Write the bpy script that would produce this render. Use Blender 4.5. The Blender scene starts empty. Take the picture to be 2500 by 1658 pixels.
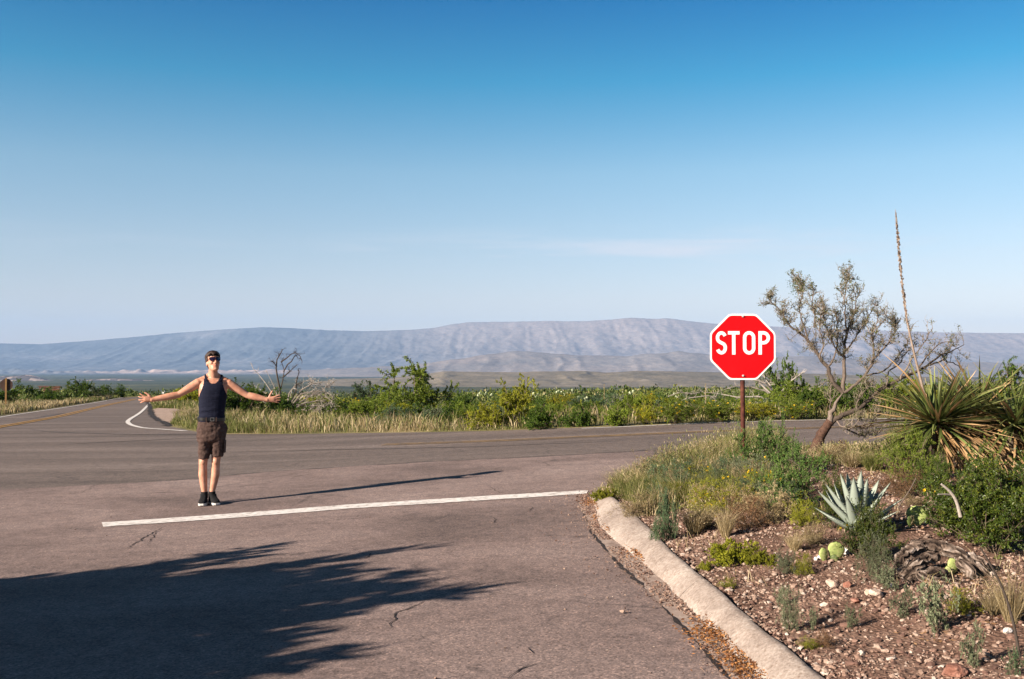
import bpy, bmesh, math, random
import numpy as np
from mathutils import Vector, Matrix, Quaternion
from mathutils.geometry import delaunay_2d_cdt

random.seed(7)
RNG = np.random.default_rng(7)
R = math.radians
scene = bpy.context.scene
COL = scene.collection

# ------------------------------------------------------------------ camera
F = 2431.0                      # focal length in source pixels (2500 wide)
EYE = 1.60
PITCH = math.atan((880 - 829) / F)
cam_d = bpy.data.cameras.new('camera')
cam_d.sensor_width = 36.0
cam_d.lens = 36.0 * F / 2500.0
cam_d.clip_start = 0.05
cam_d.clip_end = 90000
cam = bpy.data.objects.new('camera', cam_d)
cam.location = (0, 0, EYE)
cam.rotation_euler = (math.pi / 2 + PITCH, 0, 0)
COL.objects.link(cam)
scene.camera = cam

# ------------------------------------------------------------------ light
SUN_EL = R(22.4)
SH = np.array([math.sin(R(57)), math.cos(R(57))]); SH /= np.linalg.norm(SH)          # direction in which shadows fall
sun_d = bpy.data.lights.new('sun', 'SUN')
sun_d.energy = 5.0
sun_d.angle = R(0.5)
sun_d.color = (1.0, 0.87, 0.73)
sun = bpy.data.objects.new('sun', sun_d)
ld = Vector((SH[0] * math.cos(SUN_EL), SH[1] * math.cos(SUN_EL), -math.sin(SUN_EL)))
sun.rotation_euler = ld.to_track_quat('-Z', 'Y').to_euler()
sun.location = (-20, -20, 20)
COL.objects.link(sun)

world = bpy.data.worlds.new('World')
scene.world = world
world.use_nodes = True
def build_world():
    nt = world.node_tree; N = nt.nodes; L = nt.links
    N.clear()
    out = N.new('ShaderNodeOutputWorld'); bg = N.new('ShaderNodeBackground')
    sky = N.new('ShaderNodeTexSky'); sky.sky_type = 'NISHITA'
    sky.sun_disc = False
    sky.sun_elevation = SUN_EL
    sky.sun_rotation = math.atan2(-SH[0], -SH[1])
    sky.altitude = 1100; sky.air_density = 1.0; sky.dust_density = 0.6; sky.ozone_density = 2.0
    tc = N.new('ShaderNodeTexCoord'); sep = N.new('ShaderNodeSeparateXYZ')
    L.new(tc.outputs['Generated'], sep.inputs[0])
    ramp = N.new('ShaderNodeValToRGB')           # sky tint by height, darkened overhead to weaken the fill light
    ramp.color_ramp.interpolation = 'LINEAR'
    e = ramp.color_ramp.elements
    e[0].position = 0.0; e[0].color = (1.10, 0.92, 0.92, 1)
    e[1].position = 1.0; e[1].color = (0.001, 0.035, 0.075, 1)
    for p, c in SKY_RAMP:
        k = e.new(p); k.color = (*c, 1)
    L.new(sep.outputs['Z'], ramp.inputs[0])
    mul = N.new('ShaderNodeMix'); mul.data_type = 'RGBA'; mul.blend_type = 'MULTIPLY'
    mul.inputs[0].default_value = 1.0
    L.new(sky.outputs[0], mul.inputs[6]); L.new(ramp.outputs[0], mul.inputs[7])
    # thin streaks of cirrus low in the sky
    mp = N.new('ShaderNodeMapping'); mp.inputs['Scale'].default_value = (3.0, 3.0, 42.0)
    mp.inputs['Rotation'].default_value = (0, R(0.8), 0); mp.inputs['Location'].default_value = CLOUD_SHIFT
    L.new(tc.outputs['Generated'], mp.inputs[0])
    nz = N.new('ShaderNodeTexNoise'); nz.inputs['Scale'].default_value = 1.6
    nz.inputs['Detail'].default_value = 7; nz.inputs['Roughness'].default_value = 0.62; nz.inputs['Distortion'].default_value = 0.6
    L.new(mp.outputs[0], nz.inputs['Vector'])
    cr = N.new('ShaderNodeMapRange'); cr.inputs['From Min'].default_value = 0.47; cr.inputs['From Max'].default_value = 0.72
    L.new(nz.outputs[0], cr.inputs['Value'])
    band = N.new('ShaderNodeValToRGB'); b = band.color_ramp.elements
    b[0].position = 0.082; b[0].color = (0, 0, 0, 1); b[1].position = 0.135; b[1].color = (0, 0, 0, 1)
    k = b.new(0.108); k.color = (1, 1, 1, 1)
    L.new(sep.outputs['Z'], band.inputs[0])
    mm = N.new('ShaderNodeMath'); mm.operation = 'MULTIPLY'
    L.new(cr.outputs[0], mm.inputs[0]); L.new(band.outputs[0], mm.inputs[1])
    m2 = N.new('ShaderNodeMath'); m2.operation = 'MULTIPLY'; L.new(mm.outputs[0], m2.inputs[0])
    # the streaks are thickest ahead and to the right, thinner elsewhere round the horizon
    az = N.new('ShaderNodeValToRGB'); q = az.color_ramp.elements
    q[0].position = 0.0; q[0].color = (.12,) * 3 + (1,); q[1].position = 1.0; q[1].color = (.12,) * 3 + (1,)
    for p, c in ((.40, .10), (.50, .7), (.56, 1.0), (.64, .7), (.74, .15)):
        k = q.new(p); k.color = (c, c, c, 1)
    ax = N.new('ShaderNodeMapRange'); ax.inputs['From Min'].default_value = -1; ax.inputs['From Max'].default_value = 1
    L.new(sep.outputs['X'], ax.inputs['Value']); L.new(ax.outputs[0], az.inputs[0]); L.new(az.outputs[0], m2.inputs[1])
    mx = N.new('ShaderNodeMix'); mx.data_type = 'RGBA'
    L.new(m2.outputs[0], mx.inputs[0]); L.new(mul.outputs[2], mx.inputs[6]); mx.inputs[7].default_value = CLOUD
    L.new(mx.outputs[2], bg.inputs['Color'])
    bg.inputs['Strength'].default_value = SKY_STRENGTH
    L.new(bg.outputs[0], out.inputs['Surface'])
SKY_STRENGTH = 0.05
SKY_RAMP = [(0.06, (1.26, 0.99, 0.91)), (0.118, (1.20, 1.06, 0.96)), (0.185, (0.98, 1.11, 1.02)), (0.27, (0.20, 0.92, 1.02)), (0.34, (0.018, 0.62, 0.93)), (0.50, (0.006, 0.17, 0.32))]
CLOUD = (6.4, 6.3, 6.6, 1)
CLOUD_SHIFT = (0.35, 0.0, 1.7)
build_world()

scene.view_settings.view_transform = 'Standard'
scene.view_settings.look = 'None'
scene.view_settings.gamma = 1.0
scene.view_settings.use_curve_mapping = False
scene.view_settings.exposure = 1.45
scene.cycles.max_bounces = 6
scene.cycles.volume_bounces = 0
scene.cycles.use_denoising = True

# ------------------------------------------------------------------ helpers: tagging
def tag(o, label=None, cat=None, group=None, kind=None):
    if label: o['label'] = label
    if cat: o['category'] = cat
    if group: o['group'] = group
    if kind: o['kind'] = kind
    return o

def link(o, parent=None):
    COL.objects.link(o)
    if parent is not None: o.parent = parent
    return o

def thing(name, loc, label, cat, group=None, rz=0.0, sc=1.0):
    o = bpy.data.objects.new(name, None)
    o.empty_display_size = 0.1
    o.location = loc; o.rotation_euler = (0, 0, rz)
    o.scale = (sc, sc, sc) if not hasattr(sc, '__len__') else sc
    link(o)
    return tag(o, label, cat, group)

def obj(name, me, mat=None, parent=None, loc=None):
    o = bpy.data.objects.new(name, me)
    if mat is not None and len(me.materials) == 0: me.materials.append(mat)
    link(o, parent)
    if loc is not None: o.location = loc
    return o

# ------------------------------------------------------------------ helpers: meshes
class MB:
    """collects vertices and faces with numpy, one float attribute 'var' per vertex"""
    def __init__(s): s.v = []; s.f = []; s.c = []; s.n = 0
    def add(s, v, f, c=0.5):
        v = np.asarray(v, dtype=np.float64).reshape(-1, 3)
        s.v.append(v)
        f = np.asarray(f, dtype=np.int64)
        s.f.append(f + s.n)
        s.c.append(np.broadcast_to(np.asarray(c, dtype=np.float64), (len(v),)))
        s.n += len(v)
    def mesh(s, name, smooth=False):
        me = bpy.data.meshes.new(name)
        if not s.v: return me
        V = np.concatenate(s.v); C = np.concatenate(s.c)
        me.vertices.add(len(V)); me.vertices.foreach_set('co', V.ravel().astype(np.float32))
        nl = sum(a.size for a in s.f); nf = sum(a.shape[0] for a in s.f)
        me.loops.add(nl); me.polygons.add(nf)
        me.loops.foreach_set('vertex_index', np.concatenate([a.ravel() for a in s.f]).astype(np.int32))
        tot = np.concatenate([np.full(a.shape[0], a.shape[1]) for a in s.f]).astype(np.int32)
        st = np.concatenate([[0], np.cumsum(tot)[:-1]]).astype(np.int32)
        me.polygons.foreach_set('loop_start', st)
        me.polygons.foreach_set('use_smooth', np.full(nf, smooth))
        me.update(calc_edges=True); me.validate()
        at = me.attributes.new('var', 'FLOAT', 'POINT')
        if len(at.data) == len(C): at.data.foreach_set('value', C.astype(np.float32))
        return me

def nrm(a): return a / np.maximum(np.linalg.norm(a, axis=-1, keepdims=True), 1e-9)

def tube(mb, pts, rad, n=5, c=0.5, cap=True, ellip=None, up=None):
    """tube along a polyline; ellip = (n_pts,2) radii in frame axes if not round"""
    P = np.asarray(pts, float); K = len(P)
    rad = np.broadcast_to(np.asarray(rad, float), (K,)) if ellip is None else None
    T = nrm(np.gradient(P, axis=0))
    ref = np.array(up if up is not None else (0.31, 0.95, 0.12), float)
    A = np.cross(T, ref); bad = np.linalg.norm(A, axis=1) < 0.1
    if bad.any(): A[bad] = np.cross(T[bad], np.array([1.0, 0, 0]))
    A = nrm(A); B = np.cross(T, A)
    th = np.arange(n) / n * 2 * math.pi
    if ellip is None:
        ra = rb = rad
    else:
        e = np.asarray(ellip, float); ra, rb = e[:, 0], e[:, 1]
    V = P[:, None, :] + A[:, None, :] * (np.cos(th)[None, :, None] * ra[:, None, None]) + B[:, None, :] * (np.sin(th)[None, :, None] * rb[:, None, None])
    V = V.reshape(-1, 3)
    i = np.arange(K - 1)[:, None] * n; j = np.arange(n)[None, :]; j2 = (j + 1) % n
    Fq = np.stack([i + j, i + j2, i + n + j2, i + n + j], -1).reshape(-1, 4)
    mb.add(V, Fq, c)
    if cap:
        for k, s in ((0, 1), (K - 1, -1)):
            ctr = P[k] ; ring = V[k * n:(k + 1) * n]
            vv = np.vstack([ring, ctr[None]])
            ff = [[(q + 1) % n, q, n] if s > 0 else [q, (q + 1) % n, n] for q in range(n)]
            mb.add(vv, ff, c)

def leaves(mb, C, D, Ln, W, c, rng, fold=0.25):
    """diamond leaves: base at C, pointing along D"""
    N = len(C)
    if N == 0: return
    D = nrm(D)
    Rn = rng.normal(size=(N, 3)); S = nrm(np.cross(D, Rn)); U = np.cross(S, D)
    Ln = np.broadcast_to(np.asarray(Ln, float), (N,))[:, None]; W = np.broadcast_to(np.asarray(W, float), (N,))[:, None]
    b = C; t = C + D * Ln; m = C + D * Ln * 0.5 + U * W * fold
    l = m + S * W * 0.5; r = m - S * W * 0.5
    V = np.stack([b, r, t, l], 1).reshape(-1, 3)
    Fq = np.arange(N * 4).reshape(N, 4)
    cc = np.repeat(np.broadcast_to(np.asarray(c, float), (N,)), 4)
    mb.add(V, Fq, cc)

def box(mb, lo, hi, c=0.5, M=None):
    x0, y0, z0 = lo; x1, y1, z1 = hi
    V = np.array([[x0, y0, z0], [x1, y0, z0], [x1, y1, z0], [x0, y1, z0], [x0, y0, z1], [x1, y0, z1], [x1, y1, z1], [x0, y1, z1]], float)
    if M is not None:
        V = np.array([M @ Vector(q) for q in V])
    mb.add(V, [[0, 3, 2, 1], [4, 5, 6, 7], [0, 1, 5, 4], [1, 2, 6, 5], [2, 3, 7, 6], [3, 0, 4, 7]], c)

# ------------------------------------------------------------------ helpers: noise (numpy value noise)
_PERM = np.random.default_rng(3).integers(0, 1 << 16, 1 << 12)
def _h(ix, iy, s):
    k = (ix * 374761393 + iy * 668265263 + s * 974634721) & 0xFFFFFFFF
    k = ((k ^ (k >> 13)) * 1274126177) & 0xFFFFFFFF
    return ((k ^ (k >> 16)) & 0xFFFF) / 65535.0
def vnoise(x, y, s=0):
    x = np.asarray(x, float); y = np.asarray(y, float)
    ix = np.floor(x).astype(np.int64); iy = np.floor(y).astype(np.int64)
    fx = x - ix; fy = y - iy
    fx = fx * fx * (3 - 2 * fx); fy = fy * fy * (3 - 2 * fy)
    a = _h(ix, iy, s); b = _h(ix + 1, iy, s); c = _h(ix, iy + 1, s); d = _h(ix + 1, iy + 1, s)
    return (a * (1 - fx) + b * fx) * (1 - fy) + (c * (1 - fx) + d * fx) * fy
def fbm(x, y, o=4, s=0, g=0.5):
    t = 0; a = 1; n = 0
    for k in range(o):
        t = t + a * vnoise(x * 2 ** k, y * 2 ** k, s + k); n += a; a *= g
    return t / n
def ss(t):
    t = np.clip(t, 0, 1); return t * t * (3 - 2 * t)

# ------------------------------------------------------------------ materials
def mat(name, col=(.5, .5, .5), rough=0.8, spec=0.3, metal=0.0):
    m = bpy.data.materials.new(name); m.use_nodes = True
    b = m.node_tree.nodes['Principled BSDF']
    b.inputs['Base Color'].default_value = (*col, 1); b.inputs['Roughness'].default_value = rough
    b.inputs['Specular IOR Level'].default_value = spec; b.inputs['Metallic'].default_value = metal
    return m, m.node_tree.nodes, m.node_tree.links, b

def ramp_node(N, stops, interp='LINEAR'):
    r = N.new('ShaderNodeValToRGB'); r.color_ramp.interpolation = interp
    e = r.color_ramp.elements
    e[0].position = stops[0][0]; e[0].color = (*stops[0][1], 1)
    e[1].position = stops[-1][0]; e[1].color = (*stops[-1][1], 1)
    for p, c in stops[1:-1]:
        k = e.new(p); k.color = (*c, 1)
    return r

def noise_node(N, L, scale, detail=5, rough=0.55, vec=None, dist=0.0, map_scale=None):
    n = N.new('ShaderNodeTexNoise'); n.inputs['Scale'].default_value = scale
    n.inputs['Detail'].default_value = detail; n.inputs['Roughness'].default_value = rough; n.inputs['Distortion'].default_value = dist
    src = None
    if vec is None:
        tc = N.new('ShaderNodeTexCoord'); src = tc.outputs['Object']
    else: src = vec
    if map_scale is not None:
        mp = N.new('ShaderNodeMapping'); mp.inputs['Scale'].default_value = map_scale
        L.new(src, mp.inputs[0]); src = mp.outputs[0]
    L.new(src, n.inputs['Vector'])
    return n

def mixc(N, L, fac, a, b, blend='MIX'):
    m = N.new('ShaderNodeMix'); m.data_type = 'RGBA'; m.blend_type = blend
    if hasattr(fac, 'links'): L.new(fac, m.inputs[0])
    else: m.inputs[0].default_value = fac
    for v, i in ((a, 6), (b, 7)):
        if hasattr(v, 'links'): L.new(v, m.inputs[i])
        else: m.inputs[i].default_value = (*v, 1)
    return m.outputs[2]

def bump(N, L, b, h, strength=0.3, dist=0.01):
    k = N.new('ShaderNodeBump'); k.inputs['Strength'].default_value = strength; k.inputs['Distance'].default_value = dist
    L.new(h, k.inputs['Height']); L.new(k.outputs[0], b.inputs['Normal'])

def noisy(name, stops, scale, rough=0.85, detail=6, bmp=0.0, bdist=0.01, spec=0.2, bscale=None, map_scale=None):
    m, N, L, b = mat(name, rough=rough, spec=spec)
    n = noise_node(N, L, scale, detail, 0.6, map_scale=map_scale)
    r = ramp_node(N, stops); L.new(n.outputs[0], r.inputs[0]); L.new(r.outputs[0], b.inputs['Base Color'])
    if bmp:
        n2 = noise_node(N, L, bscale or scale * 3, 4, 0.6)
        bump(N, L, b, n2.outputs[0], bmp, bdist)
    return m

def foliage(name, stops, transl=0.30, rough=0.6, objvar=0.25, spec=0.15):
    """leaf colour per leaf (attribute var) with a little difference from plant to plant"""
    m = bpy.data.materials.new(name); m.use_nodes = True
    N = m.node_tree.nodes; L = m.node_tree.links; b = N['Principled BSDF']
    at = N.new('ShaderNodeAttribute'); at.attribute_name = 'var'
    r = ramp_node(N, stops); L.new(at.outputs['Fac'], r.inputs[0])
    oi = N.new('ShaderNodeObjectInfo')
    hs = N.new('ShaderNodeHueSaturation')
    mr = N.new('ShaderNodeMapRange'); mr.inputs['To Min'].default_value = 1 - objvar; mr.inputs['To Max'].default_value = 1 + objvar
    L.new(oi.outputs['Random'], mr.inputs['Value']); L.new(mr.outputs[0], hs.inputs['Value'])
    L.new(r.outputs[0], hs.inputs['Color'])
    L.new(hs.outputs[0], b.inputs['Base Color'])
    b.inputs['Roughness'].default_value = rough; b.inputs['Specular IOR Level'].default_value = spec
    if transl:
        t = N.new('ShaderNodeBsdfTranslucent'); L.new(hs.outputs[0], t.inputs['Color'])
        mx = N.new('ShaderNodeMixShader'); mx.inputs[0].default_value = transl
        L.new(b.outputs[0], mx.inputs[1]); L.new(t.outputs[0], mx.inputs[2])
        L.new(mx.outputs[0], N['Material Output'].inputs['Surface'])
    return m

def var_mat(name, stops, rough=0.85, spec=0.2, bmp=0.0, bscale=60, speck=0.0, sscale=80):
    m, N, L, b = mat(name, rough=rough, spec=spec)
    at = N.new('ShaderNodeAttribute'); at.attribute_name = 'var'
    r = ramp_node(N, stops); L.new(at.outputs['Fac'], r.inputs[0]); c = r.outputs[0]
    if speck:
        n = noise_node(N, L, sscale, 4, 0.6)
        mr = N.new('ShaderNodeMapRange'); mr.inputs['To Min'].default_value = 1 - speck; mr.inputs['To Max'].default_value = 1 + speck
        mr.inputs['From Min'].default_value = 0.3; mr.inputs['From Max'].default_value = 0.7
        L.new(n.outputs[0], mr.inputs['Value'])
        hs = N.new('ShaderNodeHueSaturation'); L.new(mr.outputs[0], hs.inputs['Value']); L.new(c, hs.inputs['Color']); c = hs.outputs[0]
    L.new(c, b.inputs['Base Color'])
    if bmp:
        n2 = noise_node(N, L, bscale, 5, 0.6); bump(N, L, b, n2.outputs[0], bmp, 0.01)
    return m

def asphalt(name, c0, c1, c2, streak=None):
    m, N, L, b = mat(name, rough=0.88, spec=0.25)
    tc = N.new('ShaderNodeTexCoord'); v = tc.outputs['Object']
    big = noise_node(N, L, 0.35, 6, 0.62, vec=v, dist=0.4, map_scale=(1, 1.6, 1) if streak is None else streak)
    r = ramp_node(N, [(0.3, c0), (0.5, c1), (0.7, c2)]); L.new(big.outputs[0], r.inputs[0])
    mid = noise_node(N, L, 7.0, 8, 0.75, vec=v)
    rm = ramp_node(N, [(0.3, (0.66, 0.66, 0.67)), (0.5, (1, 1, 1)), (0.72, (1.28, 1.25, 1.22))]); L.new(mid.outputs[0], rm.inputs[0])
    c = mixc(N, L, 1.0, r.outputs[0], rm.outputs[0], 'MULTIPLY')
    vo = N.new('ShaderNodeTexVoronoi'); vo.inputs['Scale'].default_value = 95.0; L.new(v, vo.inputs['Vector'])
    sp = ramp_node(N, [(0.0, (0.50, 0.49, 0.48)), (0.45, (0.95, 0.94, 0.93)), (0.8, (1.2, 1.17, 1.14)), (1.0, (2.0, 1.85, 1.7))])
    L.new(vo.outputs['Color'], sp.inputs[0])
    c = mixc(N, L, 0.95, c, sp.outputs[0], 'MULTIPLY')
    gr = noise_node(N, L, 42, 4, 0.8, vec=v); g2 = ramp_node(N, [(0.36, (0.62, 0.61, 0.60)), (0.5, (1, 1, 1)), (0.64, (1.40, 1.36, 1.32))]); L.new(gr.outputs[0], g2.inputs[0])
    c = mixc(N, L, 0.8, c, g2.outputs[0], 'MULTIPLY')
    # hairline cracks, only in some patches
    v2 = N.new('ShaderNodeTexVoronoi'); v2.feature = 'DISTANCE_TO_EDGE'; v2.inputs['Scale'].default_value = 0.55
    wob = noise_node(N, L, 2.6, 5, 0.7, vec=v)
    add = N.new('ShaderNodeMix'); add.data_type = 'VECTOR'; add.inputs[0].default_value = 0.22
    L.new(v, add.inputs[4]); L.new(wob.outputs['Color'], add.inputs[5])
    L.new(add.outputs[1], v2.inputs['Vector'])
    ck = N.new('ShaderNodeMapRange'); ck.inputs['From Min'].default_value = 0.004; ck.inputs['From Max'].default_value = 0.008
    L.new(v2.outputs['Distance'], ck.inputs['Value'])
    pm = noise_node(N, L, 0.9, 3, 0.5, vec=v)
    pr = N.new('ShaderNodeMapRange'); pr.inputs['From Min'].default_value = 0.5; pr.inputs['From Max'].default_value = 0.6
    L.new(pm.outputs[0], pr.inputs['Value'])
    inv = N.new('ShaderNodeMath'); inv.operation = 'SUBTRACT'; inv.inputs[0].default_value = 1.0; L.new(ck.outputs[0], inv.inputs[1])
    km = N.new('ShaderNodeMath'); km.operation = 'MULTIPLY'; L.new(inv.outputs[0], km.inputs[0]); L.new(pr.outputs[0], km.inputs[1])
    k2 = N.new('ShaderNodeMath'); k2.operation = 'MULTIPLY'; k2.inputs[1].default_value = 0.42; L.new(km.outputs[0], k2.inputs[0])
    c = mixc(N, L, k2.outputs[0], c, (0.03, 0.025, 0.025))
    L.new(c, b.inputs['Base Color'])
    bump(N, L, b, gr.outputs[0], 0.5, 0.008)
    return m

# ------------------------------------------------------------------ ground shape
_S = np.array([-1e4, 20, 26, 34, 48, 73, 87, 117, 150, 200, 300, 500, 1000, 2000, 4000, 8000, 16000, 40000], float)
_Z = np.array([0, 0, -.03, -.15, -.55, -1.05, -1.38, -2.05, -3.6, -7, -13, -22, -40, -62, -85, -118, -155, -170], float)
def prof(s):
    w = np.maximum(np.abs(s) * 0.05, 1.0)
    return (np.interp(s - w, _S, _Z) + np.interp(s, _S, _Z) * 2 + np.interp(s + w, _S, _Z)) / 4
def base_z(x, y):
    x = np.asarray(x, float); y = np.asarray(y, float)
    t = 0.9 * y - 0.44 * x
    a = ss((y - 80) / 220.0)
    # the junction also tilts: it falls away to the left
    k = 0.012 + 0.038 * ss((y - 4.0) / 8.0)
    tilt = k * 6.0 * np.tanh(x / 6.0) * np.where(x > 0, 1 - ss((y - 26) / 40.0), 1 - ss((y - 120) / 200.0))
    return prof(t * (1 - a) + y * a) + tilt

def ray(px, py):
    u = (px - 1250) / F; v = -(py - 829) / F
    c, s = math.cos(PITCH), math.sin(PITCH)
    return np.array([u, c - v * s, s + v * c])
def at(px, py, Y):
    d = ray(px, py); return np.array([0, 0, EYE]) + d * (Y / d[1])
def hit(px, py, zf, y0=2.5, y1=4000):
    d = ray(px, py)
    ys = np.geomspace(y0, y1, 1200); X = d[0] / d[1] * ys; Z = EYE + d[2] / d[1] * ys
    g = Z - zf(X, ys); k = np.nonzero(g < 0)[0]
    if len(k) == 0: return np.array([X[-1], ys[-1]])
    k = max(k[0], 1); a, b = ys[k - 1], ys[k]
    for _ in range(40):
        mmid = (a + b) / 2
        if EYE + d[2] / d[1] * mmid - float(zf(d[0] / d[1] * mmid, mmid)) < 0: b = mmid
        else: a = mmid
    return np.array([d[0] / d[1] * a, a])
def road_pts(pl): return [hit(px, py, base_z) for px, py in pl]

# kerb edge (lower, road side) and the inner (upper, gravel side) edge
KERB_L = [(1452, 1240), (1462, 1288), (1498, 1322), (1550, 1362), (1622, 1424), (1684, 1492), (1772, 1582), (1852, 1658), (1990, 1800), (2200, 2030)]
KERB_R = [(1494, 1232), (1537, 1262), (1584, 1300), (1640, 1350), (1740, 1432), (1800, 1488), (1852, 1530), (1930, 1592), (2012, 1658), (2160, 1800), (2400, 2030)]
KL = np.array([hit(a, b, base_z, 1.0) for a, b in KERB_L])
KZ = [0.035, 0.07, 0.095, 0.115, 0.12, 0.12, 0.12, 0.12, 0.12, 0.12, 0.12]
KRr = np.array([hit(a, b, lambda x, y, q=q: base_z(x, y) + q, 1.0) for (a, b), q in zip(KERB_R, KZ)])
KL = np.vstack([KL, KL[-1] + (KL[-1] - KL[-2]) * 6]); KRr = np.vstack([KRr, KRr[-1] + (KRr[-1] - KRr[-2]) * 6])
def kl_x(y): o = np.argsort(KL[:, 1]); return np.interp(y, KL[o, 1], KL[o, 0])
def kr_x(y): o = np.argsort(KRr[:, 1]); return np.interp(y, KRr[o, 1], KRr[o, 0])

# near edge of the crossing road = far side of the gravel corner
EDGE_B = np.array(road_pts([(1446, 1216), (1520, 1178), (1620, 1140), (1720, 1120), (1850, 1109), (2010, 1099), (2150, 1091), (2400, 1079), (2700, 1066)]))
EDGE_B = np.vstack([EDGE_B, EDGE_B[-1] + (EDGE_B[-1] - EDGE_B[-2]) * 14])
def pl_dist(x, y, P):
    x = np.asarray(x, float); y = np.asarray(y, float); best = np.full(np.broadcast(x, y).shape, 1e9)
    for a, b in zip(P[:-1], P[1:]):
        d = b - a; l2 = d @ d
        t = np.clip(((x - a[0]) * d[0] + (y - a[1]) * d[1]) / l2, 0, 1)
        best = np.minimum(best, np.hypot(x - a[0] - t * d[0], y - a[1] - t * d[1]))
    return best
def inside(x, y, P):
    x = np.asarray(x, float); y = np.asarray(y, float); c = np.zeros(np.broadcast(x, y).shape, bool); n = len(P)
    for i in range(n):
        x0, y0 = P[i]; x1, y1 = P[(i + 1) % n]
        if y0 == y1: continue
        k = ((y0 > y) != (y1 > y)) & (x < (x1 - x0) * (y - y0) / (y1 - y0) + x0)
        c ^= k
    return c
KMID = (KL[:, None] * 0 + 0)
_ym = KRr[:, 1]
KM = np.stack([(kl_x(_ym) + kr_x(_ym)) / 2 , _ym], 1)
ISLAND = np.vstack([KM[::-1], EDGE_B, [[60, KM[-1][1]]]])
def mound(x, y):
    dk = pl_dist(x, y, KM); db = pl_dist(x, y, EDGE_B)
    h = np.minimum(0.045 + 0.062 * ss((dk - .03) / .09) + 0.13 * ss(dk / 1.8), 0.02 + 0.22 * ss(db / 2.8))
    return base_z(x, y) + h + (fbm(x * 1.7, y * 1.7, 3, 5) - 0.5) * 0.07 * ss(dk / 0.5) + (fbm(x * 9, y * 9, 2, 8) - 0.5) * 0.02 * ss(dk / 0.2)
def ground_z(x, y):
    x = np.asarray(x, float); y = np.asarray(y, float)
    b = base_z(x, y)
    far = ss((y - 24) / 12.0)
    rough = (fbm(x * 0.12, y * 0.12, 4, 11) - 0.5) * 0.5 * far * ss(pl_dist(x, y, VERGE) / 6.0)
    isl = inside(x, y, ISLAND)
    dv = pl_dist(x, y, VERGE)
    drop = 0.85 * ss((dv - 1.0) / 14.0) * ss((x / np.maximum(y, 1.0) + 0.36) / 0.06) * ss((y - 18) / 6.0)   # the scrub lies lower than the road bank
    return np.where(isl, mound(x, y), b + rough * 0.7 - drop)

# far edge of the crossing road round the corner into the road going away
FAR_B_PX = [(2900, 1006), (2500, 1014), (2150, 1022), (1800, 1029), (1540, 1040), (1200, 1052), (900, 1057), (540, 1060), (479, 1054), (414, 1041), (390, 1027), (373, 1017), (366, 1004), (367, 994), (360, 982), (350, 974)]
FAR_B = np.array(road_pts(FAR_B_PX))
FAR_B = np.vstack([FAR_B[0] + (FAR_B[0] - FAR_B[1]) * 12, FAR_B])
LEFT_A_PX = [(318, 970), (287, 972), (220, 984), (147, 995), (70, 1006), (0, 1016), (-120, 1034)]
LEFT_A = np.array(road_pts(LEFT_A_PX))
_e = np.array([(FAR_B[-1] + LEFT_A[0]) / 2])
_dir = nrm(FAR_B[-1] - FAR_B[-2])
TIP = np.array([FAR_B[-1] + np.array([-9.0, 60.0]), LEFT_A[0] + np.array([-9.0, 60.0])])
LEFT_END = np.array([LEFT_A[-1] + (LEFT_A[-1] - LEFT_A[-2]) * 1.2, [-15.0, 5.0], [-14.0, -12.0], [1.9, -12.0]])
VERGE = np.vstack([FAR_B, TIP, LEFT_A])
_kk = [p for p in KL[::-1] if True]
ROAD = np.vstack([FAR_B, TIP, LEFT_A, LEFT_END[:3], [[KM[-1][0], -12.0]], KM[::-1], EDGE_B])
# line where the newer side-road surface meets the crossing road
SEAM = np.array(road_pts([(-900, 1230), (-200, 1206), (150, 1188), (420, 1174), (700, 1148), (1000, 1130), (1300, 1116), (1480, 1106), (1640, 1096), (1760, 1092)]))
GUT_PX = [(1424, 1256), (1442, 1302), (1502, 1372), (1582, 1448), (1664, 1532), (1760, 1640), (1900, 1800), (2110, 2030)]
GUT = np.array([hit(a, b, base_z, 1.0) for a, b in GUT_PX])
PATCH = np.array(road_pts([(365, 1003), (374, 1017), (391, 1027), (416, 1036), (432, 1020), (462, 1004), (430, 998), (385, 996)]))

# ------------------------------------------------------------------ materials of the setting
M_SIDE = asphalt('side_road_asphalt', (0.122, 0.091, 0.083), (0.200, 0.149, 0.137), (0.268, 0.206, 0.190))
M_ROAD = asphalt('main_road_asphalt', (0.098, 0.078, 0.070), (0.138, 0.110, 0.099), (0.190, 0.154, 0.140), streak=(0.25, 2.2, 1))
def concrete():
    m, N, L, b = mat('kerb_concrete', rough=0.92, spec=0.15)
    tc = N.new('ShaderNodeTexCoord'); v = tc.outputs['Object']
    a = noise_node(N, L, 3.2, 8, 0.7, vec=v); r = ramp_node(N, [(0.28, (0.215, 0.170, 0.144)), (0.5, (0.325, 0.268, 0.232)), (0.72, (0.42, 0.36, 0.315))]); L.new(a.outputs[0], r.inputs[0])
    f = noise_node(N, L, 38, 8, 0.8, vec=v); r2 = ramp_node(N, [(0.30, (0.62, 0.58, 0.55)), (0.5, (1, 1, 1)), (0.70, (1.30, 1.32, 1.35))]); L.new(f.outputs[0], r2.inputs[0])
    c = mixc(N, L, 1.0, r.outputs[0], r2.outputs[0], 'MULTIPLY')
    vo = N.new('ShaderNodeTexVoronoi'); vo.inputs['Scale'].default_value = 70; L.new(v, vo.inputs['Vector'])
    sp = ramp_node(N, [(0.0, (0.70, 0.62, 0.56)), (0.5, (1, 1, 1)), (1.0, (1.25, 1.25, 1.25))]); L.new(vo.outputs['Color'], sp.inputs[0])
    c = mixc(N, L, 0.7, c, sp.outputs[0], 'MULTIPLY'); L.new(c, b.inputs['Base Color'])
    bump(N, L, b, f.outputs[0], 0.8, 0.014); return m
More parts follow.
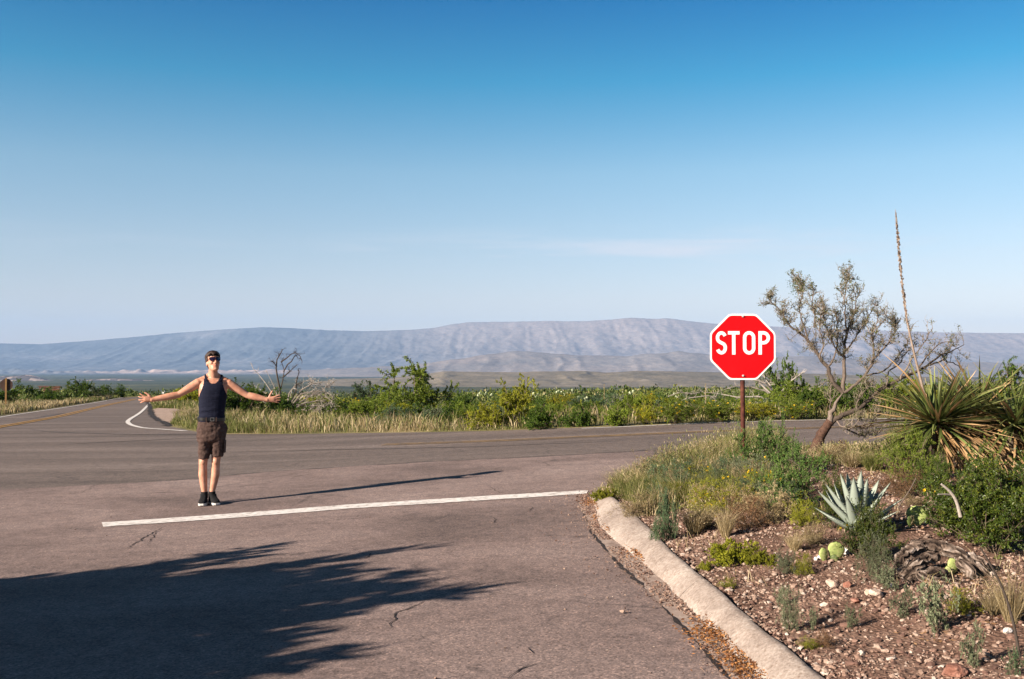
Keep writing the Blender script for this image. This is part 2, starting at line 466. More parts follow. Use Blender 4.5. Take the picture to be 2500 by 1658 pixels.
M_CONC = concrete()
M_GUT = noisy('gutter_concrete', [(0.3, (0.20, 0.145, 0.12)), (0.55, (0.33, 0.25, 0.21)), (0.8, (0.42, 0.35, 0.30))], 11, bmp=0.5, bdist=0.01, bscale=120)
def soil(name, c0, c1, c2, scale=3.0):
    m, N, L, b = mat(name, rough=0.95, spec=0.1)
    tc = N.new('ShaderNodeTexCoord'); v = tc.outputs['Object']
    n = noise_node(N, L, scale, 8, 0.65, vec=v); r = ramp_node(N, [(0.3, c0), (0.5, c1), (0.7, c2)]); L.new(n.outputs[0], r.inputs[0])
    vo = N.new('ShaderNodeTexVoronoi'); vo.inputs['Scale'].default_value = 48; L.new(v, vo.inputs['Vector'])
    sp = ramp_node(N, [(0.0, (0.6, 0.52, 0.48)), (0.5, (1, 0.95, 0.92)), (1.0, (1.5, 1.4, 1.35))]); L.new(vo.outputs['Color'], sp.inputs[0])
    c = mixc(N, L, 0.8, r.outputs[0], sp.outputs[0], 'MULTIPLY'); L.new(c, b.inputs['Base Color'])
    bump(N, L, b, vo.outputs['Distance'], 0.7, 0.012)
    return m
M_ISL = soil('gravelly_soil', (0.085, 0.050, 0.036), (0.145, 0.092, 0.070), (0.225, 0.155, 0.122))
M_GRAV = soil('pale_gravel', (0.28, 0.21, 0.17), (0.36, 0.28, 0.235), (0.44, 0.35, 0.30))
M_GRND = noisy('desert_soil', [(0.3, (0.10, 0.10, 0.035)), (0.5, (0.20, 0.17, 0.07)), (0.7, (0.32, 0.25, 0.13))], 0.5, detail=8, bmp=0.4, bdist=0.05, bscale=6)
def plain_mat():
    m, N, L, b = mat('scrub_plain', rough=0.95, spec=0.05)
    tc = N.new('ShaderNodeTexCoord'); v = tc.outputs['Object']
    a = noise_node(N, L, 0.004, 6, 0.6, vec=v, map_scale=(0.35, 1, 1))
    r = ramp_node(N, [(0.30, (0.024, 0.030, 0.007)), (0.50, (0.048, 0.054, 0.014)), (0.64, (0.092, 0.086, 0.032)), (0.78, (0.15, 0.125, 0.075))]); L.new(a.outputs[0], r.inputs[0])
    f = noise_node(N, L, 0.05, 6, 0.75, vec=v, map_scale=(1, 0.3, 1))
    r2 = ramp_node(N, [(0.32, (0.35, 0.42, 0.40)), (0.5, (1, 1, 1)), (0.70, (2.2, 1.9, 1.5))]); L.new(f.outputs[0], r2.inputs[0])
    c = mixc(N, L, 1.0, r.outputs[0], r2.outputs[0], 'MULTIPLY'); L.new(c, b.inputs['Base Color'])
    return m
M_PLAIN = plain_mat()

# ------------------------------------------------------------------ ground, roads: one constrained triangulation cut into sheets
def build_ground():
    pts = []
    rings = np.concatenate([np.geomspace(2.2, 40, 56), np.geomspace(43, 16500, 62)])
    front = np.arange(-44, 44.1, 0.9); rest = np.concatenate([np.arange(52, 180, 8), np.arange(-180, -46, 8)])
    ang = np.concatenate([front, rest])
    for i, r in enumerate(rings):
        a = R(1) * (ang + 0.45 * (i % 2)); pts.append(np.stack([np.sin(a) * r, np.cos(a) * r], 1))
    gx, gy = np.meshgrid(np.arange(0.9, 7.2, 0.14), np.arange(3.2, 16, 0.14))
    g = np.stack([gx.ravel(), gy.ravel()], 1); g = g + RNG.uniform(-.03, .03, g.shape)
    g = g[inside(g[:, 0], g[:, 1], ISLAND)]
    pts.append(g)
    # denser points for the road going away
    gx, gy = np.meshgrid(np.linspace(-46, -10, 26), np.linspace(22, 150, 60)); pts.append(np.stack([gx.ravel(), gy.ravel()], 1))
    P = np.vstack(pts)
    def fine(Q, step, closed=False):
        Q = np.asarray(Q); o = []
        n = len(Q)
        for i in range(n if closed else n - 1):
            a = Q[i]; b = Q[(i + 1) % n]; k = max(1, int(np.linalg.norm(b - a) / step))
            for j in range(k): o.append(a + (b - a) * j / k)
        if not closed: o.append(Q[-1])
        return np.array(o)
    loops = [(fine(ROAD, 1.2, True), True), (fine(SEAM, 1.2), False), (fine(PATCH, 1.5, True), True)]
    # drop grid points that sit almost on a constraint
    keep = np.ones(len(P), bool)
    for Q, cl in loops:
        keep &= pl_dist(P[:, 0], P[:, 1], np.vstack([Q, Q[:1]]) if cl else Q) > 0.05
    P = P[keep]
    V = [Vector(p) for p in P]; E = []
    for Q, cl in loops:
        s = len(V); V += [Vector(p) for p in Q]; n = len(Q)
        E += [(s + i, s + (i + 1) % n) for i in range(n if cl else n - 1)]
    rv, re, rf, *_ = delaunay_2d_cdt(V, E, [], 0, 1e-4)
    v = np.array([(q.x, q.y) for q in rv]); f = np.array([t for t in rf if len(t) == 3])
    c = v[f].mean(1)
    on_road = inside(c[:, 0], c[:, 1], ROAD)
    seam_poly = np.vstack([SEAM, [[40, -20], [-60, -20]]])
    side = on_road & inside(c[:, 0], c[:, 1], np.vstack([SEAM, [[SEAM[-1][0] + 4, SEAM[-1][1] - 4], [30, -30], [-60, -30]]]))
    patch = ~on_road & inside(c[:, 0], c[:, 1], PATCH)
    isl = ~on_road & inside(c[:, 0], c[:, 1], ISLAND)
    plain = ~on_road & ~isl & ~patch & (c[:, 1] > 150)
    grnd = ~on_road & ~isl & ~patch & ~plain
    main = on_road & ~side
    zb = base_z(v[:, 0], v[:, 1]); zg = ground_z(v[:, 0], v[:, 1])
    def sheet(name, msk, z, m):
        ff = f[msk]; u, inv = np.unique(ff, return_inverse=True)
        mb = MB(); mb.add(np.stack([v[u, 0], v[u, 1], z[u]], 1), inv.reshape(-1, 3))
        o = obj(name, mb.mesh(name, True), m); tag(o, kind='structure'); return o
    sheet('side_road', side, zb, M_SIDE); sheet('main_road', main, zb, M_ROAD)
    sheet('gravel_pullout', patch, zb + 0.0, M_GRAV)
    # the corner of gravelly soil: its rim on the kerb line sits at kerb height
    zi = mound(v[:, 0], v[:, 1])
    sheet('roadside_corner', isl, zi, M_ISL)
    sheet('ground', grnd, zg, M_GRND); sheet('desert_plain', plain, base_z(v[:, 0], v[:, 1]), M_PLAIN)
build_ground()

# ------------------------------------------------------------------ mountains and hills
def mountain_mat(name, c_lo, c_hi, pale, scale, fine=20):
    m, N, L, b = mat(name, rough=0.95, spec=0.05)
    tc = N.new('ShaderNodeTexCoord'); v = tc.outputs['Object']
    a = noise_node(N, L, scale, 8, 0.65, vec=v)
    r = ramp_node(N, [(0.3, c_lo), (0.55, c_hi), (0.75, pale)]); L.new(a.outputs[0], r.inputs[0])
    at_ = N.new('ShaderNodeAttribute'); at_.attribute_name = 'var'
    f = noise_node(N, L, scale * fine, 8, 0.8, vec=v, map_scale=(1, .5, 2.5))
    r2 = ramp_node(N, [(0.3, (0.5, 0.53, 0.57)), (0.5, (1, 1, 1)), (0.70, (1.5, 1.42, 1.35))]); L.new(f.outputs[0], r2.inputs[0])
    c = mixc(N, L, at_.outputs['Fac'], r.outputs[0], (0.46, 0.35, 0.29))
    c = mixc(N, L, 1.0, c, r2.outputs[0], 'MULTIPLY')
    L.new(c, b.inputs['Base Color']); return m

SKYLINE = [(-1400, 862), (-700, 850), (0, 838), (100, 840), (200, 833), (330, 822), (430, 812), (560, 803), (640, 798), (720, 801), (800, 806), (900, 808), (1000, 805), (1060, 800), (1105, 791), (1140, 786), (1250, 785), (1330, 783), (1420, 784), (1480, 780), (1540, 775), (1600, 778), (1630, 776), (1680, 783), (1750, 790), (1850, 795), (2000, 801), (2200, 808), (2300, 811), (2500, 813), (3000, 822), (3900, 845)]
def heightfield(name, xs, ts, fn, m):
    """columns by bearing (pixel x), rows by t in 0..1; fn returns Y and z"""
    PX, T = np.meshgrid(xs, ts)
    Y, Z, C = fn(PX, T)
    X = (PX - 1250) / F * Y
    mb = MB(); nc = len(xs); nr = len(ts)
    i = np.arange(nr - 1)[:, None] * nc; j = np.arange(nc - 1)[None, :]
    mb.add(np.stack([X, Y, Z], -1).reshape(-1, 3), np.stack([i + j, i + j + 1, i + nc + j + 1, i + nc + j], -1).reshape(-1, 4), C.ravel())
    return tag(obj(name, mb.mesh(name, True), m), kind='structure')

def fn_mtn(PX, T):
    sx = np.array(SKYLINE, float)
    Y0, Y1 = 8600.0, 14000.0
    Y = Y0 + (Y1 - Y0) * T * 1.0
    top = EYE + (880 - np.interp(PX, sx[:, 0], sx[:, 1])) / F * (Y0 + (Y1 - Y0) * 0.86)
    base = base_z(np.zeros_like(Y), Y) - 4
    X = (PX - 1250) / F * Y
    # long footslope, steep scarp, then a back slope
    prf = np.interp(T, [0, 0.28, 0.5, 0.66, 0.80, 0.86, 0.93, 1.0], [0, 0.07, 0.25, 0.50, 0.86, 1.0, 0.80, 0.2])
    # gullies that run down the scarp
    wob = fbm(X / 700, Y / 1500, 3, 21) * 1.6
    g = 1 - np.abs(2 * vnoise(X / 210 + wob, Y / 3800, 31) - 1)
    g2 = 1 - np.abs(2 * vnoise(X / 85 + wob * 2, Y / 1300, 41) - 1)
    amp = np.interp(T, [0, 0.25, 0.45, 0.65, 0.80, 0.86, 1], [0, 0.015, 0.04, 0.065, 0.05, 0.008, 0.05])
    hgt = (top - base)
    Z = base + hgt * (prf - amp * (0.7 * (1 - g) * (.25 + 1.5 * fbm(X / 1100, Y / 1600, 3, 47)) + 0.35 * (1 - g2)) + (fbm(X / 140, Y / 200, 5, 51, .65) - 0.5) * amp * 1.5)
    # badlands at the foot
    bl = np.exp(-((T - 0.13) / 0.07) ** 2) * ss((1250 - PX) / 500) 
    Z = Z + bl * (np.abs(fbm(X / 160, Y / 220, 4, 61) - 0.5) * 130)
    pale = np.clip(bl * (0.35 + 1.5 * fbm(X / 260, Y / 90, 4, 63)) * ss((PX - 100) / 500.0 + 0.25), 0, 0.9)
    pale = np.maximum(pale, ss((PX - 650) / 700) * 0.42 * np.interp(T, [0, .4, .8, 1], [0.6, 0.5, 1.0, 1.0]))  # lighting put into the colour: left slopes stay darker, the rest turns paler
    return Y, Z, pale
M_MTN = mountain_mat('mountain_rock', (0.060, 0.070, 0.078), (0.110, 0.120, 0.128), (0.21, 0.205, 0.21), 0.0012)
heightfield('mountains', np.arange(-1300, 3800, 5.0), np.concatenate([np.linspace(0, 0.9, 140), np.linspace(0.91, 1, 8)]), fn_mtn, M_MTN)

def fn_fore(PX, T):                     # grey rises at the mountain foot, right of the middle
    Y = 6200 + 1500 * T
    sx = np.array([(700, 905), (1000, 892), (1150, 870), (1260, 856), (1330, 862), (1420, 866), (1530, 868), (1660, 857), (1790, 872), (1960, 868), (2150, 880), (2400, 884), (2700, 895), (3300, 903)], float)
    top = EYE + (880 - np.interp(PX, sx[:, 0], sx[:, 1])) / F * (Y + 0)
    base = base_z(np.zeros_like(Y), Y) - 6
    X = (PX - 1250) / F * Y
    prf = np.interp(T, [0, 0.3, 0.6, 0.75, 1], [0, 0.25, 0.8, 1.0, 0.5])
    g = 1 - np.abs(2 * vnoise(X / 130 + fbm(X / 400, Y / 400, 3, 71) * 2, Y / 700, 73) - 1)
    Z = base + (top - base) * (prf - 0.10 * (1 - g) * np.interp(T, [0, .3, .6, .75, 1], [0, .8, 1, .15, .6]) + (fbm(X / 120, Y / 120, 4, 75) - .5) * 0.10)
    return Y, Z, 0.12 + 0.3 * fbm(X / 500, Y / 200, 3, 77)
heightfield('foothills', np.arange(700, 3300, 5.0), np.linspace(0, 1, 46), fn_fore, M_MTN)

def fn_ridge(PX, T):                    # low bare ridge in front of the mountains
    Y = 2500 + 1100 * T
    sx = np.array([(700, 948), (820, 925), (960, 922), (1030, 914), (1080, 906), (1150, 907), (1260, 908), (1330, 906), (1430, 905), (1480, 909), (1550, 905), (1640, 906), (1750, 908), (1900, 910), (2100, 915), (2300, 921), (2600, 935), (2900, 950)], float)
    top = EYE + (880 - np.interp(PX, sx[:, 0], sx[:, 1])) / F * (2500 + 1100 * 0.7)
    base = base_z(np.zeros_like(Y), Y) - 3
    X = (PX - 1250) / F * Y
    prf = np.interp(T, [0, 0.25, 0.55, 0.7, 0.85, 1], [0, 0.22, 0.80, 1.0, 0.8, 0.2])
    g = 1 - np.abs(2 * vnoise(X / 95 + fbm(X / 150, Y / 150, 3, 81) * 2.5, Y / 420, 83) - 1)
    Z = base + (top - base) * (prf - 0.18 * (1 - g) * np.interp(T, [0, .3, .6, .7, 1], [0, 1, .8, .12, .6])) + (fbm(X / 40, Y / 40, 4, 85) - .5) * 2.0
    return Y, Z, 0.0 * X
M_RIDGE = mountain_mat('bare_ridge_earth', (0.105, 0.092, 0.060), (0.18, 0.15, 0.105), (0.27, 0.22, 0.165), 0.012, 6)
heightfield('low_ridge', np.arange(700, 2900, 4.0), np.linspace(0, 1, 60), fn_ridge, M_RIDGE)

def fn_bluff(PX, T):                    # small dark bluffs out on the plain, far left
    Y = 4300 + 300 * T
    k = (ss((PX + 500) / 420) * ss((150 - PX) / 90) + 0.45 * ss((PX - 120) / 140) * ss((430 - PX) / 140))
    X = (PX - 1250) / F * Y
    h = k * (12 + 22 * fbm(X / 70, Y / 200, 4, 91)) * np.interp(T, [0, .35, .6, 1], [0, .75, 1, 0.1])
    return Y, base_z(np.zeros_like(Y), Y) - 3 + h * 1.15, 0.75 * (fbm(X / 30, Y / 30, 3, 93) > 0.60)
heightfield('bluffs', np.arange(-500, 520, 3.0), np.linspace(0, 1, 16), fn_bluff, mountain_mat('bluff_rock', (0.05, 0.045, 0.04), (0.09, 0.075, 0.065), (0.2, 0.16, 0.14), 0.02))

# ------------------------------------------------------------------ haze
M_HAZE = bpy.data.materials.new('haze_air'); M_HAZE.use_nodes = True
def haze():
    N = M_HAZE.node_tree.nodes; L = M_HAZE.node_tree.links
    N.remove(N['Principled BSDF'])
    v = N.new('ShaderNodeVolumePrincipled'); v.inputs['Color'].default_value = (0.345, 0.57, 0.98, 1)
    v.inputs['Density'].default_value = HAZE_D; v.inputs['Anisotropy'].default_value = 0.0
    L.new(v.outputs[0], N['Material Output'].inputs['Volume'])
    mb = MB(); box(mb, (-26000, -19000, -190), (26000, 19000, 760))
    o = obj('haze', mb.mesh('haze'), M_HAZE); tag(o, kind='stuff'); o.display_type = 'WIRE'
HAZE_D = 4.9e-5
haze()
# ------------------------------------------------------------------ painted lines, seams and cracks on the roads
def paint(name, stops, scale=14, rough=0.8):
    return noisy(name, stops, scale, rough=rough, detail=9, spec=0.2)
M_WHITE = paint('worn_white_paint', [(0.32, (0.26, 0.21, 0.19)), (0.44, (0.56, 0.52, 0.49)), (0.6, (0.70, 0.66, 0.63))])
M_YEL = paint('worn_yellow_paint', [(0.30, (0.17, 0.11, 0.06)), (0.48, (0.34, 0.19, 0.055)), (0.65, (0.42, 0.24, 0.07))], 6)
M_YELF = paint('faded_yellow_paint', [(0.32, (0.13, 0.105, 0.09)), (0.52, (0.26, 0.175, 0.10)), (0.70, (0.34, 0.22, 0.11))], 5)
M_CRACK = noisy('crack_filler', [(0.3, (0.015, 0.012, 0.012)), (0.7, (0.05, 0.04, 0.037))], 20)
M_PATCHY = noisy('dark_tyre_marks', [(0.3, (0.07, 0.058, 0.055)), (0.7, (0.105, 0.088, 0.083))], 4)

def resample(P, step):
    P = np.asarray(P, float); d = np.concatenate([[0], np.cumsum(np.linalg.norm(np.diff(P, axis=0), axis=1))])
    n = max(2, int(d[-1] / step) + 1); s = np.linspace(0, d[-1], n)
    return np.stack([np.interp(s, d, P[:, k]) for k in range(P.shape[1])], 1)
def smooth_pl(P, it=2):
    P = np.asarray(P, float)
    for _ in range(it):
        Q = [P[0]]
        for a, b in zip(P[:-1], P[1:]): Q += [a * .75 + b * .25, a * .25 + b * .75]
        P = np.array(Q + [P[-1]])
    return P
def strip(mb, P, w, dz, step=0.5, jit=0.0, off=0.0, rng=RNG, taper=False):
    P = resample(smooth_pl(P), step); T = nrm(np.gradient(P, axis=0)); Nn = np.stack([-T[:, 1], T[:, 0]], 1)
    n = len(P); ww = np.broadcast_to(np.asarray(w, float), (n,)) / 2
    if taper: ww = ww * np.sin(np.linspace(0.12, math.pi - 0.12, n)) 
    jl = 1 + jit * rng.uniform(-1, 1, n); jr = 1 + jit * rng.uniform(-1, 1, n)
    Lp = P + Nn * (off + ww * jl)[:, None]; Rp = P + Nn * (off - ww * jr)[:, None]
    V = np.vstack([np.c_[Lp, base_z(Lp[:, 0], Lp[:, 1]) + dz], np.c_[Rp, base_z(Rp[:, 0], Rp[:, 1]) + dz]])
    i = np.arange(n - 1)
    mb.add(V, np.stack([i + n, i + n + 1, i + 1, i], 1))
def line_obj(name, px, w, m, dz=0.006, step=0.5, jit=0.06, double=None):
    mb = MB(); P = road_pts(px)
    if double:
        strip(mb, P, w, dz, step, jit, double); strip(mb, P, w, dz, step, jit, -double)
    else: strip(mb, P, w, dz, step, jit)
    return tag(obj(name, mb.mesh(name), m), kind='structure')
mb = MB()
top = resample(np.array(road_pts([(247, 1277), (480, 1261), (860, 1232), (1200, 1211), (1430, 1198), (1436, 1199)])), 0.06)
bot = resample(np.array(road_pts([(252, 1287), (480, 1272), (860, 1242), (1200, 1221), (1426, 1207), (1432, 1206)])), 0.06)
n_ = min(len(top), len(bot)); top = top[np.linspace(0, len(top) - 1, n_).astype(int)]; bot = bot[np.linspace(0, len(bot) - 1, n_).astype(int)]
top = top + RNG.normal(0, 0.006, top.shape) * [0, 1]; bot = bot + RNG.normal(0, 0.006, bot.shape) * [0, 1]
i_ = np.arange(n_ - 1)
mb.add(np.vstack([np.c_[top, base_z(*top.T) + .006], np.c_[bot, base_z(*bot.T) + .006]]), np.stack([i_ + n_, i_ + n_ + 1, i_ + 1, i_], 1))
tag(obj('stop_line', mb.mesh('stop_line'), M_WHITE), kind='structure')
line_obj('corner_edge_line', [(368, 982), (358, 993), (346, 1005), (330, 1016), (315, 1025), (311, 1031), (317, 1037), (332, 1042), (352, 1046), (400, 1049), (455, 1053)], 0.145, M_WHITE, 0.012)
line_obj('verge_edge_line', [(303, 970.5), (287, 973), (220, 985.5), (147, 997), (70, 1008), (0, 1018.5), (-140, 1040)], 0.13, M_WHITE, 0.012)
line_obj('far_edge_line', [(1420, 1046.5), (1540, 1042), (1800, 1031), (2150, 1023.5), (2500, 1015.5), (2880, 1007)], 0.12, M_WHITE, 0.008)
line_obj('near_edge_line', [(1880, 1106), (2010, 1096.5), (2150, 1088.5), (2400, 1076), (2700, 1063)], 0.13, M_WHITE, 0.006)
line_obj('away_centre_line', [(330, 974), (312, 979), (223, 998), (128, 1020), (0, 1043), (-160, 1073)], 0.13, M_YEL, 0.012, double=0.13)
line_obj('crossing_centre_line', [(935, 1086), (1250, 1075), (1540, 1062), (1800, 1051.5), (2150, 1041), (2700, 1026)], 0.13, M_YELF, 0.008, double=0.12)

mb = MB(); CW = .62
for px, w in (([(300, 1345), (345, 1318), (372, 1302), (392, 1290), (405, 1286)], .02), ([(360, 1330), (380, 1300), (410, 1289)], .014), ([(620, 1301), (650, 1292), (700, 1288)], .012),
              ([(890, 1365), (905, 1354), (915, 1350)], .02), ([(950, 1535), (962, 1510), (960, 1500), (990, 1490), (1035, 1470), (1050, 1462)], .016), ([(1050, 1462), (1120, 1440), (1180, 1425), (1260, 1412), (1320, 1406)], .010),
              ([(1205, 1280), (1208, 1272), (1203, 1262)], .014), ([(1235, 1658), (1260, 1640), (1310, 1622), (1330, 1616)], .014), ([(1290, 1580), (1310, 1600)], .01), ([(860, 1265), (880, 1258), (930, 1254)], .012),
              ([(1290, 1250), (1300, 1238), (1285, 1240)], .012), ([(690, 1270), (760, 1264), (800, 1258)], .01), ([(560, 1250), (580, 1262), (640, 1268)], .01), ([(1190, 1185), (1205, 1195), (1222, 1206)], .012)):
    P = np.array(road_pts(px)); P = resample(P, .05); P = P + RNG.normal(0, .010, P.shape)
    strip(mb, P, w * CW, .004, .04, .5, taper=True)
# ragged dark joint along the edge of the side-road asphalt and beside the gutter
g = resample(GUT, .06); g = g + RNG.normal(0, .006, g.shape); nG = len(resample(smooth_pl(g), .05)); strip(mb, g, .036 * np.clip(fbm(np.arange(nG) * .12, np.zeros(nG), 3, 131) * 3.0 - .95, .05, 1) * (0.6 + .6 * RNG.random(nG)), .012, .05, .3)
tag(obj('road_cracks', mb.mesh('road_cracks'), M_CRACK), kind='structure')
mb = MB()
s_ = SEAM[3:9]; s_ = resample(s_, .25); s_ = s_ + RNG.normal(0, .035, s_.shape); nS = len(resample(smooth_pl(s_), .2))
strip(mb, s_, .09 * RNG.random(nS) ** 1.5 + .01, .004, .2, .5)
for px, w in (([(70, 1047), (110, 1054), (200, 1058), (330, 1061), (470, 1060), (700, 1062)], .16), ([(60, 1022), (90, 1020), (160, 1008)], .30), ([(150, 1085), (420, 1072), (700, 1066)], .12), ([(560, 1105), (800, 1098), (1200, 1090), (1500, 1078)], .10)):
    P = np.array(road_pts(px)); P = resample(P, .4); P = P + RNG.normal(0, .012, P.shape)
    strip(mb, P, w, .005, .35, .6, taper=True)
tag(obj('tyre_marks', mb.mesh('tyre_marks'), M_PATCHY), kind='structure')
# broken dark rim of the asphalt round the pullout
mb = MB(); P = resample(FAR_B[10:17] if len(FAR_B) > 16 else FAR_B[-7:], .15); P = P + RNG.normal(0, .04, P.shape)
strip(mb, P, .22, .014, .15, .7); tag(obj('broken_asphalt_edge', mb.mesh('broken_asphalt_edge'), M_CRACK), kind='structure')

# ------------------------------------------------------------------ kerb and gutter
def build_kerb():
    root = thing('concrete_kerb', (1.2, 8.0, 0), 'pale cracked concrete kerb along the gravel corner, running to the stop line', 'kerb')
    prof_ = [(-0.02, -0.10), (0.0, 0.006), (0.10, 0.030), (0.24, 0.055), (0.42, 0.080), (0.62, 0.102), (0.82, 0.119), (1.00, 0.126), (1.09, 0.112), (1.13, -0.10)]
    cuts = [11.25, 9.62, 8.05, 6.62, 5.62, 4.4, -5.0]
    for k in range(len(cuts) - 1):
        y1, y0 = cuts[k] - 0.006, cuts[k + 1] + 0.006
        ys = np.linspace(y1, y0, max(6, int((y1 - y0) / 0.045)))
        lx = kl_x(ys); rx = kr_x(ys)
        end = ss((11.4 - ys) / 1.1) * 0.72 + 0.28
        rows = []
        for q, (s, z) in enumerate(prof_):
            x = lx + (rx - lx) * s + (fbm(ys * 3.1, ys * 0 + q * 0.35, 3, 101) - .5) * 0.022 + (k % 2) * 0.006
            zz = np.where(z > 0, z * end, z) + (fbm(ys * 6, ys * 0 + q * 0.6, 3, 103) - .5) * 0.014 * (z > 0)
            if q >= 6:   # chips out of the back edge
                ch = ss((fbm(ys * 2.3, ys * 0 + 3.3, 3, 105) - 0.58) / 0.06); zz = zz - ch * 0.022 * (q >= 8) * (z > 0)
            rows.append(np.stack([x - 1.2, ys - 8.0, zz + base_z(x, ys)], 1))
        Rw = np.array(rows); nr, nc = Rw.shape[:2]
        i = np.arange(nr - 1)[:, None] * nc; j = np.arange(nc - 1)[None, :]
        mb = MB(); mb.add(Rw.reshape(-1, 3), np.stack([i + j, i + nc + j, i + nc + j + 1, i + j + 1], -1).reshape(-1, 4))
        for e, fl in ((0, 1), (nc - 1, 0)):
            vv = Rw[:, e]; vv = np.vstack([vv, [[vv[:, 0].mean(), vv[0, 1], -0.05]]])
            mb.add(vv, [[a, a + 1, nr] if fl == 0 else [a + 1, a, nr] for a in range(nr - 1)])
        obj('kerb_segment', mb.mesh('kerb_segment', True), M_CONC, root)
build_kerb()
mb = MB(); ys = np.linspace(11.0, -3, 200); o_ = np.argsort(GUT[:, 1])
gx = np.interp(ys, GUT[o_, 1], GUT[o_, 0]); lx = kl_x(ys) + 0.02
V = np.vstack([np.c_[gx, ys, base_z(gx, ys) + .008], np.c_[lx, ys, base_z(lx, ys) + .010]]); i_ = np.arange(199)
mb.add(V, np.stack([i_ + 1, i_, i_ + 200, i_ + 201], 1)); tag(obj('gutter', mb.mesh('gutter'), M_GUT), kind='structure')

# ------------------------------------------------------------------ pebbles, gravel, litter (nobody could count them)
_ico = bmesh.new(); bmesh.ops.create_icosphere(_ico, subdivisions=1, radius=1.0)
ICO_V = np.array([v.co[:] for v in _ico.verts]); ICO_F = np.array([[v.index for v in f.verts] for f in _ico.faces]); _ico.free()
OCT_V = np.array([[1, 0, 0], [-.5, .87, 0], [-.5, -.87, 0], [0, .1, 1], [.1, 0, -1]], float) * 1.1; OCT_F = np.array([[0, 1, 3], [1, 2, 3], [2, 0, 3], [1, 0, 4], [2, 1, 4], [0, 2, 4]])
def pebbles(mb, P, S, rng, var=None, flat=0.6):
    small = S < .0125
    if len(P) > 2000 and small.any() and not small.all():
        vv = rng.random(len(P)) if var is None else var
        pebbles(mb, P[~small], S[~small], rng, vv[~small], flat); P, S, var = P[small], S[small], vv[small]
    IV, IF = (OCT_V, OCT_F) if small.mean() > .5 else (ICO_V, ICO_F)
    n = len(P)
    q = rng.normal(size=(n, 3, 3)); u, _, vt = np.linalg.svd(q); rot = u @ vt
    sc = S[:, None] * rng.uniform([0.7, 0.6, flat * .7], [1.3, 1.0, flat * 1.2], (n, 3))
    v = IV[None] * rng.uniform(0.75, 1.2, (n, len(IV), 1)) * sc[:, None, :]
    a = rng.uniform(0, 6.28, n); ca, sa = np.cos(a), np.sin(a)
    x = v[..., 0] * ca[:, None] - v[..., 1] * sa[:, None]; y = v[..., 0] * sa[:, None] + v[..., 1] * ca[:, None]
    t = rng.uniform(-.35, .35, n)[:, None]; z = v[..., 2] + x * t
    W = np.stack([x, y, z], -1) + P[:, None, :]
    f = (IF[None] + (np.arange(n) * len(IV))[:, None, None]).reshape(-1, 3)
    mb.add(W.reshape(-1, 3), f, np.repeat(rng.random(n) if var is None else var, len(IV)))
M_PEB = var_mat('pink_and_cream_pebbles', [(0.0, (0.060, 0.034, 0.027)), (0.25, (0.145, 0.082, 0.063)), (0.55, (0.235, 0.152, 0.114)), (0.90, (0.33, 0.245, 0.196)), (1.0, (0.46, 0.39, 0.335))], speck=0.25, sscale=60)
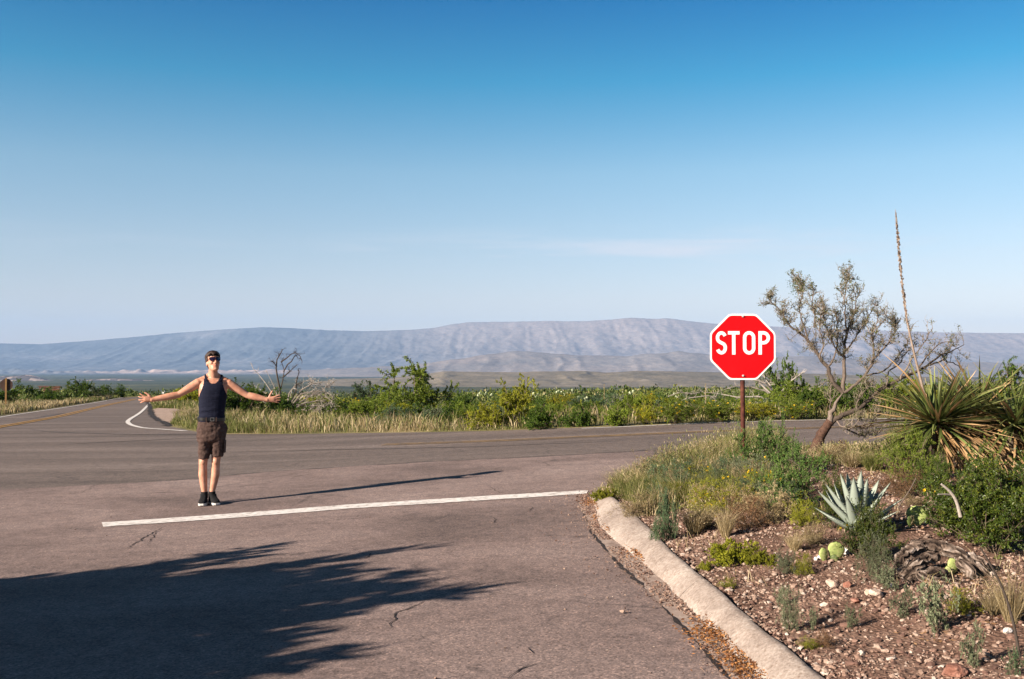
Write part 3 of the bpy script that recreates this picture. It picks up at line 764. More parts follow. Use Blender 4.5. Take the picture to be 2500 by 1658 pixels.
def gravel():
    rng = np.random.default_rng(21)
    n = 92000
    y = 3.0 + 10.5 * rng.random(n) ** 1.6; x = kr_x(y) - 0.02 + rng.random(n) ** 1.3 * 4.2
    k = inside(x, y, ISLAND) & (np.abs(x) < y * 0.62 + .4) & (fbm(x * 1.1, y * 1.1, 3, 33) + rng.normal(0, .12, n) > 0.40)
    x = x[k]; y = y[k]
    s = np.clip(rng.lognormal(-4.85, 0.45, len(x)), 0.0045, 0.026)
    z = mound(x, y) + s * 0.25
    mb = MB(); pebbles(mb, np.stack([x, y, z], 1), s, rng)
    tag(obj('gravel', mb.mesh('gravel'), M_PEB), kind='stuff')
    # grit washed along the gutter and round the head of the kerb
    n = 9000
    y = 3.0 + 8.6 * rng.random(n) ** 1.3; gxx = np.interp(y, GUT[o_, 1], GUT[o_, 0]); lxx = kl_x(y)
    u = rng.beta(2.2, 1.3, n) * 1.08; x = gxx + (lxx - gxx) * u - rng.exponential(.10, n) * (rng.random(n) < .30)
    k = fbm(x * 2.5, y * 1.4, 3, 44) > 0.40; x = x[k]; y = y[k]
    s = np.clip(rng.lognormal(-5.4, 0.5, len(x)), .003, .016)
    x2 = rng.normal(0.98, .13, 700); y2 = rng.normal(11.05, .40, 700); s2 = np.clip(rng.lognormal(-5.2, 0.5, 700), .004, .022)
    x = np.r_[x, x2]; y = np.r_[y, y2]; s = np.r_[s, s2]
    mb = MB(); pebbles(mb, np.stack([x, y, base_z(x, y) + 0.010 + s * .3], 1), s, rng, var=rng.random(len(x)) * .8)
    tag(obj('gutter_grit', mb.mesh('gutter_grit'), M_PEB), kind='stuff')
    # loose chips on the road, few and far between
    n = 420
    x = rng.uniform(-5, 1.1, n); y = rng.uniform(4.5, 12, n); x = np.where(rng.random(n) < .5, kl_x(y) - .3 - rng.exponential(.35, n), x)
    s = np.clip(rng.lognormal(-5.5, .45, n), .003, .012)
    mb = MB(); pebbles(mb, np.stack([x, y, base_z(x, y) + s * .4], 1), s, rng); tag(obj('road_chips', mb.mesh('road_chips'), M_PEB), kind='stuff')
    # rust-coloured leaf litter against the kerb
    mb = MB()
    for px, py, n, r in ((1568, 1362, 320, .085), (1745, 1560, 800, .11), (1826, 1632, 800, .11), (1446, 1232, 160, .10), (1500, 1240, 120, .1), (1452, 1268, 60, .05), (1680, 1290, 60, .07)):
        p = hit(px, py, base_z, 1.0)
        a = rng.normal(size=(n, 2)) * [r * .7, r * 1.5]
        X = p[0] + a[:, 0]; Y = p[1] + a[:, 1]
        X = np.minimum(X, kl_x(Y) + .02 + rng.random(n) * .02)
        Z = base_z(X, Y) + 0.014 + rng.random(n) * .03
        leaves(mb, np.stack([X, Y, Z], 1), rng.normal(size=(n, 3)) * [1, 1, .35], rng.uniform(.012, .03, n), rng.uniform(.006, .012, n), rng.random(n), rng)
    M_LIT = foliage('fallen_leaf_litter', [(0, (.11, .040, .014)), (.6, (.30, .125, .040)), (1, (.42, .23, .10))], .1)
    tag(obj('leaf_litter', mb.mesh('leaf_litter'), M_LIT), kind='stuff')
gravel()
M_STONE = noisy('rust_brown_stone', [(.3, (.15, .06, .04)), (.5, (.26, .12, .085)), (.7, (.36, .2, .15))], 14, bmp=.6, bdist=.02, bscale=40)
M_STONEP = noisy('pale_stone', [(.3, (.34, .23, .17)), (.5, (.47, .35, .28)), (.7, (.6, .5, .43))], 18, bmp=.6, bdist=.02, bscale=50)
M_STONEW = noisy('white_stone', [(.3, (.5, .46, .42)), (.5, (.66, .62, .58)), (.7, (.76, .73, .7))], 18, bmp=.6, bdist=.02, bscale=50)
def isl_hit(px, py): p = hit(px, py, lambda x, y: np.where(inside(x, y, ISLAND), mound(x, y), base_z(x, y)), 1.5); return np.array([p[0], p[1], float(mound(p[0], p[1])) if inside(p[0], p[1], ISLAND) else float(base_z(*p))])
def stone(px, py, wpx, hpx, m, label, seed, name='stone'):
    p = isl_hit(px, py); rng = np.random.default_rng(seed)
    bm = bmesh.new(); bmesh.ops.create_icosphere(bm, subdivisions=3, radius=1.0)
    V = np.array([v.co[:] for v in bm.verts]); Fc = np.array([[v.index for v in f.verts] for f in bm.faces]); bm.free()
    # facets: cut the ball with random planes
    for _ in range(14):
        nn = nrm(rng.normal(size=3)); d = rng.uniform(.55, .9); t = V @ nn; V = V - np.maximum(t - d, 0)[:, None] * nn
    w = wpx / F * p[1] / 2; h = hpx / F * p[1] / 2
    V = V / np.abs(V).max(0) * [w, w * .8, h] + rng.normal(0, w * .015, V.shape)
    mb = MB(); mb.add(V, Fc)
    o = obj(name, mb.mesh(name), m, loc=(p[0], p[1], p[2] + h * .72)); o.rotation_euler = (0, 0, rng.uniform(0, 6))
    return tag(o, label, 'stone', 'stones lying in the gravel')
stone(2327, 1650, 74, 34, M_STONE, 'large rust-red stone half buried at the bottom edge, right of the kerb', 1)
stone(2032, 1432, 40, 20, M_STONEP, 'flat tan stone casting a shadow, below the pair of green cactus pads', 2)
stone(2068, 1434, 20, 18, M_STONE, 'small reddish stone just right of the flat tan stone', 3)
stone(2140, 1456, 44, 22, M_STONEP, 'pale jagged stone on the gravel left of the tall leafy weed', 4)
stone(2120, 1452, 22, 16, M_STONEP, 'small pale stone touching the pale jagged stone', 12)
stone(2088, 1472, 30, 14, M_STONE, 'low brown stone in the gravel below the flat tan stone', 5)
stone(2003, 1366, 18, 16, M_STONEW, 'round white stone at the foot of the pair of green cactus pads', 6)
stone(1992, 1370, 12, 12, M_STONEW, 'smaller white stone left of the round white one by the cactus pads', 7)
stone(2065, 1352, 26, 18, M_STONEW, 'grey-white stone in shadow right of the pair of green cactus pads', 8)
stone(2178, 1434, 18, 12, M_STONEW, 'white stone in front of the grey-green weed beside the dead log', 9)
stone(2461, 1545, 26, 14, M_STONEW, 'white stone near the right edge beside the thin dark stem', 10)
stone(1873, 1622, 14, 8, M_STONEW, 'small white rock on the road near the gutter at the bottom', 11) if False else None
stone(1950, 1612, 14, 7, M_STONE, 'dark red chip of stone lying on top of the kerb near the bottom edge', 13)
stone(2160, 1592, 22, 10, M_STONEP, 'thin flat tan stone in the gravel above the large rust-red stone', 14)
stone(1936, 1262, 16, 18, M_STONEP, 'tan stone at the shaded foot of the dry bushes under the sign', 15)

# ------------------------------------------------------------------ stop sign
def stroke_poly(mb, pts, w, z=0.0, closed=False, t=0.0022):
    """flat letter stroke with square ends, standing t proud"""
    P = np.asarray(pts, float); n = len(P)
    if closed:
        T = nrm(np.roll(P, -1, 0) - np.roll(P, 1, 0))
    else: T = nrm(np.gradient(P, axis=0))
    Nn = np.stack([-T[:, 1], T[:, 0]], 1)
    A = P + Nn * w / 2; B = P - Nn * w / 2
    f3 = lambda Q, y: np.stack([Q[:, 0], np.full(n, y), Q[:, 1]], 1)
    V = np.vstack([f3(A, -t), f3(B, -t), f3(A, 0), f3(B, 0)])
    m = n if closed else n - 1; i = np.arange(m); j = (i + 1) % n
    mb.add(V, np.vstack([np.stack([i, j, j + n, i + n], 1), np.stack([i + 2 * n, j + 2 * n, j, i], 1), np.stack([i + n, j + n, j + 3 * n, i + 3 * n], 1)]))
def octagon(r, bev=0.10, k=4):
    """octagon with slightly rounded corners, flat sides up and down"""
    c = r / math.cos(math.pi / 8); C = [np.array([c * math.cos(math.pi / 8 + i * math.pi / 4), c * math.sin(math.pi / 8 + i * math.pi / 4)]) for i in range(8)]
    out = []
    for i in range(8):
        a, b, d = C[i - 1], C[i], C[(i + 1) % 8]
        p0 = b + (a - b) * bev; p1 = b + (d - b) * bev
        for t in np.linspace(0, 1, k): out.append((1 - t) ** 2 * p0 + 2 * t * (1 - t) * b + t * t * p1)
    return np.array(out)
def plate(mb, P, y0, y1):
    n = len(P); V = np.vstack([np.c_[P[:, 0], np.full(n, y0), P[:, 1]], np.c_[P[:, 0], np.full(n, y1), P[:, 1]], [[0, y0, 0], [0, y1, 0]]])
    i = np.arange(n); j = (i + 1) % n
    mb.add(V, np.vstack([np.stack([j, i, np.full(n, 2 * n)], 1), np.stack([i + n, j + n, np.full(n, 2 * n + 1)], 1)]))
    mb.add(V, np.stack([i, j, j + n, i + n], 1))
M_SRED = noisy('sign_red', [(.3, (.44, .0015, .004)), (.6, (.52, .002, .005)), (.8, (.56, .005, .009))], 3.0, rough=.5, spec=.18)
M_SWHT = noisy('sign_white', [(.3, (.76, .73, .70)), (.7, (.84, .81, .79))], 9.0, rough=.5, spec=.4)
M_RUST = noisy('rusty_pole', [(.3, (.032, .009, .007)), (.5, (.070, .020, .013)), (.7, (.12, .042, .024))], 16, rough=.75, bmp=.4, bdist=.004, bscale=90)
M_STEEL = mat('zinc_bolt', (.75, .72, .68), .35, .5, .6)[0]
def letters():
    h = 0.264; w = 0.038; out = {}
    def arc(cx, cy, rx, ry, a0, a1, n=14):
        a = np.radians(np.linspace(a0, a1, n)); return np.stack([cx + rx * np.cos(a), cy + ry * np.sin(a)], 1)
    hw = 0.128 / 2 - w / 2; hh = h / 2 - w / 2
    top = arc(0, hh * .5, hw, hh * .5, 22, 230, 18); bot = arc(0, -hh * .5, hw, hh * .5, 50, -160, 18)
    S = np.vstack([top[:-1], [[0.0 - .012, .010]] if False else np.zeros((0, 2)), resample(np.vstack([top[-1:], bot[:1]]), .015), bot[1:]])
    for _ in range(2): S[1:-1] = (S[:-2] + 2 * S[1:-1] + S[2:]) / 4
    S_m = MB(); stroke_poly(S_m, S, w); out['S'] = S_m
    T = MB(); stroke_poly(T, [(-.066, h / 2 - w / 2), (.066, h / 2 - w / 2)], w); stroke_poly(T, [(0, h / 2 - w), (0, -h / 2)], w); out['T'] = T
    O = MB(); ow = .140 / 2 - w / 2; r = ow
    ring = np.vstack([arc(0, hh - r * 1.05, r, r * 1.05, 0, 180, 18), arc(0, -hh + r * 1.05, r, r * 1.05, 180, 360, 18)]); stroke_poly(O, ring, w, closed=True); out['O'] = O
    Pm = MB(); x0 = -.065 + w / 2; stroke_poly(Pm, [(x0, h / 2), (x0, -h / 2)], w)
    ph = .150; rr = (ph - w) / 2; xc = .066 - w / 2 - rr * 1.0
    bowl = np.vstack([[[x0 + w / 2, h / 2 - w / 2]], arc(xc, h / 2 - w / 2 - rr, rr, rr, 90, -90, 16), [[x0 + w / 2, h / 2 - w / 2 - 2 * rr]]]); stroke_poly(Pm, bowl, w); out['P'] = Pm
    return out
def build_sign():
    D = 11.25; c = at(1811.5, 847, D); gz = float(mound(c[0] + .02, D))
    root = thing('stop_sign', (c[0], D, gz), 'red octagonal stop sign with white letters and border on a rusty pole', 'road sign', rz=R(2))
    cz = c[2] - gz; r = 0.372
    mb = MB(); plate(mb, octagon(r), -.002, .0); p0 = obj('sign_plate', mb.mesh('sign_plate'), M_SWHT, root, (0, -.03, cz))
    mb = MB(); plate(mb, octagon(r - .020), -.0045, -.0018); face = obj('red_face', mb.mesh('red_face'), M_SRED, p0)
    for (ch, m), x in zip(letters().items(), (-0.243, -0.103, 0.072, 0.243)):
        obj('letter', m.mesh('letter'), M_SWHT, p0, (x, -.0046, .045))
    mb = MB(); tube(mb, [(0.012, 0, -.25), (0.008, 0, 0.3), (0.0, 0, cz + .33)], .026, 14); obj('pole', mb.mesh('pole', True), M_RUST, root)
    for z in (.345, -.325):
        mb = MB(); tube(mb, [(0, -.0046, 0), (0, -.012, 0)], .013, 6); tube(mb, [(0, -.012, 0), (0, -.018, 0)], .008, 8); obj('bolt', mb.mesh('bolt'), M_STEEL, root, (0, -.031, cz + z))
build_sign()

# signs beside the road that goes away, seen far off
M_BROWN = noisy('brown_wood', [(.3, (.045, .018, .012)), (.7, (.085, .035, .022))], 3)
M_POSTY = noisy('ochre_post', [(.3, (.16, .085, .03)), (.7, (.26, .15, .06))], 3)
M_SBACK = noisy('weathered_sign_back', [(.3, (.040, .022, .018)), (.7, (.065, .038, .03))], 3)
def far_signs():
    p = hit(14, 997, base_z); z = float(base_z(*p)); s = p[1] / F
    root = thing('octagon_sign', (p[0], p[1], z), 'dark octagonal sign seen from behind on an ochre post, far left', 'road sign', rz=R(12))
    mb = MB(); plate(mb, octagon(14.5 * s), 0, .01); obj('sign_plate', mb.mesh('sign_plate'), M_SBACK, root, (0, .05, 57 * s))
    mb = MB(); box(mb, (-.045, -.02, -.3), (.045, .03, 74 * s)); obj('post', mb.mesh('post'), M_POSTY, root)
    p = hit(128, 985, base_z) ; Y = 96.0; c = at(121, 951, Y); z = float(base_z(c[0], Y)); s = Y / F
    root = thing('park_sign', (c[0], Y, z), 'low brown wooden board sign above the bushes by the road on the left', 'sign', rz=R(-8))
    cz = c[2] - z
    for k, (a, b) in enumerate(((6.5, 3.0), (2.2, -2.0), (-2.8, -6.8))):
        mb = MB(); box(mb, (-27 * s, -.04, cz + b * s), (27 * s, .04, cz + a * s)); obj('plank', mb.mesh('plank'), M_BROWN, root)
    mb = MB(); box(mb, (-30 * s, -.07, cz + 6.9 * s), (30 * s, .07, cz + 8.6 * s)); obj('cap_rail', mb.mesh('cap_rail'), M_BROWN, root)
    for x in (-17, 12):
        mb = MB(); box(mb, (x * s - .12, .045, -.3), (x * s + .12, .25, cz + 6.6 * s)); obj('post', mb.mesh('post'), M_BROWN, root)
    Y = 105.0; c = at(398.5, 957.5, Y); z = float(ground_z(c[0], Y)); s = Y / F
    root = thing('roadside_marker', (c[0], Y, z), 'small white plate on a thin post beyond the right-hand verge of the receding road', 'marker sign')
    mb = MB(); box(mb, (-2.8 * s, -.02, c[2] - z - 3.6 * s), (2.8 * s, 0, c[2] - z + 3.6 * s)); obj('plate', mb.mesh('plate'), M_SWHT, root)
    mb = MB(); tube(mb, [(0, .03, -.2), (0, .03, c[2] - z + 3 * s)], .03, 6); obj('post', mb.mesh('post'), M_STEEL, root)
    Y = 110.0; c = at(298, 968, Y); z = float(base_z(c[0], Y))
    root = thing('small_post', (c[0], Y, z), 'short dark marker post at the end of the bushes beside the receding road', 'post')
    s = Y / F; mb = MB(); box(mb, (-.06, -.06, -.2), (.06, .06, 12 * s)); obj('stake', mb.mesh('stake'), M_SBACK, root)
    mb = MB(); box(mb, (-4 * s, -.10, 6 * s), (4 * s, -.061, 11 * s)); obj('plate', mb.mesh('plate'), M_SBACK, root)
far_signs()
# ------------------------------------------------------------------ the person
def remesh(mb, voxel, smooth_it=6, smooth_f=0.5):
    """fuse overlapping closed shapes into one continuous surface"""
    me = mb.mesh('tmp'); o = bpy.data.objects.new('tmp', me); COL.objects.link(o)
    r = o.modifiers.new('r', 'REMESH'); r.mode = 'VOXEL'; r.voxel_size = voxel; r.use_smooth_shade = True
    s = o.modifiers.new('s', 'SMOOTH'); s.factor = smooth_f; s.iterations = smooth_it
    dg = bpy.context.evaluated_depsgraph_get(); dg.update()
    out = bpy.data.meshes.new_from_object(o.evaluated_get(dg))
    bpy.data.objects.remove(o, do_unlink=True); bpy.data.meshes.remove(me)
    return out
def mesh_np(me):
    V = np.empty(len(me.vertices) * 3, np.float32); me.vertices.foreach_get('co', V); V = V.reshape(-1, 3).astype(float)
    Nn = np.empty(len(me.vertices) * 3, np.float32); me.vertices.foreach_get('normal', Nn); Nn = Nn.reshape(-1, 3).astype(float)
    Fc = [list(p.vertices) for p in me.polygons]
    return V, Nn, Fc
def loft(mb, rings, n=20, sup=2.0):
    """closed loft of ellipses (cx, cy, cz, rx, ry) stacked upwards"""
    th = np.arange(n) / n * 2 * math.pi
    c, s = np.cos(th), np.sin(th); e = 2 / sup
    ux, uy = np.sign(c) * np.abs(c) ** e, np.sign(s) * np.abs(s) ** e
    V = np.vstack([np.stack([r[0] + r[3] * ux, r[1] + r[4] * uy, np.full(n, r[2])], 1) for r in rings])
    K = len(rings); i = np.arange(K - 1)[:, None] * n; j = np.arange(n)[None, :]; j2 = (j + 1) % n
    mb.add(V, np.stack([i + j, i + j2, i + n + j2, i + n + j], -1).reshape(-1, 4))
    for k, s_ in ((0, 0), (K - 1, 1)):
        r = rings[k]; vv = np.vstack([V[k * n:(k + 1) * n], [[r[0], r[1], r[2]]]])
        mb.add(vv, [[(q + 1) % n, q, n] if s_ == 0 else [q, (q + 1) % n, n] for q in range(n)])
def xform(mb, M, k0):
    """apply matrix to everything added since index k0"""
    A = np.array(M)
    for k in range(k0, len(mb.v)): mb.v[k] = mb.v[k] @ A[:3, :3].T + A[:3, 3]
def ball(mb, c, r):
    V = ICO2_V * np.asarray(r) + np.asarray(c); mb.add(V, ICO2_F)
_b = bmesh.new(); bmesh.ops.create_icosphere(_b, subdivisions=3, radius=1.0)
ICO2_V = np.array([v.co[:] for v in _b.verts]); ICO2_F = np.array([[v.index for v in f.verts] for f in _b.faces]); _b.free()

def build_person():
    p = hit(519, 1231, base_z)
    pz = float(base_z(*p)); psc = p[1] / 11.6
    root = thing('person', (p[0], p[1], pz + .006), 'man in navy tank top and brown shorts with sunglasses, arms stretched wide on the road', 'person', rz=R(14), sc=(psc * .95, psc * .95, psc))
    HEADM = Matrix.Translation((-.004, -.028, 1.640)) @ Matrix.Rotation(R(19), 4, 'Z') @ Matrix.Rotation(R(-17), 4, 'X')
    b = MB()
    # trunk
    loft(b, [(-.022, .00, .74, .150, .105), (-.022, .0, .82, .160, .112), (-.020, .0, .90, .158, .112), (-.018, 0, .97, .150, .102), (-.015, 0, 1.06, .146, .098),
             (-.010, 0, 1.16, .153, .104), (-.006, 0, 1.25, .163, .110), (-.002, .0, 1.33, .170, .108), (.0, .006, 1.385, .166, .094), (.002, .010, 1.425, .138, .076), (.002, .012, 1.455, .090, .062)], 28, 2.3)
    loft(b, [(.001, .016, 1.40, .066, .062), (.0, .012, 1.45, .060, .060), (-.001, .004, 1.50, .055, .058), (-.002, -.006, 1.55, .053, .057), (-.003, -.010, 1.60, .052, .058)], 20)
    # trapezius slopes and collar bones
    tube(b, [(-.035, .02, 1.50), (-.09, .018, 1.452), (-.15, .012, 1.425)], [.034, .040, .042], 12)
    tube(b, [(.035, .02, 1.495), (.09, .018, 1.448), (.155, .012, 1.418)], [.034, .040, .042], 12)
    tube(b, [(-.02, -.062, 1.418), (-.08, -.058, 1.432), (-.15, -.02, 1.435)], [.008, .010, .010], 8)
    tube(b, [(.02, -.062, 1.416), (.08, -.058, 1.428), (.155, -.02, 1.430)], [.008, .010, .010], 8)
    # arms: shoulder, upper arm, elbow, forearm, wrist
    def arm(S, E, W):
        S, E, W = map(np.array, (S, E, W)); 
        P = [S + (S - E) * .12, S, S + (E - S) * .25, S + (E - S) * .5, S + (E - S) * .8, E, E + (W - E) * .18, E + (W - E) * .4, E + (W - E) * .7, E + (W - E) * .92, W + (W - E) * .05]
        r = [.044, .055, .053, .048, .040, .037, .041, .041, .034, .027, .026]
        tube(b, P, r, 16)
        ball(b, E + np.array([0, .012, -.004]), (.036, .034, .036))
    SL, EL, WL = (-.172, .010, 1.405), (-.405, -.015, 1.268), (-.700, -.055, 1.216)
    SR, ER, WR = (.178, .010, 1.395), (.405, -.010, 1.256), (.642, -.050, 1.204)
    arm(SL, EL, WL); arm(SR, ER, WR)
    # hands: palm turned to the camera and up, thumb on top, fingers spread
    def hand(W, fwd, up, sgn, fingers, thumb):
        W = np.array(W); fwd = nrm(np.array(fwd, float)); up = np.array(up, float); up = nrm(up - fwd * (up @ fwd)); pal = np.cross(fwd, up) * sgn   # palm normal, towards the camera
        k0 = len(b.v)
        P = [W - fwd * .02, W + fwd * .015, W + fwd * .045, W + fwd * .075, W + fwd * .098]
        tube(b, P, 0, 14, ellip=None if False else [(.020, .026), (.018, .031), (.016, .040), (.015, .043), (.011, .041)], up=up) if False else None
        for a, wz in ((0, .030), ):
            V = []; n = 14; th = np.arange(n) / n * 2 * math.pi
            for q, (d, hw, ht) in enumerate(((-.03, .025, .021), (.0, .026, .020), (.025, .031, .019), (.05, .036, .017), (.074, .038, .015), (.090, .036, .012))):
                c = W + fwd * d
                V.append(c + np.outer(np.cos(th), up) * hw + np.outer(np.sin(th), pal) * ht)
            V = np.vstack(V); i = np.arange(5)[:, None] * n; j = np.arange(n)[None, :]; j2 = (j + 1) % n
            b.add(V, np.stack([i + j, i + j2, i + n + j2, i + n + j], -1).reshape(-1, 4))
            for ring, rv in ((0, 0), (5, 1)):
                vv = V[ring * n:(ring + 1) * n]; b.add(np.vstack([vv, vv.mean(0)[None]]), [[(q + 1) % n, q, n] if rv == 0 else [q, (q + 1) % n, n] for q in range(n)])
        ball(b, W + fwd * .035 + up * .026 + pal * .010, (.020, .020, .020))         # thumb mound
        for off, L, ang, curl in fingers:
            base = W + fwd * .085 + up * off
            d = nrm(fwd * math.cos(ang) + up * math.sin(ang)); P = [base - d * .02, base]; a = .10
            for f_ in (.46, .30, .24):
                dd = nrm(d * math.cos(a) + pal * math.sin(a)); P.append(P[-1] + dd * L * f_); a += curl
            tube(b, P, [.0095, .0098, .0092, .0086, .0072], 9)
            ball(b, P[-1], (.0072, .0072, .0072))
        d0 = nrm(fwd * thumb[0] + up * thumb[1] + pal * .30); d1 = nrm(fwd * thumb[2] + up * thumb[3] + pal * .22)
        t0 = W + fwd * .022 + up * .022; P = [t0, t0 + d0 * .035, t0 + d0 * .035 + d1 * .030, t0 + d0 * .035 + d1 * .056]
        tube(b, P, [.0135, .0125, .0110, .0085], 9); ball(b, P[-1], (.0085,) * 3)
    hand(WL, (-1, -.10, .10), (-.10, -.25, 1), 1, [(.029, .068, .34, .14), (.010, .078, .08, .18), (-.010, .072, -.20, .22), (-.028, .056, -.48, .26)], (.62, .80, .95, .38))
    hand(WR, (1, -.10, .03), (.10, -.22, 1), -1, [(.029, .070, .30, .08), (.010, .080, .10, .08), (-.010, .075, -.10, .10), (-.028, .058, -.30, .12)], (.42, .90, .55, .84))
    # legs and feet
    def leg(Pk, rads): tube(b, Pk, rads, 18)
    leg([(-.092, .005, .82), (-.100, 0, .70), (-.108, -.004, .58), (-.112, -.008, .50), (-.116, 0, .43), (-.116, .010, .34), (-.108, .012, .24), (-.098, .010, .15), (-.096, .006, .06)], [.068, .066, .060, .053, .049, .053, .045, .035, .035])
    leg([(.050, .005, .82), (.050, 0, .70), (.042, -.006, .58), (.036, -.012, .50), (.034, -.004, .43), (.030, .008, .34), (.012, .010, .24), (-.004, .008, .15), (-.008, .004, .06)], [.068, .066, .060, .053, .049, .053, .045, .035, .035])
    ball(b, (-.112, -.045, .495), (.034, .024, .040)); ball(b, (.036, -.048, .495), (.034, .024, .040))
    for x, a in ((-.098, -6), (-.002, 20)):
        dx = math.sin(R(a)); dy = -math.cos(R(a)); tube(b, [(x - dx * .06, .06, .045), (x, .0, .045), (x + dx * .09, dy * .09, .035), (x + dx * .17, dy * .17, .028)], [.030, .036, .034, .018], 12)
    # head
    k0 = len(b.v)
    loft(b, [(0, -.070, -.122, .016, .016), (0, -.066, -.116, .032, .030), (0, -.056, -.102, .044, .044), (0, -.036, -.082, .053, .064), (0, -.018, -.055, .060, .080), (0, -.008, -.022, .066, .092), (0, -.002, .018, .071, .099),
             (0, .004, .055, .073, .100), (0, .008, .085, .066, .090), (0, .010, .105, .048, .068), (0, .010, .117, .024, .036), (0, .010, .120, .006, .01)], 26, 2.15)
    tube(b, [(0, -.094, .018), (0, -.106, -.008), (0, -.117, -.034), (0, -.104, -.042)], [.008, .010, .0135, .010], 9)      # nose
    for x in (-.011, .011): ball(b, (x, -.102, -.038), (.008, .009, .007))
    tube(b, [(-.045, -.080, .026), (0, -.100, .024), (.045, -.080, .026)], [.010, .012, .010], 8)                             # brow
    for x in (-.040, .040): ball(b, (x, -.072, -.030), (.022, .022, .020))                                                     # cheeks
    ball(b, (0, -.090, -.104), (.018, .016, .015)); tube(b, [(-.022, -.088, -.066), (0, -.101, -.064), (.022, -.088, -.066)], [.005, .008, .005], 8); tube(b, [(-.018, -.088, -.076), (0, -.099, -.077), (.018, -.088, -.076)], [.005, .008, .005], 8)
    for x in (-.076, .076):
        ball(b, (x * .97, .012, -.016), (.008, .018, .028))
    xform(b, HEADM, k0)
    me = remesh(b, .0058, 4, .4); me.name = 'body'
    # skin
    m, N, L, bs = mat('skin', rough=.48, spec=.35)
    n1 = noise_node(N, L, 14, 5, .6); r = ramp_node(N, [(.3, (.38, .165, .105)), (.5, (.47, .23, .15)), (.7, (.54, .285, .20))]); L.new(n1.outputs[0], r.inputs[0]); L.new(r.outputs[0], bs.inputs['Base Color'])
    bs.inputs['Subsurface Weight'].default_value = .12; bs.inputs['Subsurface Radius'].default_value = (.012, .005, .003); bs.inputs['Subsurface Scale'].default_value = 1.0
    body = obj('body', me, m, root)
    V, Nn, Fc = mesh_np(me); C = np.array([V[f].mean(0) for f in Fc])
    def shell(name, mask, thick, m, parent, extra=None, lo=0.0):
        idx = np.nonzero(mask)[0]; used = {}; vs = []; fs = []
        for k in idx:
            ff = []
            for q in Fc[k]:
                if q not in used: used[q] = len(vs); vs.append(q)
                ff.append(used[q])
            fs.append(ff)
        P = V[vs] + Nn[vs] * (lo + (thick if extra is None else thick + extra(V[vs])))[:, None] if extra is not None else V[vs] + Nn[vs] * (lo + thick)
        me2 = bpy.data.meshes.new(name); me2.from_pydata(P.tolist(), [], fs); me2.update()
        for pl in me2.polygons: pl.use_smooth = True
        o = obj(name, me2, m, parent)
        sd = o.modifiers.new('thick', 'SOLIDIFY'); sd.thickness = thick * .9; sd.offset = -1.0
        sm = o.modifiers.new('soft', 'SMOOTH'); sm.iterations = 2; sm.factor = .4
        return o
    x, y, z = C.T
    # tank top: scooped neck, deep armholes, straps on the shoulders
    xc = x - .001; front = y < .0
    neck = np.where(front, 1.392 + (np.abs(xc) / .082) ** 2.6 * .085, 1.43 + (np.abs(xc) / .085) ** 3 * .06)
    strap = np.interp(z, [1.14, 1.22, 1.28, 1.33, 1.38, 1.43, 1.50], [.40, .166, .150, .128, .112, .106, .104])
    trunk_x = np.interp(z, [.9, 1.2, 1.3], [.30, .30, .22])
    top = (z > .955) & (z < 1.50) & (z < neck) & (np.abs(xc) < strap) & (np.abs(x) < trunk_x)
    M_TOP = mat('navy_ribbed_cotton', (.010, .012, .028), .85, .15)
    mm, N, L, bs = M_TOP
    tc = N.new('ShaderNodeTexCoord'); wv = N.new('ShaderNodeTexWave'); wv.inputs['Scale'].default_value = 60; wv.inputs['Distortion'].default_value = 1.5; L.new(tc.outputs['Object'], wv.inputs['Vector'])
    r = ramp_node(N, [(0, (.005, .006, .015)), (1, (.010, .012, .028))]); L.new(wv.outputs['Fac'], r.inputs[0]); L.new(r.outputs[0], bs.inputs['Base Color'])
    nf = noise_node(N, L, 9, 4, .6, map_scale=(.7, .7, 3.2)); bump(N, L, bs, nf.outputs[0], .55, .03)
    fold = lambda v: .003 * np.sin(v[:, 2] * 95 + np.sin(v[:, 0] * 22) * 2.0) * np.clip((1.17 - v[:, 2]) / .12, 0, 1)
    shell('tank_top', top, .007, mm, root, fold)
    # shorts, knee length and loose
    s = MB()
    loft(s, [(-.020, 0, .985, .158, .112), (-.022, 0, .93, .168, .122), (-.020, .002, .86, .180, .132), (-.020, .004, .79, .186, .136), (-.020, .004, .735, .180, .130), (-.020, .004, .715, .165, .11)], 28, 2.4)
    loft(s, [(-.108, -.004, .522, .066, .088), (-.108, -.004, .535, .070, .090), (-.107, 0, .60, .075, .096), (-.104, .002, .68, .080, .108), (-.100, .002, .77, .085, .12)], 22, 2.4)
    loft(s, [(.060, -.004, .545, .074, .088), (.060, -.004, .558, .078, .090), (.060, 0, .62, .078, .098), (.062, .002, .69, .080, .110), (.062, .002, .77, .088, .12)], 22, 2.4)
    tube(s, [(.146, .0, .93), (.150, .0, .86), (.146, .0, .80)], [.02, .036, .02], 10)
    tube(s, [(-.19, .0, .86), (-.188, .0, .80)], [.014, .014], 10)
    for k in range(len(s.v)): s.v[k] = (s.v[k] - [-.018, 0, 0]) * [.94, .94, 1] + [-.018, 0, 0]
    ms = remesh(s, .008, 4, .5); ms.name = 'shorts'
    Vs, Ns, Fs = mesh_np(ms)
    wr = (fbm(Vs[:, 0] * 16 + Vs[:, 2] * 14, Vs[:, 2] * 26 - Vs[:, 0] * 9, 3, 201) - .5) * .020 + (fbm(Vs[:, 0] * 40, Vs[:, 2] * 45 + Vs[:, 1] * 20, 2, 203) - .5) * .006
    ms.vertices.foreach_set('co', (Vs + Ns * wr[:, None]).ravel().astype(np.float32)); ms.update()
    M_SHO = noisy('brown_twill', [(.3, (.038, .021, .017)), (.5, (.060, .036, .030)), (.7, (.080, .052, .043))], 26, rough=.9, bmp=.35, bdist=.01, bscale=45)
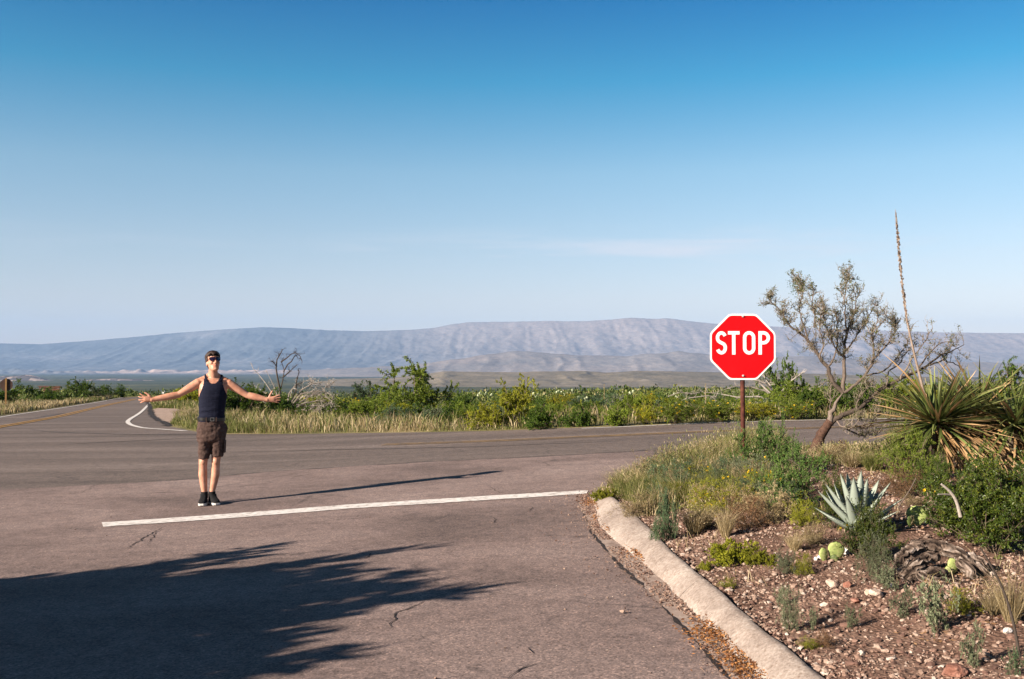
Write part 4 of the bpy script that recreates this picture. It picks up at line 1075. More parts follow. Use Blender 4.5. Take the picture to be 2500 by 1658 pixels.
    sh = obj('shorts', ms, M_SHO, root)
    mb = MB()                                                                                                                                                       
    tube(mb, [(.135, -.06, .64), (.140, -.02, .64), (.138, .04, .64)], 0.02, 6) if False else None
    box(mb, (-.004, -.045, -.075), (.004, .045, .075)); pk = obj('cargo_pocket', mb.mesh('cargo_pocket'), M_SHO, sh, (.142, -.030, .665)); pk.rotation_euler = (0, R(2), R(-12))
    bv = pk.modifiers.new('b', 'BEVEL'); bv.width = .006; bv.segments = 2
    # belt with buckle, and loops
    M_BELT = mat('black_leather', (.008, .007, .008), .28, .6)[0]
    n = 48; th = np.arange(n) / n * 2 * math.pi; e = 2 / 2.4
    ring = np.stack([-.019 + .1635 * np.sign(np.cos(th)) * np.abs(np.cos(th)) ** e, .1185 * np.sign(np.sin(th)) * np.abs(np.sin(th)) ** e], 1)
    inn = (ring - [-.019, 0]) * .96 + [-.019, 0]
    tilt = lambda q: -.03 * q[:, 0]
    rows = [np.c_[inn, .966 + tilt(inn)], np.c_[ring, .966 + tilt(ring)], np.c_[ring, 1.000 + tilt(ring)], np.c_[inn, 1.000 + tilt(inn)]]
    mb = MB(); i = np.arange(4)[:, None]; j = np.arange(n)[None, :]; mb.add(np.vstack(rows), np.stack([i * n + j, i * n + (j + 1) % n, ((i + 1) % 4) * n + (j + 1) % n, ((i + 1) % 4) * n + j], -1).reshape(-1, 4))
    belt = obj('belt', mb.mesh('belt', False), M_BELT, root)
    mb = MB()
    for lo, hi in (((-.022, -.004, -.020), (-.017, .004, .020)), ((.017, -.004, -.020), (.022, .004, .020)), ((-.017, -.004, .015), (.017, .004, .020)), ((-.017, -.004, -.020), (.017, .004, -.015))): box(mb, lo, hi)
    obj('buckle', mb.mesh('buckle'), mat('dull_buckle', (.28, .26, .24), .4, .5, .8)[0], belt, (-.004, -.124, .984))
    for xx in (-.055, .06):
        mb = MB(); box(mb, (-.006, -.004, -.026), (.006, .004, .026)); obj('belt_loop', mb.mesh('belt_loop'), M_SHO, sh, (xx - .019, -.119, .982))
    # socks and shoes
    M_SOCK = noisy('black_cotton', [(.3, (.008, .008, .009)), (.7, (.016, .015, .016))], 30, rough=.95)
    M_SOLE = noisy('white_rubber', [(.3, (.55, .52, .49)), (.7, (.70, .68, .65))], 30, rough=.6)
    for X0, Y0 in (((-.096), .006), ((-.007), .004)):
        mb = MB(); loft(mb, [(X0, Y0, .07, .043, .050), (X0, Y0, .11, .041, .047), (X0, Y0, .135, .041, .046), (X0, Y0, .142, .039, .044)], 18); obj('sock', mb.mesh('sock', True), M_SOCK, root)
    for X0, a in ((-.099, -6), (-.003, 21)):
        A = Matrix.Translation((X0, .006, 0)) @ Matrix.Rotation(R(a), 4, 'Z')
        mb = MB(); out = [(-.185, .020), (-.172, .040), (-.13, .050), (-.06, .049), (0, .040), (.05, .037), (.075, .026), (.082, .010)]
        poly = [(w, yy) for yy, w in out] + [(-w, yy) for yy, w in reversed(out)]
        Pn = np.array(poly); n = len(Pn)
        def lay(z, sc, dy=0): q = Pn * sc; return np.c_[q[:, 0], q[:, 1] + dy, np.full(n, z)]
        def stack(layers, cap0=True):
            m2 = MB(); Vv = np.vstack(layers); K = len(layers); i = np.arange(K - 1)[:, None] * n; j = np.arange(n)[None, :]; j2 = (j + 1) % n
            m2.add(Vv, np.stack([i + j, i + j2, i + n + j2, i + n + j], -1).reshape(-1, 4))
            for k in (0, K - 1):
                vv = Vv[k * n:(k + 1) * n]; m2.add(np.vstack([vv, vv.mean(0)[None]]), [[(q + 1) % n, q, n] if k == 0 else [q, (q + 1) % n, n] for q in range(n)])
            xform(m2, A, 0); return m2
        sole = stack([lay(.001, .97), lay(.006, 1.0), lay(.024, 1.0), lay(.027, .97)])
        def upper():
            L_ = []
            for z, w, y0, y1 in ((.022, .97, -.182, .080), (.040, .98, -.180, .080), (.056, .90, -.165, .078), (.070, .80, -.120, .077), (.085, .78, -.075, .078), (.100, .80, -.055, .078), (.112, .82, -.050, .078)):
                q = Pn.copy(); t = (q[:, 1] + .185) / .267; q = np.c_[q[:, 0] * w * np.where(z > .06, np.interp(z, [.06, .112], [1.0, 1.04]), 1), y0 + t * (y1 - y0)]; L_.append(np.c_[q, np.full(n, z)])
            return stack(L_)
        sh_ = obj('shoe', upper().mesh('shoe', True), M_SOCK, root); obj('sole', sole.mesh('sole'), M_SOLE, sh_)
    # hair: short and dark, a fringe over the forehead, sideburns
    Hi = np.array(HEADM.inverted()); hc = C @ Hi[:3, :3].T + Hi[:3, 3]
    hx, hy, hz = hc.T
    hair = (hz > -.13) & (C[:, 2] > 1.5) & (((hz > .066 + .010 * np.sin(hx * 130)) & (hy < -.03)) | ((hy >= -.03) & (hy < .012) & (hz > np.where(np.abs(hx) > .062, .012, .05)) & ~((np.abs(hx) > .079) & (hz < .03))) | ((hy >= .012) & (hz > np.where(hy > .04, -.055, .012))))
    M_HAIR = noisy('dark_brown_hair', [(.3, (.012, .006, .004)), (.6, (.035, .016, .010)), (.8, (.06, .028, .016))], 60, rough=.5, spec=.4, bmp=.8, bdist=.01, bscale=160, map_scale=(1, 1, .3))
    Him = np.array(HEADM)
    def puff(v):
        l = v @ Hi[:3, :3].T + Hi[:3, 3]; return .010 * ss((l[:, 2] - .02) / .07) + .006 * (fbm(l[:, 0] * 60, l[:, 1] * 60 + l[:, 2] * 50, 2, 211) - .3)
    shell('hair', hair, .010, M_HAIR, root, puff)
    mb = MB(); rng = np.random.default_rng(5); n = 170
    a = rng.uniform(-1, 1, n); bs_ = np.stack([a * .062, -.088 + np.abs(a) ** 2 * .035, .094 - np.abs(a) * .012], 1); tp = np.stack([a * .068 - .004, -.106 + np.abs(a) ** 2.2 * .042, .056 + rng.uniform(-.012, .010, n)], 1)
    leaves(mb, bs_, tp - bs_, np.linalg.norm(tp - bs_, axis=1), .010, rng.random(n), rng, .2)
    xform(mb, HEADM, 0); obj('fringe', mb.mesh('fringe'), M_HAIR, root)
    # sunglasses and mouth
    M_LENS = mat('purple_black_lens', (.010, .006, .022), .08, .8)[0]; M_FR = mat('dark_red_frame', (.05, .008, .012), .3, .5)[0]
    HQ = HEADM.to_quaternion()
    def headpart(name, mb, m, parent): xform(mb, HEADM, 0); return obj(name, mb.mesh(name, False), m, parent)
    mb = MB()
    for sx in (-1, 1):
        o_ = np.array([(-.030, .014), (-.026, .020), (.024, .022), (.031, .016), (.029, -.004), (.018, -.022), (-.004, -.025), (-.022, -.014), (-.029, .0)])
        cxy = np.array([sx * .034, .012]); q = o_ * [sx, 1] + cxy; n = len(q)
        yy = -.110 + np.abs(q[:, 0]) ** 2 * 6.0
        f = lambda d, k: np.c_[cxy[0] + (q[:, 0] - cxy[0]) * k, yy + d, cxy[1] + (q[:, 1] - cxy[1]) * k]
        Vv = np.vstack([f(0, 1.10), f(-.003, 1.08), f(-.004, .92), f(.004, 1.10)]); i = np.arange(3)[:, None] * n; j = np.arange(n)[None, :]; j2 = (j + 1) % n
        mb.add(Vv, np.stack([i + j, i + j2, i + n + j2, i + n + j], -1).reshape(-1, 4)) if False else mb.add(np.vstack([f(-.0035, 1.12), f(-.0035, .90), f(.003, 1.12)]), np.vstack([np.stack([j[0], j2[0], j2[0] + n, j[0] + n], 1), np.stack([j[0] + 2 * n, j2[0] + 2 * n, j2[0], j[0]], 1)]))
    tube(mb, [(-.008, -.112, .020), (.008, -.112, .020)], .003, 6)
    for sx in (-1, 1): tube(mb, [(sx * .064, -.086, .022), (sx * .074, -.05, .018), (sx * .079, .015, .010)], .0028, 6)
    gl = headpart('sunglasses', mb, M_FR, root)
    for sx in (-1, 1):
        mb = MB(); q = np.array([(-.030, .014), (-.026, .020), (.024, .022), (.031, .016), (.029, -.004), (.018, -.022), (-.004, -.025), (-.022, -.014), (-.029, .0)]) * [sx, 1] + [sx * .034, .012]
        yy = -.112 + np.abs(q[:, 0]) ** 2 * 6.0; n = len(q); c = np.r_[q.mean(0)]; cy = yy.mean() - .003
        Vv = np.vstack([np.c_[q[:, 0], yy, q[:, 1]], [[c[0], cy, c[1]]]]); mb.add(Vv, [[k, (k + 1) % n, n] for k in range(n)])
        headpart('lens', mb, M_LENS, gl)
    mb = MB(); tube(mb, [(-.026, -.0935, -.066), (-.012, -.1045, -.0705), (0, -.107, -.0715), (.012, -.1045, -.0705), (.026, -.0935, -.066)], [.002, .0042, .0048, .0042, .002], 8)
    headpart('mouth', mb, mat('lips', (.36, .10, .085), .5, .3)[0], root)
    # bottle standing behind the feet
    bt = thing('water_bottle', (p[0] - .052, p[1] + .16, float(base_z(p[0], p[1] + .16)) + .006), 'clear plastic water bottle with a blue label standing behind the man\'s ankles', 'bottle')
    def lathe(rs, n=16):
        m2 = MB(); loft(m2, [(0, 0, zz, rr, rr) for rr, zz in rs], n); return m2
    M_PET = mat('clear_plastic', (.80, .84, .88), .08, .5)[0]; M_PET.node_tree.nodes['Principled BSDF'].inputs['Transmission Weight'].default_value = .75
    obj('bottle_body', lathe([(.028, .002), (.032, .01), (.032, .13), (.030, .15), (.018, .19), (.013, .20), (.013, .212)]).mesh('bottle_body', True), M_PET, bt)
    obj('label_band', lathe([(.0326, .065), (.0328, .066), (.0328, .115), (.0326, .116)]).mesh('label_band', True), mat('blue_label', (.05, .09, .42), .4, .4)[0], bt)
    obj('cap', lathe([(.0145, .205), (.0150, .207), (.0150, .222), (.013, .224)]).mesh('cap', True), mat('white_cap', (.8, .8, .8), .4, .4)[0], bt)
build_person()
# ------------------------------------------------------------------ plants: growing rules
def curve_branch(rng, p, d, L, k=6, wander=.25, up=.0, kink=0.0):
    P = [np.array(p, float)]; d = nrm(np.array(d, float))
    for i in range(k):
        d = nrm(d + rng.normal(0, wander, 3) + np.array([0, 0, up]))
        if kink: d = nrm(d + rng.normal(0, kink, 3) * (i % 2))
        P.append(P[-1] + d * L / k)
    return np.array(P)
def grow(seed, stems=7, spread=.9, L=(.6, 1.0), subs=6, twigs=5, leaf=30, lsize=.035, lw=.45, up=.03, wander=.2, r0=.018, n3=3, base_r=.06, twigL=.30, subL=.42, start=.25, droop=0.0, flower=0.0, along=(0.15, 1.0), sides=4, tuft=.55, upbias=0.0):
    """returns (wood, foliage, flowers) as mesh collectors; about 1 unit tall"""
    rng = np.random.default_rng(seed); wood, fol, flo = MB(), MB(), MB()
    Cs, Ds, Vs = [], [], []
    for s in range(stems):
        az = rng.uniform(0, 6.28); inc = spread * math.sqrt(rng.random())
        d = np.array([math.sin(inc) * math.cos(az), math.sin(inc) * math.sin(az), math.cos(inc)])
        Ls = rng.uniform(*L)
        P = curve_branch(rng, [math.cos(az) * base_r * rng.random(), math.sin(az) * base_r * rng.random(), -.02], d, Ls, 7, wander, up)
        tube(wood, P, np.linspace(r0, r0 * .3, len(P)), sides, rng.random())
        for q in range(subs):
            t = start + (1 - start) * (q + rng.random()) / subs; f = t * (len(P) - 1); i = min(int(f), len(P) - 2)
            b = P[i] + (P[i + 1] - P[i]) * (f - i); dd = nrm(P[i + 1] - P[i])
            d2 = nrm(dd * .6 + rng.normal(0, .65, 3) + [0, 0, upbias]); L2 = subL * Ls * rng.uniform(.5, 1.1) * (1.1 - .5 * t)
            P2 = curve_branch(rng, b, d2, L2, 4, wander * 1.2, up - droop)
            tube(wood, P2, np.linspace(r0 * .45, r0 * .16, len(P2)), 3, rng.random(), cap=False)
            cl = rng.random()
            for w in range(twigs):
                t2 = .2 + .8 * (w + rng.random()) / twigs; f2 = t2 * 4; i2 = min(int(f2), 3)
                b2 = P2[i2] + (P2[i2 + 1] - P2[i2]) * (f2 - i2); d3 = nrm(nrm(P2[i2 + 1] - P2[i2]) * .7 + rng.normal(0, .6, 3) + [0, 0, upbias])
                P3 = curve_branch(rng, b2, d3, twigL * Ls * rng.uniform(.4, 1.0), 3, wander, -droop)
                tube(wood, P3, [r0 * .16, r0 * .12, r0 * .1, r0 * .06], 3, rng.random(), cap=False)
                if leaf:
                    n = max(1, int(leaf * rng.uniform(.6, 1.3))); tt = rng.uniform(*along, n) * 3; ii = np.minimum(tt.astype(int), 2)
                    C = P3[ii] + (P3[ii + 1] - P3[ii]) * (tt - ii)[:, None]; D = nrm(P3[ii + 1] - P3[ii]) * tuft + rng.normal(0, .6, (n, 3))
                    Cs.append(C); Ds.append(D); Vs.append(np.clip(.25 + .4 * cl + rng.normal(0, .16, n), 0, 1))
                    if flower and rng.random() < flower:
                        leaves(flo, np.repeat(P3[-1:], 5, 0), rng.normal(size=(5, 3)) + [0, 0, .5], lsize * 1.1, lsize * .9, rng.random(5), rng)
    if Cs:
        C = np.concatenate(Cs); n = len(C); sz = lsize * rng.uniform(.6, 1.4, n)
        leaves(fol, C, np.concatenate(Ds), sz, sz * lw, np.concatenate(Vs), rng)
    return wood, fol, flo
def norm_mesh(mbs, name_list):
    """scale so that the plant is 1 wide and 1 tall, base at 0"""
    allv = np.vstack([v for m in mbs for v in m.v]); 
    lo = np.percentile(allv, 1.0, axis=0); hi = np.percentile(allv, 99.0, axis=0)
    sx = max(hi[0] - lo[0], hi[1] - lo[1]); sz = hi[2]
    out = []
    for m, nme in zip(mbs, name_list):
        for k in range(len(m.v)): m.v[k] = m.v[k] / [sx, sx, sz]
        out.append(m.mesh(nme, False) if m.v else None)
    return out

# leaf and bark colours
F_MESQ = foliage('mesquite_leaf', [(0, (.060, .092, .010)), (.5, (.165, .220, .026)), (1, (.29, .33, .055))], .34)
F_DARK = foliage('dark_scrub_leaf', [(0, (.026, .052, .008)), (.5, (.076, .128, .017)), (1, (.155, .205, .032))], .28)
F_YELG = foliage('yellow_green_leaf', [(0, (.095, .110, .008)), (.5, (.25, .255, .020)), (1, (.38, .37, .05))], .32)
F_BLUG = foliage('blue_green_leaf', [(0, (.038, .068, .034)), (.5, (.098, .150, .072)), (1, (.18, .225, .115))], .3)
F_ACAC = foliage('acacia_leaf', [(0, (.042, .082, .018)), (.5, (.095, .165, .036)), (1, (.18, .245, .065))], .32)
F_CREO = foliage('creosote_leaf', [(0, (.016, .032, .004)), (.5, (.050, .078, .008)), (1, (.15, .155, .018))], .22, spec=.35, rough=.45)
F_GREY = foliage('grey_green_leaf', [(0, (.07, .085, .045)), (.5, (.14, .16, .09)), (1, (.24, .25, .15))], .25)
F_FLOW = foliage('yellow_flower', [(0, (.55, .33, .01)), (1, (.75, .52, .03))], .3)
F_STRAW = foliage('dry_straw', [(0, (.17, .12, .055)), (.5, (.33, .255, .135)), (1, (.52, .43, .27))], .3)
F_GRASS = foliage('green_grass_blade', [(0, (.065, .080, .016)), (.5, (.155, .170, .045)), (1, (.29, .28, .10))], .35)
F_RUSTY = foliage('rust_dry_leaf', [(0, (.075, .036, .018)), (.5, (.15, .082, .042)), (1, (.28, .175, .095))], .2)
W_BARK = var_mat('grey_brown_bark', [(0, (.060, .044, .034)), (.5, (.11, .084, .067)), (1, (.18, .14, .115))], bmp=.5, bscale=60, speck=.3, sscale=40)
W_DEAD = var_mat('bleached_dead_wood', [(0, (.16, .135, .115)), (.5, (.29, .25, .215)), (1, (.44, .39, .345))], bmp=.3, bscale=40, speck=.25)
W_CHAR = var_mat('dark_dead_wood', [(0, (.028, .021, .017)), (.5, (.055, .042, .034)), (1, (.09, .07, .058))], bmp=.3, bscale=40)
W_TWIG = var_mat('brown_twig', [(0, (.05, .036, .024)), (1, (.12, .09, .062))])

KINDS = {}
def kind(key, seeds, **kw):
    vs = []
    for sd in seeds:
        w, f, fl = grow(sd, **kw)
        vs.append(norm_mesh([w, f, fl], ['stems', 'foliage', 'flowers']))
    KINDS[key] = vs
kind('round', (1, 2, 3), stems=12, spread=1.25, L=(.55, .95), subs=7, twigs=5, leaf=36, lsize=.038, lw=.5, wander=.22, r0=.014)
kind('mesq', (11, 12, 13), stems=8, spread=.95, L=(.6, 1.1), subs=8, twigs=5, leaf=48, lsize=.040, lw=.42, wander=.26, r0=.018, up=.04, twigL=.26)
kind('low', (21, 22, 23), stems=16, spread=1.45, L=(.5, .8), subs=6, twigs=5, leaf=28, lsize=.046, lw=.5, wander=.22, r0=.010, up=.05)
kind('spray', (31, 32, 33), stems=22, spread=.85, L=(.55, 1.0), subs=6, twigs=4, leaf=26, lsize=.042, lw=.34, wander=.12, r0=.008, up=.06, upbias=.3, flower=.07)
kind('dead', (41, 42, 43), stems=9, spread=1.3, L=(.5, 1.0), subs=9, twigs=6, leaf=0, wander=.32, r0=.020, up=.02, twigL=.36, subL=.55)

def plant(key, px, py, wpx, hpx, fm, label, cat='shrub', name='desert_shrub', wm=None, group=None, var=0, flowers=None, rz=None, zf=None, Y=None, parts=True):
    """stands where the pixel's line of sight meets the ground; width and height as seen from here"""
    if Y is None:
        p = hit(px, py, zf or ground_z, 2.0)
    else: p = np.array([at(px, py, Y)[0], Y])
    z = float((zf or ground_z)(p[0], p[1])); s = p[1] / F
    me = KINDS[key][var % len(KINDS[key])]
    root = thing(name, (p[0], p[1], z - .01), label, cat, group, rz=rz if rz is not None else (px * 0.37) % 6.28, sc=(wpx * s, wpx * s, hpx * s))
    if me[0]: part('stems', me[0], wm or W_TWIG, root)
    if me[1]: part('foliage', me[1], fm, root)
    if me[2] and flowers: part('flowers', me[2], flowers, root)
    return root
SOFT = {'foliage', 'flowers', 'blades', 'seed_heads', 'leaves', 'twigs', 'branches', 'stems'}
def part(name, me, m, parent):
    """linked mesh data, material on the object"""
    o = bpy.data.objects.new(name, me); link(o, parent)
    if len(me.materials) == 0: me.materials.append(None)
    if name in SOFT: o['kind'] = 'stuff'
    o.material_slots[0].link = 'OBJECT'; o.material_slots[0].material = m
    return o

# ------------------------------------------------------------------ plants beyond the crossing road, one by one
dg_ = 'desert shrubs along the far side of the crossing road'
plant('round', 612, 1020, 150, 80, F_DARK, 'dark green bush directly behind the man\'s outstretched left arm', var=0, group=dg_)
plant('round', 700, 1022, 130, 66, F_DARK, 'low dark green bush at the foot of the black dead tree', var=1, group=dg_)
plant('low', 565, 1018, 90, 58, F_DARK, 'dark bush close beside the man\'s left elbow', var=2, group=dg_)
plant('round', 890, 1012, 120, 76, F_BLUG, 'blue-green bush left of the tall pale mesquite bush', var=2, group=dg_)
plant('mesq', 1000, 1012, 170, 122, F_MESQ, 'tallest light green mesquite bush rising above the ridge line in the middle', 'shrub', 'mesquite_bush', W_BARK, dg_, 0)
plant('mesq', 950, 1016, 90, 70, F_MESQ, 'smaller green bush leaning against the left of the tall mesquite bush', 'shrub', 'mesquite_bush', W_BARK, dg_, 1)
plant('low', 985, 1036, 150, 50, F_YELG, 'low yellow-green bush in front of the tall mesquite bush', var=0, group=dg_)
plant('spray', 850, 1022, 70, 48, F_YELG, 'yellow-flowering plant at the right end of the fallen grey tree', 'plant', 'flowering_plant', None, dg_, 0, F_FLOW)
plant('low', 1085, 1036, 130, 52, F_MESQ, 'low green bush in the verge right of the tall mesquite bush', var=1, group=dg_)
plant('round', 1135, 1024, 70, 62, F_DARK, 'dark gnarled bush left of the pointed yellow-green bush', var=0, group=dg_)
plant('mesq', 1263, 1040, 96, 116, F_YELG, 'pointed yellow-green bush standing tall in the middle of the hedge', 'shrub', 'pointed_bush', W_BARK, dg_, 2)
plant('round', 1195, 1045, 110, 62, F_YELG, 'yellowish rounded bush at the left foot of the pointed yellow-green bush', var=2, group=dg_, flowers=F_FLOW)
plant('round', 1325, 1045, 130, 62, F_DARK, 'wide dark green bush at the right foot of the pointed yellow-green bush', var=1, group=dg_)
plant('low', 1412, 1042, 76, 46, F_DARK, 'small dark brownish bush at the road edge in the middle of the hedge', wm=W_CHAR, var=2, group=dg_)
plant('round', 1512, 1040, 74, 46, F_MESQ, 'bright green round bush between the grey-brown shrub and the flowering bushes', var=0, group=dg_)
plant('spray', 1575, 1036, 64, 50, F_YELG, 'yellow-green plant dotted with yellow flowers left of the big flowering bush', 'plant', 'flowering_plant', None, dg_, 1, F_FLOW)
plant('spray', 1645, 1036, 104, 66, F_MESQ, 'big bright green bush with yellow flowers left of the stop sign pole', 'shrub', 'flowering_bush', None, dg_, 2, F_FLOW)
plant('spray', 1758, 1032, 96, 54, F_MESQ, 'green flowering bush seen through the gap left of the sign pole', 'shrub', 'flowering_bush', None, dg_, 0, F_FLOW)
plant('spray', 1850, 1026, 100, 46, F_YELG, 'low yellow-green flowering bush right of the sign pole', 'shrub', 'flowering_bush', None, dg_, 1, F_FLOW)
plant('spray', 1935, 1024, 90, 50, F_MESQ, 'green flowering bush below the dark mesquite thicket', 'shrub', 'flowering_bush', None, dg_, 2, F_FLOW)
plant('mesq', 1912, 1008, 130, 138, F_DARK, 'tall dark green mesquite rising behind the leaning tree on its left', 'tree', 'mesquite_tree', W_BARK, dg_, 1)
plant('round', 1965, 1016, 110, 84, F_DARK, 'dark green thicket behind the fork of the leaning tree', var=1, group=dg_)
plant('round', 2075, 1014, 130, 92, F_DARK, 'dark green bush behind the lower limbs of the leaning tree', var=2, group=dg_)
plant('round', 2180, 1006, 130, 80, F_MESQ, 'mid green bush behind the left leaves of the yucca', var=0, group=dg_)
plant('mesq', 2482, 1000, 120, 112, F_DARK, 'dark green tree at the right edge above the yucca', 'tree', 'mesquite_tree', W_BARK, dg_, 0)
plant('mesq', 2400, 990, 120, 66, F_MESQ, 'green bush on the skyline behind the yucca leaves', 'shrub', 'mesquite_bush', W_BARK, dg_, 2)
plant('round', 2290, 990, 120, 66, F_DARK, 'dark bush right behind the top leaves of the yucca', var=1, group=dg_)
plant('low', 1500, 1012, 80, 46, F_GREY, 'grey-brown twiggy shrub behind the bright green round bush', wm=W_DEAD, var=0, group=dg_)

# further rows of the same scrub, each bush by itself
ORD = ['first', 'second', 'third', 'fourth', 'fifth', 'sixth', 'seventh', 'eighth', 'ninth', 'tenth', 'eleventh', 'twelfth'] + [f'{k}th' for k in range(13, 20)] + ['20th'] + [f'{t}{u}' for t in (2, 3, 4, 5, 6, 7) for u in ('1st', '2nd', '3rd', '4th', '5th', '6th', '7th', '8th', '9th', '0th')]
def rows():
    rng = np.random.default_rng(77); gname = 'scattered scrub bushes further out in the desert'
    looks = [('round', F_MESQ, 'green'), ('round', F_DARK, 'dark green'), ('low', F_YELG, 'yellowish green'), ('mesq', F_BLUG, 'blue-green'), ('low', F_GREY, 'grey-green'), ('spray', F_YELG, 'flower-dotted yellow-green')]
    names = {'round': 'scrub_bush', 'low': 'low_scrub_bush', 'mesq': 'mesquite_bush', 'spray': 'flowering_bush'}
    n = 0
    for rown, (Yr, step, h) in zip(('first', 'second', 'third', 'fourth', 'fifth', 'sixth'), ((28, 62, .62), (32, 56, .66), (37, 50, .72), (44, 46, .78), (53, 40, .85), (64, 34, .9))):
        m = 0
        px = 690 + rng.uniform(0, 30)
        while px < 2560:
            Y = Yr * rng.uniform(.94, 1.07); X = (px - 1250) / F * Y
            if not inside(X, Y, ROAD) and pl_dist(X, Y, FAR_B) > 2.2 and not (Yr < 40 and 640 < px < 850):
                k, fm, cn = looks[int(rng.choice(6, p=[.26, .22, .2, .12, .12, .08]))]
                hh = h * rng.uniform(.65, 1.25) * (.75 if k == 'low' else 1.0) * (1.0 if px < 1900 else 1.15); ww = hh * rng.uniform(1.3, 2.2)
                z = float(ground_z(X, Y))
                m += 1
                root = thing(names[k], (X, Y, z - .02), f'{cn} scrub bush, {ORD[m - 1]} from the left in the {rown} row behind the roadside hedge', 'shrub', gname, rng.uniform(0, 6.28), (ww, ww, hh))
                me = KINDS[k][n % 3]; part('stems', me[0], W_TWIG, root); part('foliage', me[1], fm, root)
                if me[2] and k == 'spray': part('flowers', me[2], F_FLOW, root)
                n += 1
            px += step * rng.uniform(.7, 1.4)
rows()
# along the road that goes away
lg = 'dark bushes beside the receding road'
for k, (px, py, w, h, lab) in enumerate(((20, 990, 80, 40, 'dark bush beside the post of the octagonal sign at the left edge'), (75, 985, 100, 50, 'large dark green bush right of the octagonal sign post'), (150, 982, 110, 34, 'dark green bush in front of the brown board sign'),
        (205, 979, 80, 46, 'dark round bush right of the brown board sign'), (243, 977, 60, 34, 'greyish green bush between the dark bushes by the receding road'), (276, 974, 60, 32, 'last dark green bush before the short marker post'), (112, 990, 80, 26, 'low dark bush in front of the large dark bush on the left'))):
    plant('round', px, py - 3, w, h, F_GREY if k == 4 else F_DARK, lab, var=k, group=lg)
plant('low', 452, 985, 74, 34, F_YELG, 'low yellow-green bush just behind the man\'s right elbow', var=0, group=lg)
plant('low', 520, 992, 80, 40, F_YELG, 'yellowish bush hidden mostly behind the man\'s waist', var=1, group=lg)
plant('low', 420, 972, 46, 16, F_DARK, 'tiny dark bush on the crest under the white plate', var=2, group=lg)

# scrub too far off and too even to count: many small bushes as one mass
def far_scrub():
    rng = np.random.default_rng(5)
    mb = MB(); n = 4600
    Y = 72 * np.exp(rng.random(n) * math.log(200 / 72)); X = rng.uniform(-.58, .60, n) * Y
    ok = ~inside(X, Y, ROAD) & (pl_dist(X, Y, VERGE) > 2.0); X = X[ok]; Y = Y[ok]; n = len(X)
    left = X / Y < -.36
    h = rng.uniform(.35, 1.0, n) * np.where(rng.random(n) < .12, 1.3, 1.0); w = h * rng.uniform(.7, 1.3, n)
    Z = ground_z(X, Y)
    m = 38; C = rng.normal(size=(n, m, 3)); C = C / np.linalg.norm(C, axis=-1, keepdims=True) * rng.random((n, m, 1)) ** .4
    C[..., 2] = np.abs(C[..., 2])
    P = C * np.stack([w, w, h], 1)[:, None, :] * [.8, .8, 1.0] + np.stack([X, Y, Z], 1)[:, None, :]
    D = C + rng.normal(0, .5, C.shape) + [0, 0, .2]
    v = np.clip(rng.beta(2, 2.4, n)[:, None] + rng.normal(0, .12, (n, m)), 0, 1)
    sz = (h[:, None] * rng.uniform(.16, .36, (n, m))).ravel()
    leaves(mb, P.reshape(-1, 3), D.reshape(-1, 3), sz, sz * .7, v.ravel(), rng)
    tag(obj('distant_scrub', mb.mesh('distant_scrub'), foliage('distant_scrub_leaf', [(0, (.022, .040, .011)), (.45, (.065, .090, .022)), (.8, (.14, .15, .042)), (1, (.27, .23, .12))], .2)), kind='stuff')
far_scrub()

# ------------------------------------------------------------------ grass
def blades(mb, P, L, W, lean, c, rng, curl=.5, ang=None):
    """grass blades: base pair, middle pair and a tip"""
    n = len(P); a = rng.uniform(0, 6.28, n) if ang is None else ang + rng.normal(0, .5, n); dx = np.stack([np.cos(a), np.sin(a), np.zeros(n)], 1)
    L = np.broadcast_to(L, (n,))[:, None]; W = np.broadcast_to(W, (n,))[:, None]; lean = np.broadcast_to(lean, (n,))[:, None]
    b = rng.uniform(0, 6.28, n); sd = np.stack([np.cos(b), np.sin(b), np.zeros(n)], 1)
    z = np.array([0, 0, 1.0])
    m = P + z * L * .55 + dx * L * lean * .35; t = P + z * L * (1 - .35 * lean) + dx * L * lean * (1 + curl * .3)
    V = np.stack([P - sd * W * .5, P + sd * W * .5, m + sd * W * .4, m - sd * W * .4, t], 1).reshape(-1, 3)
    k = np.arange(n)[:, None] * 5
    cc = np.repeat(np.broadcast_to(np.asarray(c, float), (n,)), 5)
    mb.add(V, k + np.array([[0, 1, 2, 3]]), cc)
    mb.add(V[:0], (k + np.array([[3, 2, 4]])) - mb.n, cc[:0]) if False else None
    mb.v.append(V[:0]); mb.c.append(cc[:0]); mb.f.append(k + np.array([[3, 2, 4]]) + (mb.n - len(V)))
def heads(mb, P, s, c, rng):
    """loose seed heads"""
    leaves(mb, P, rng.normal(0, .4, P.shape) + [0, 0, 1], s, s * .28, c, rng)
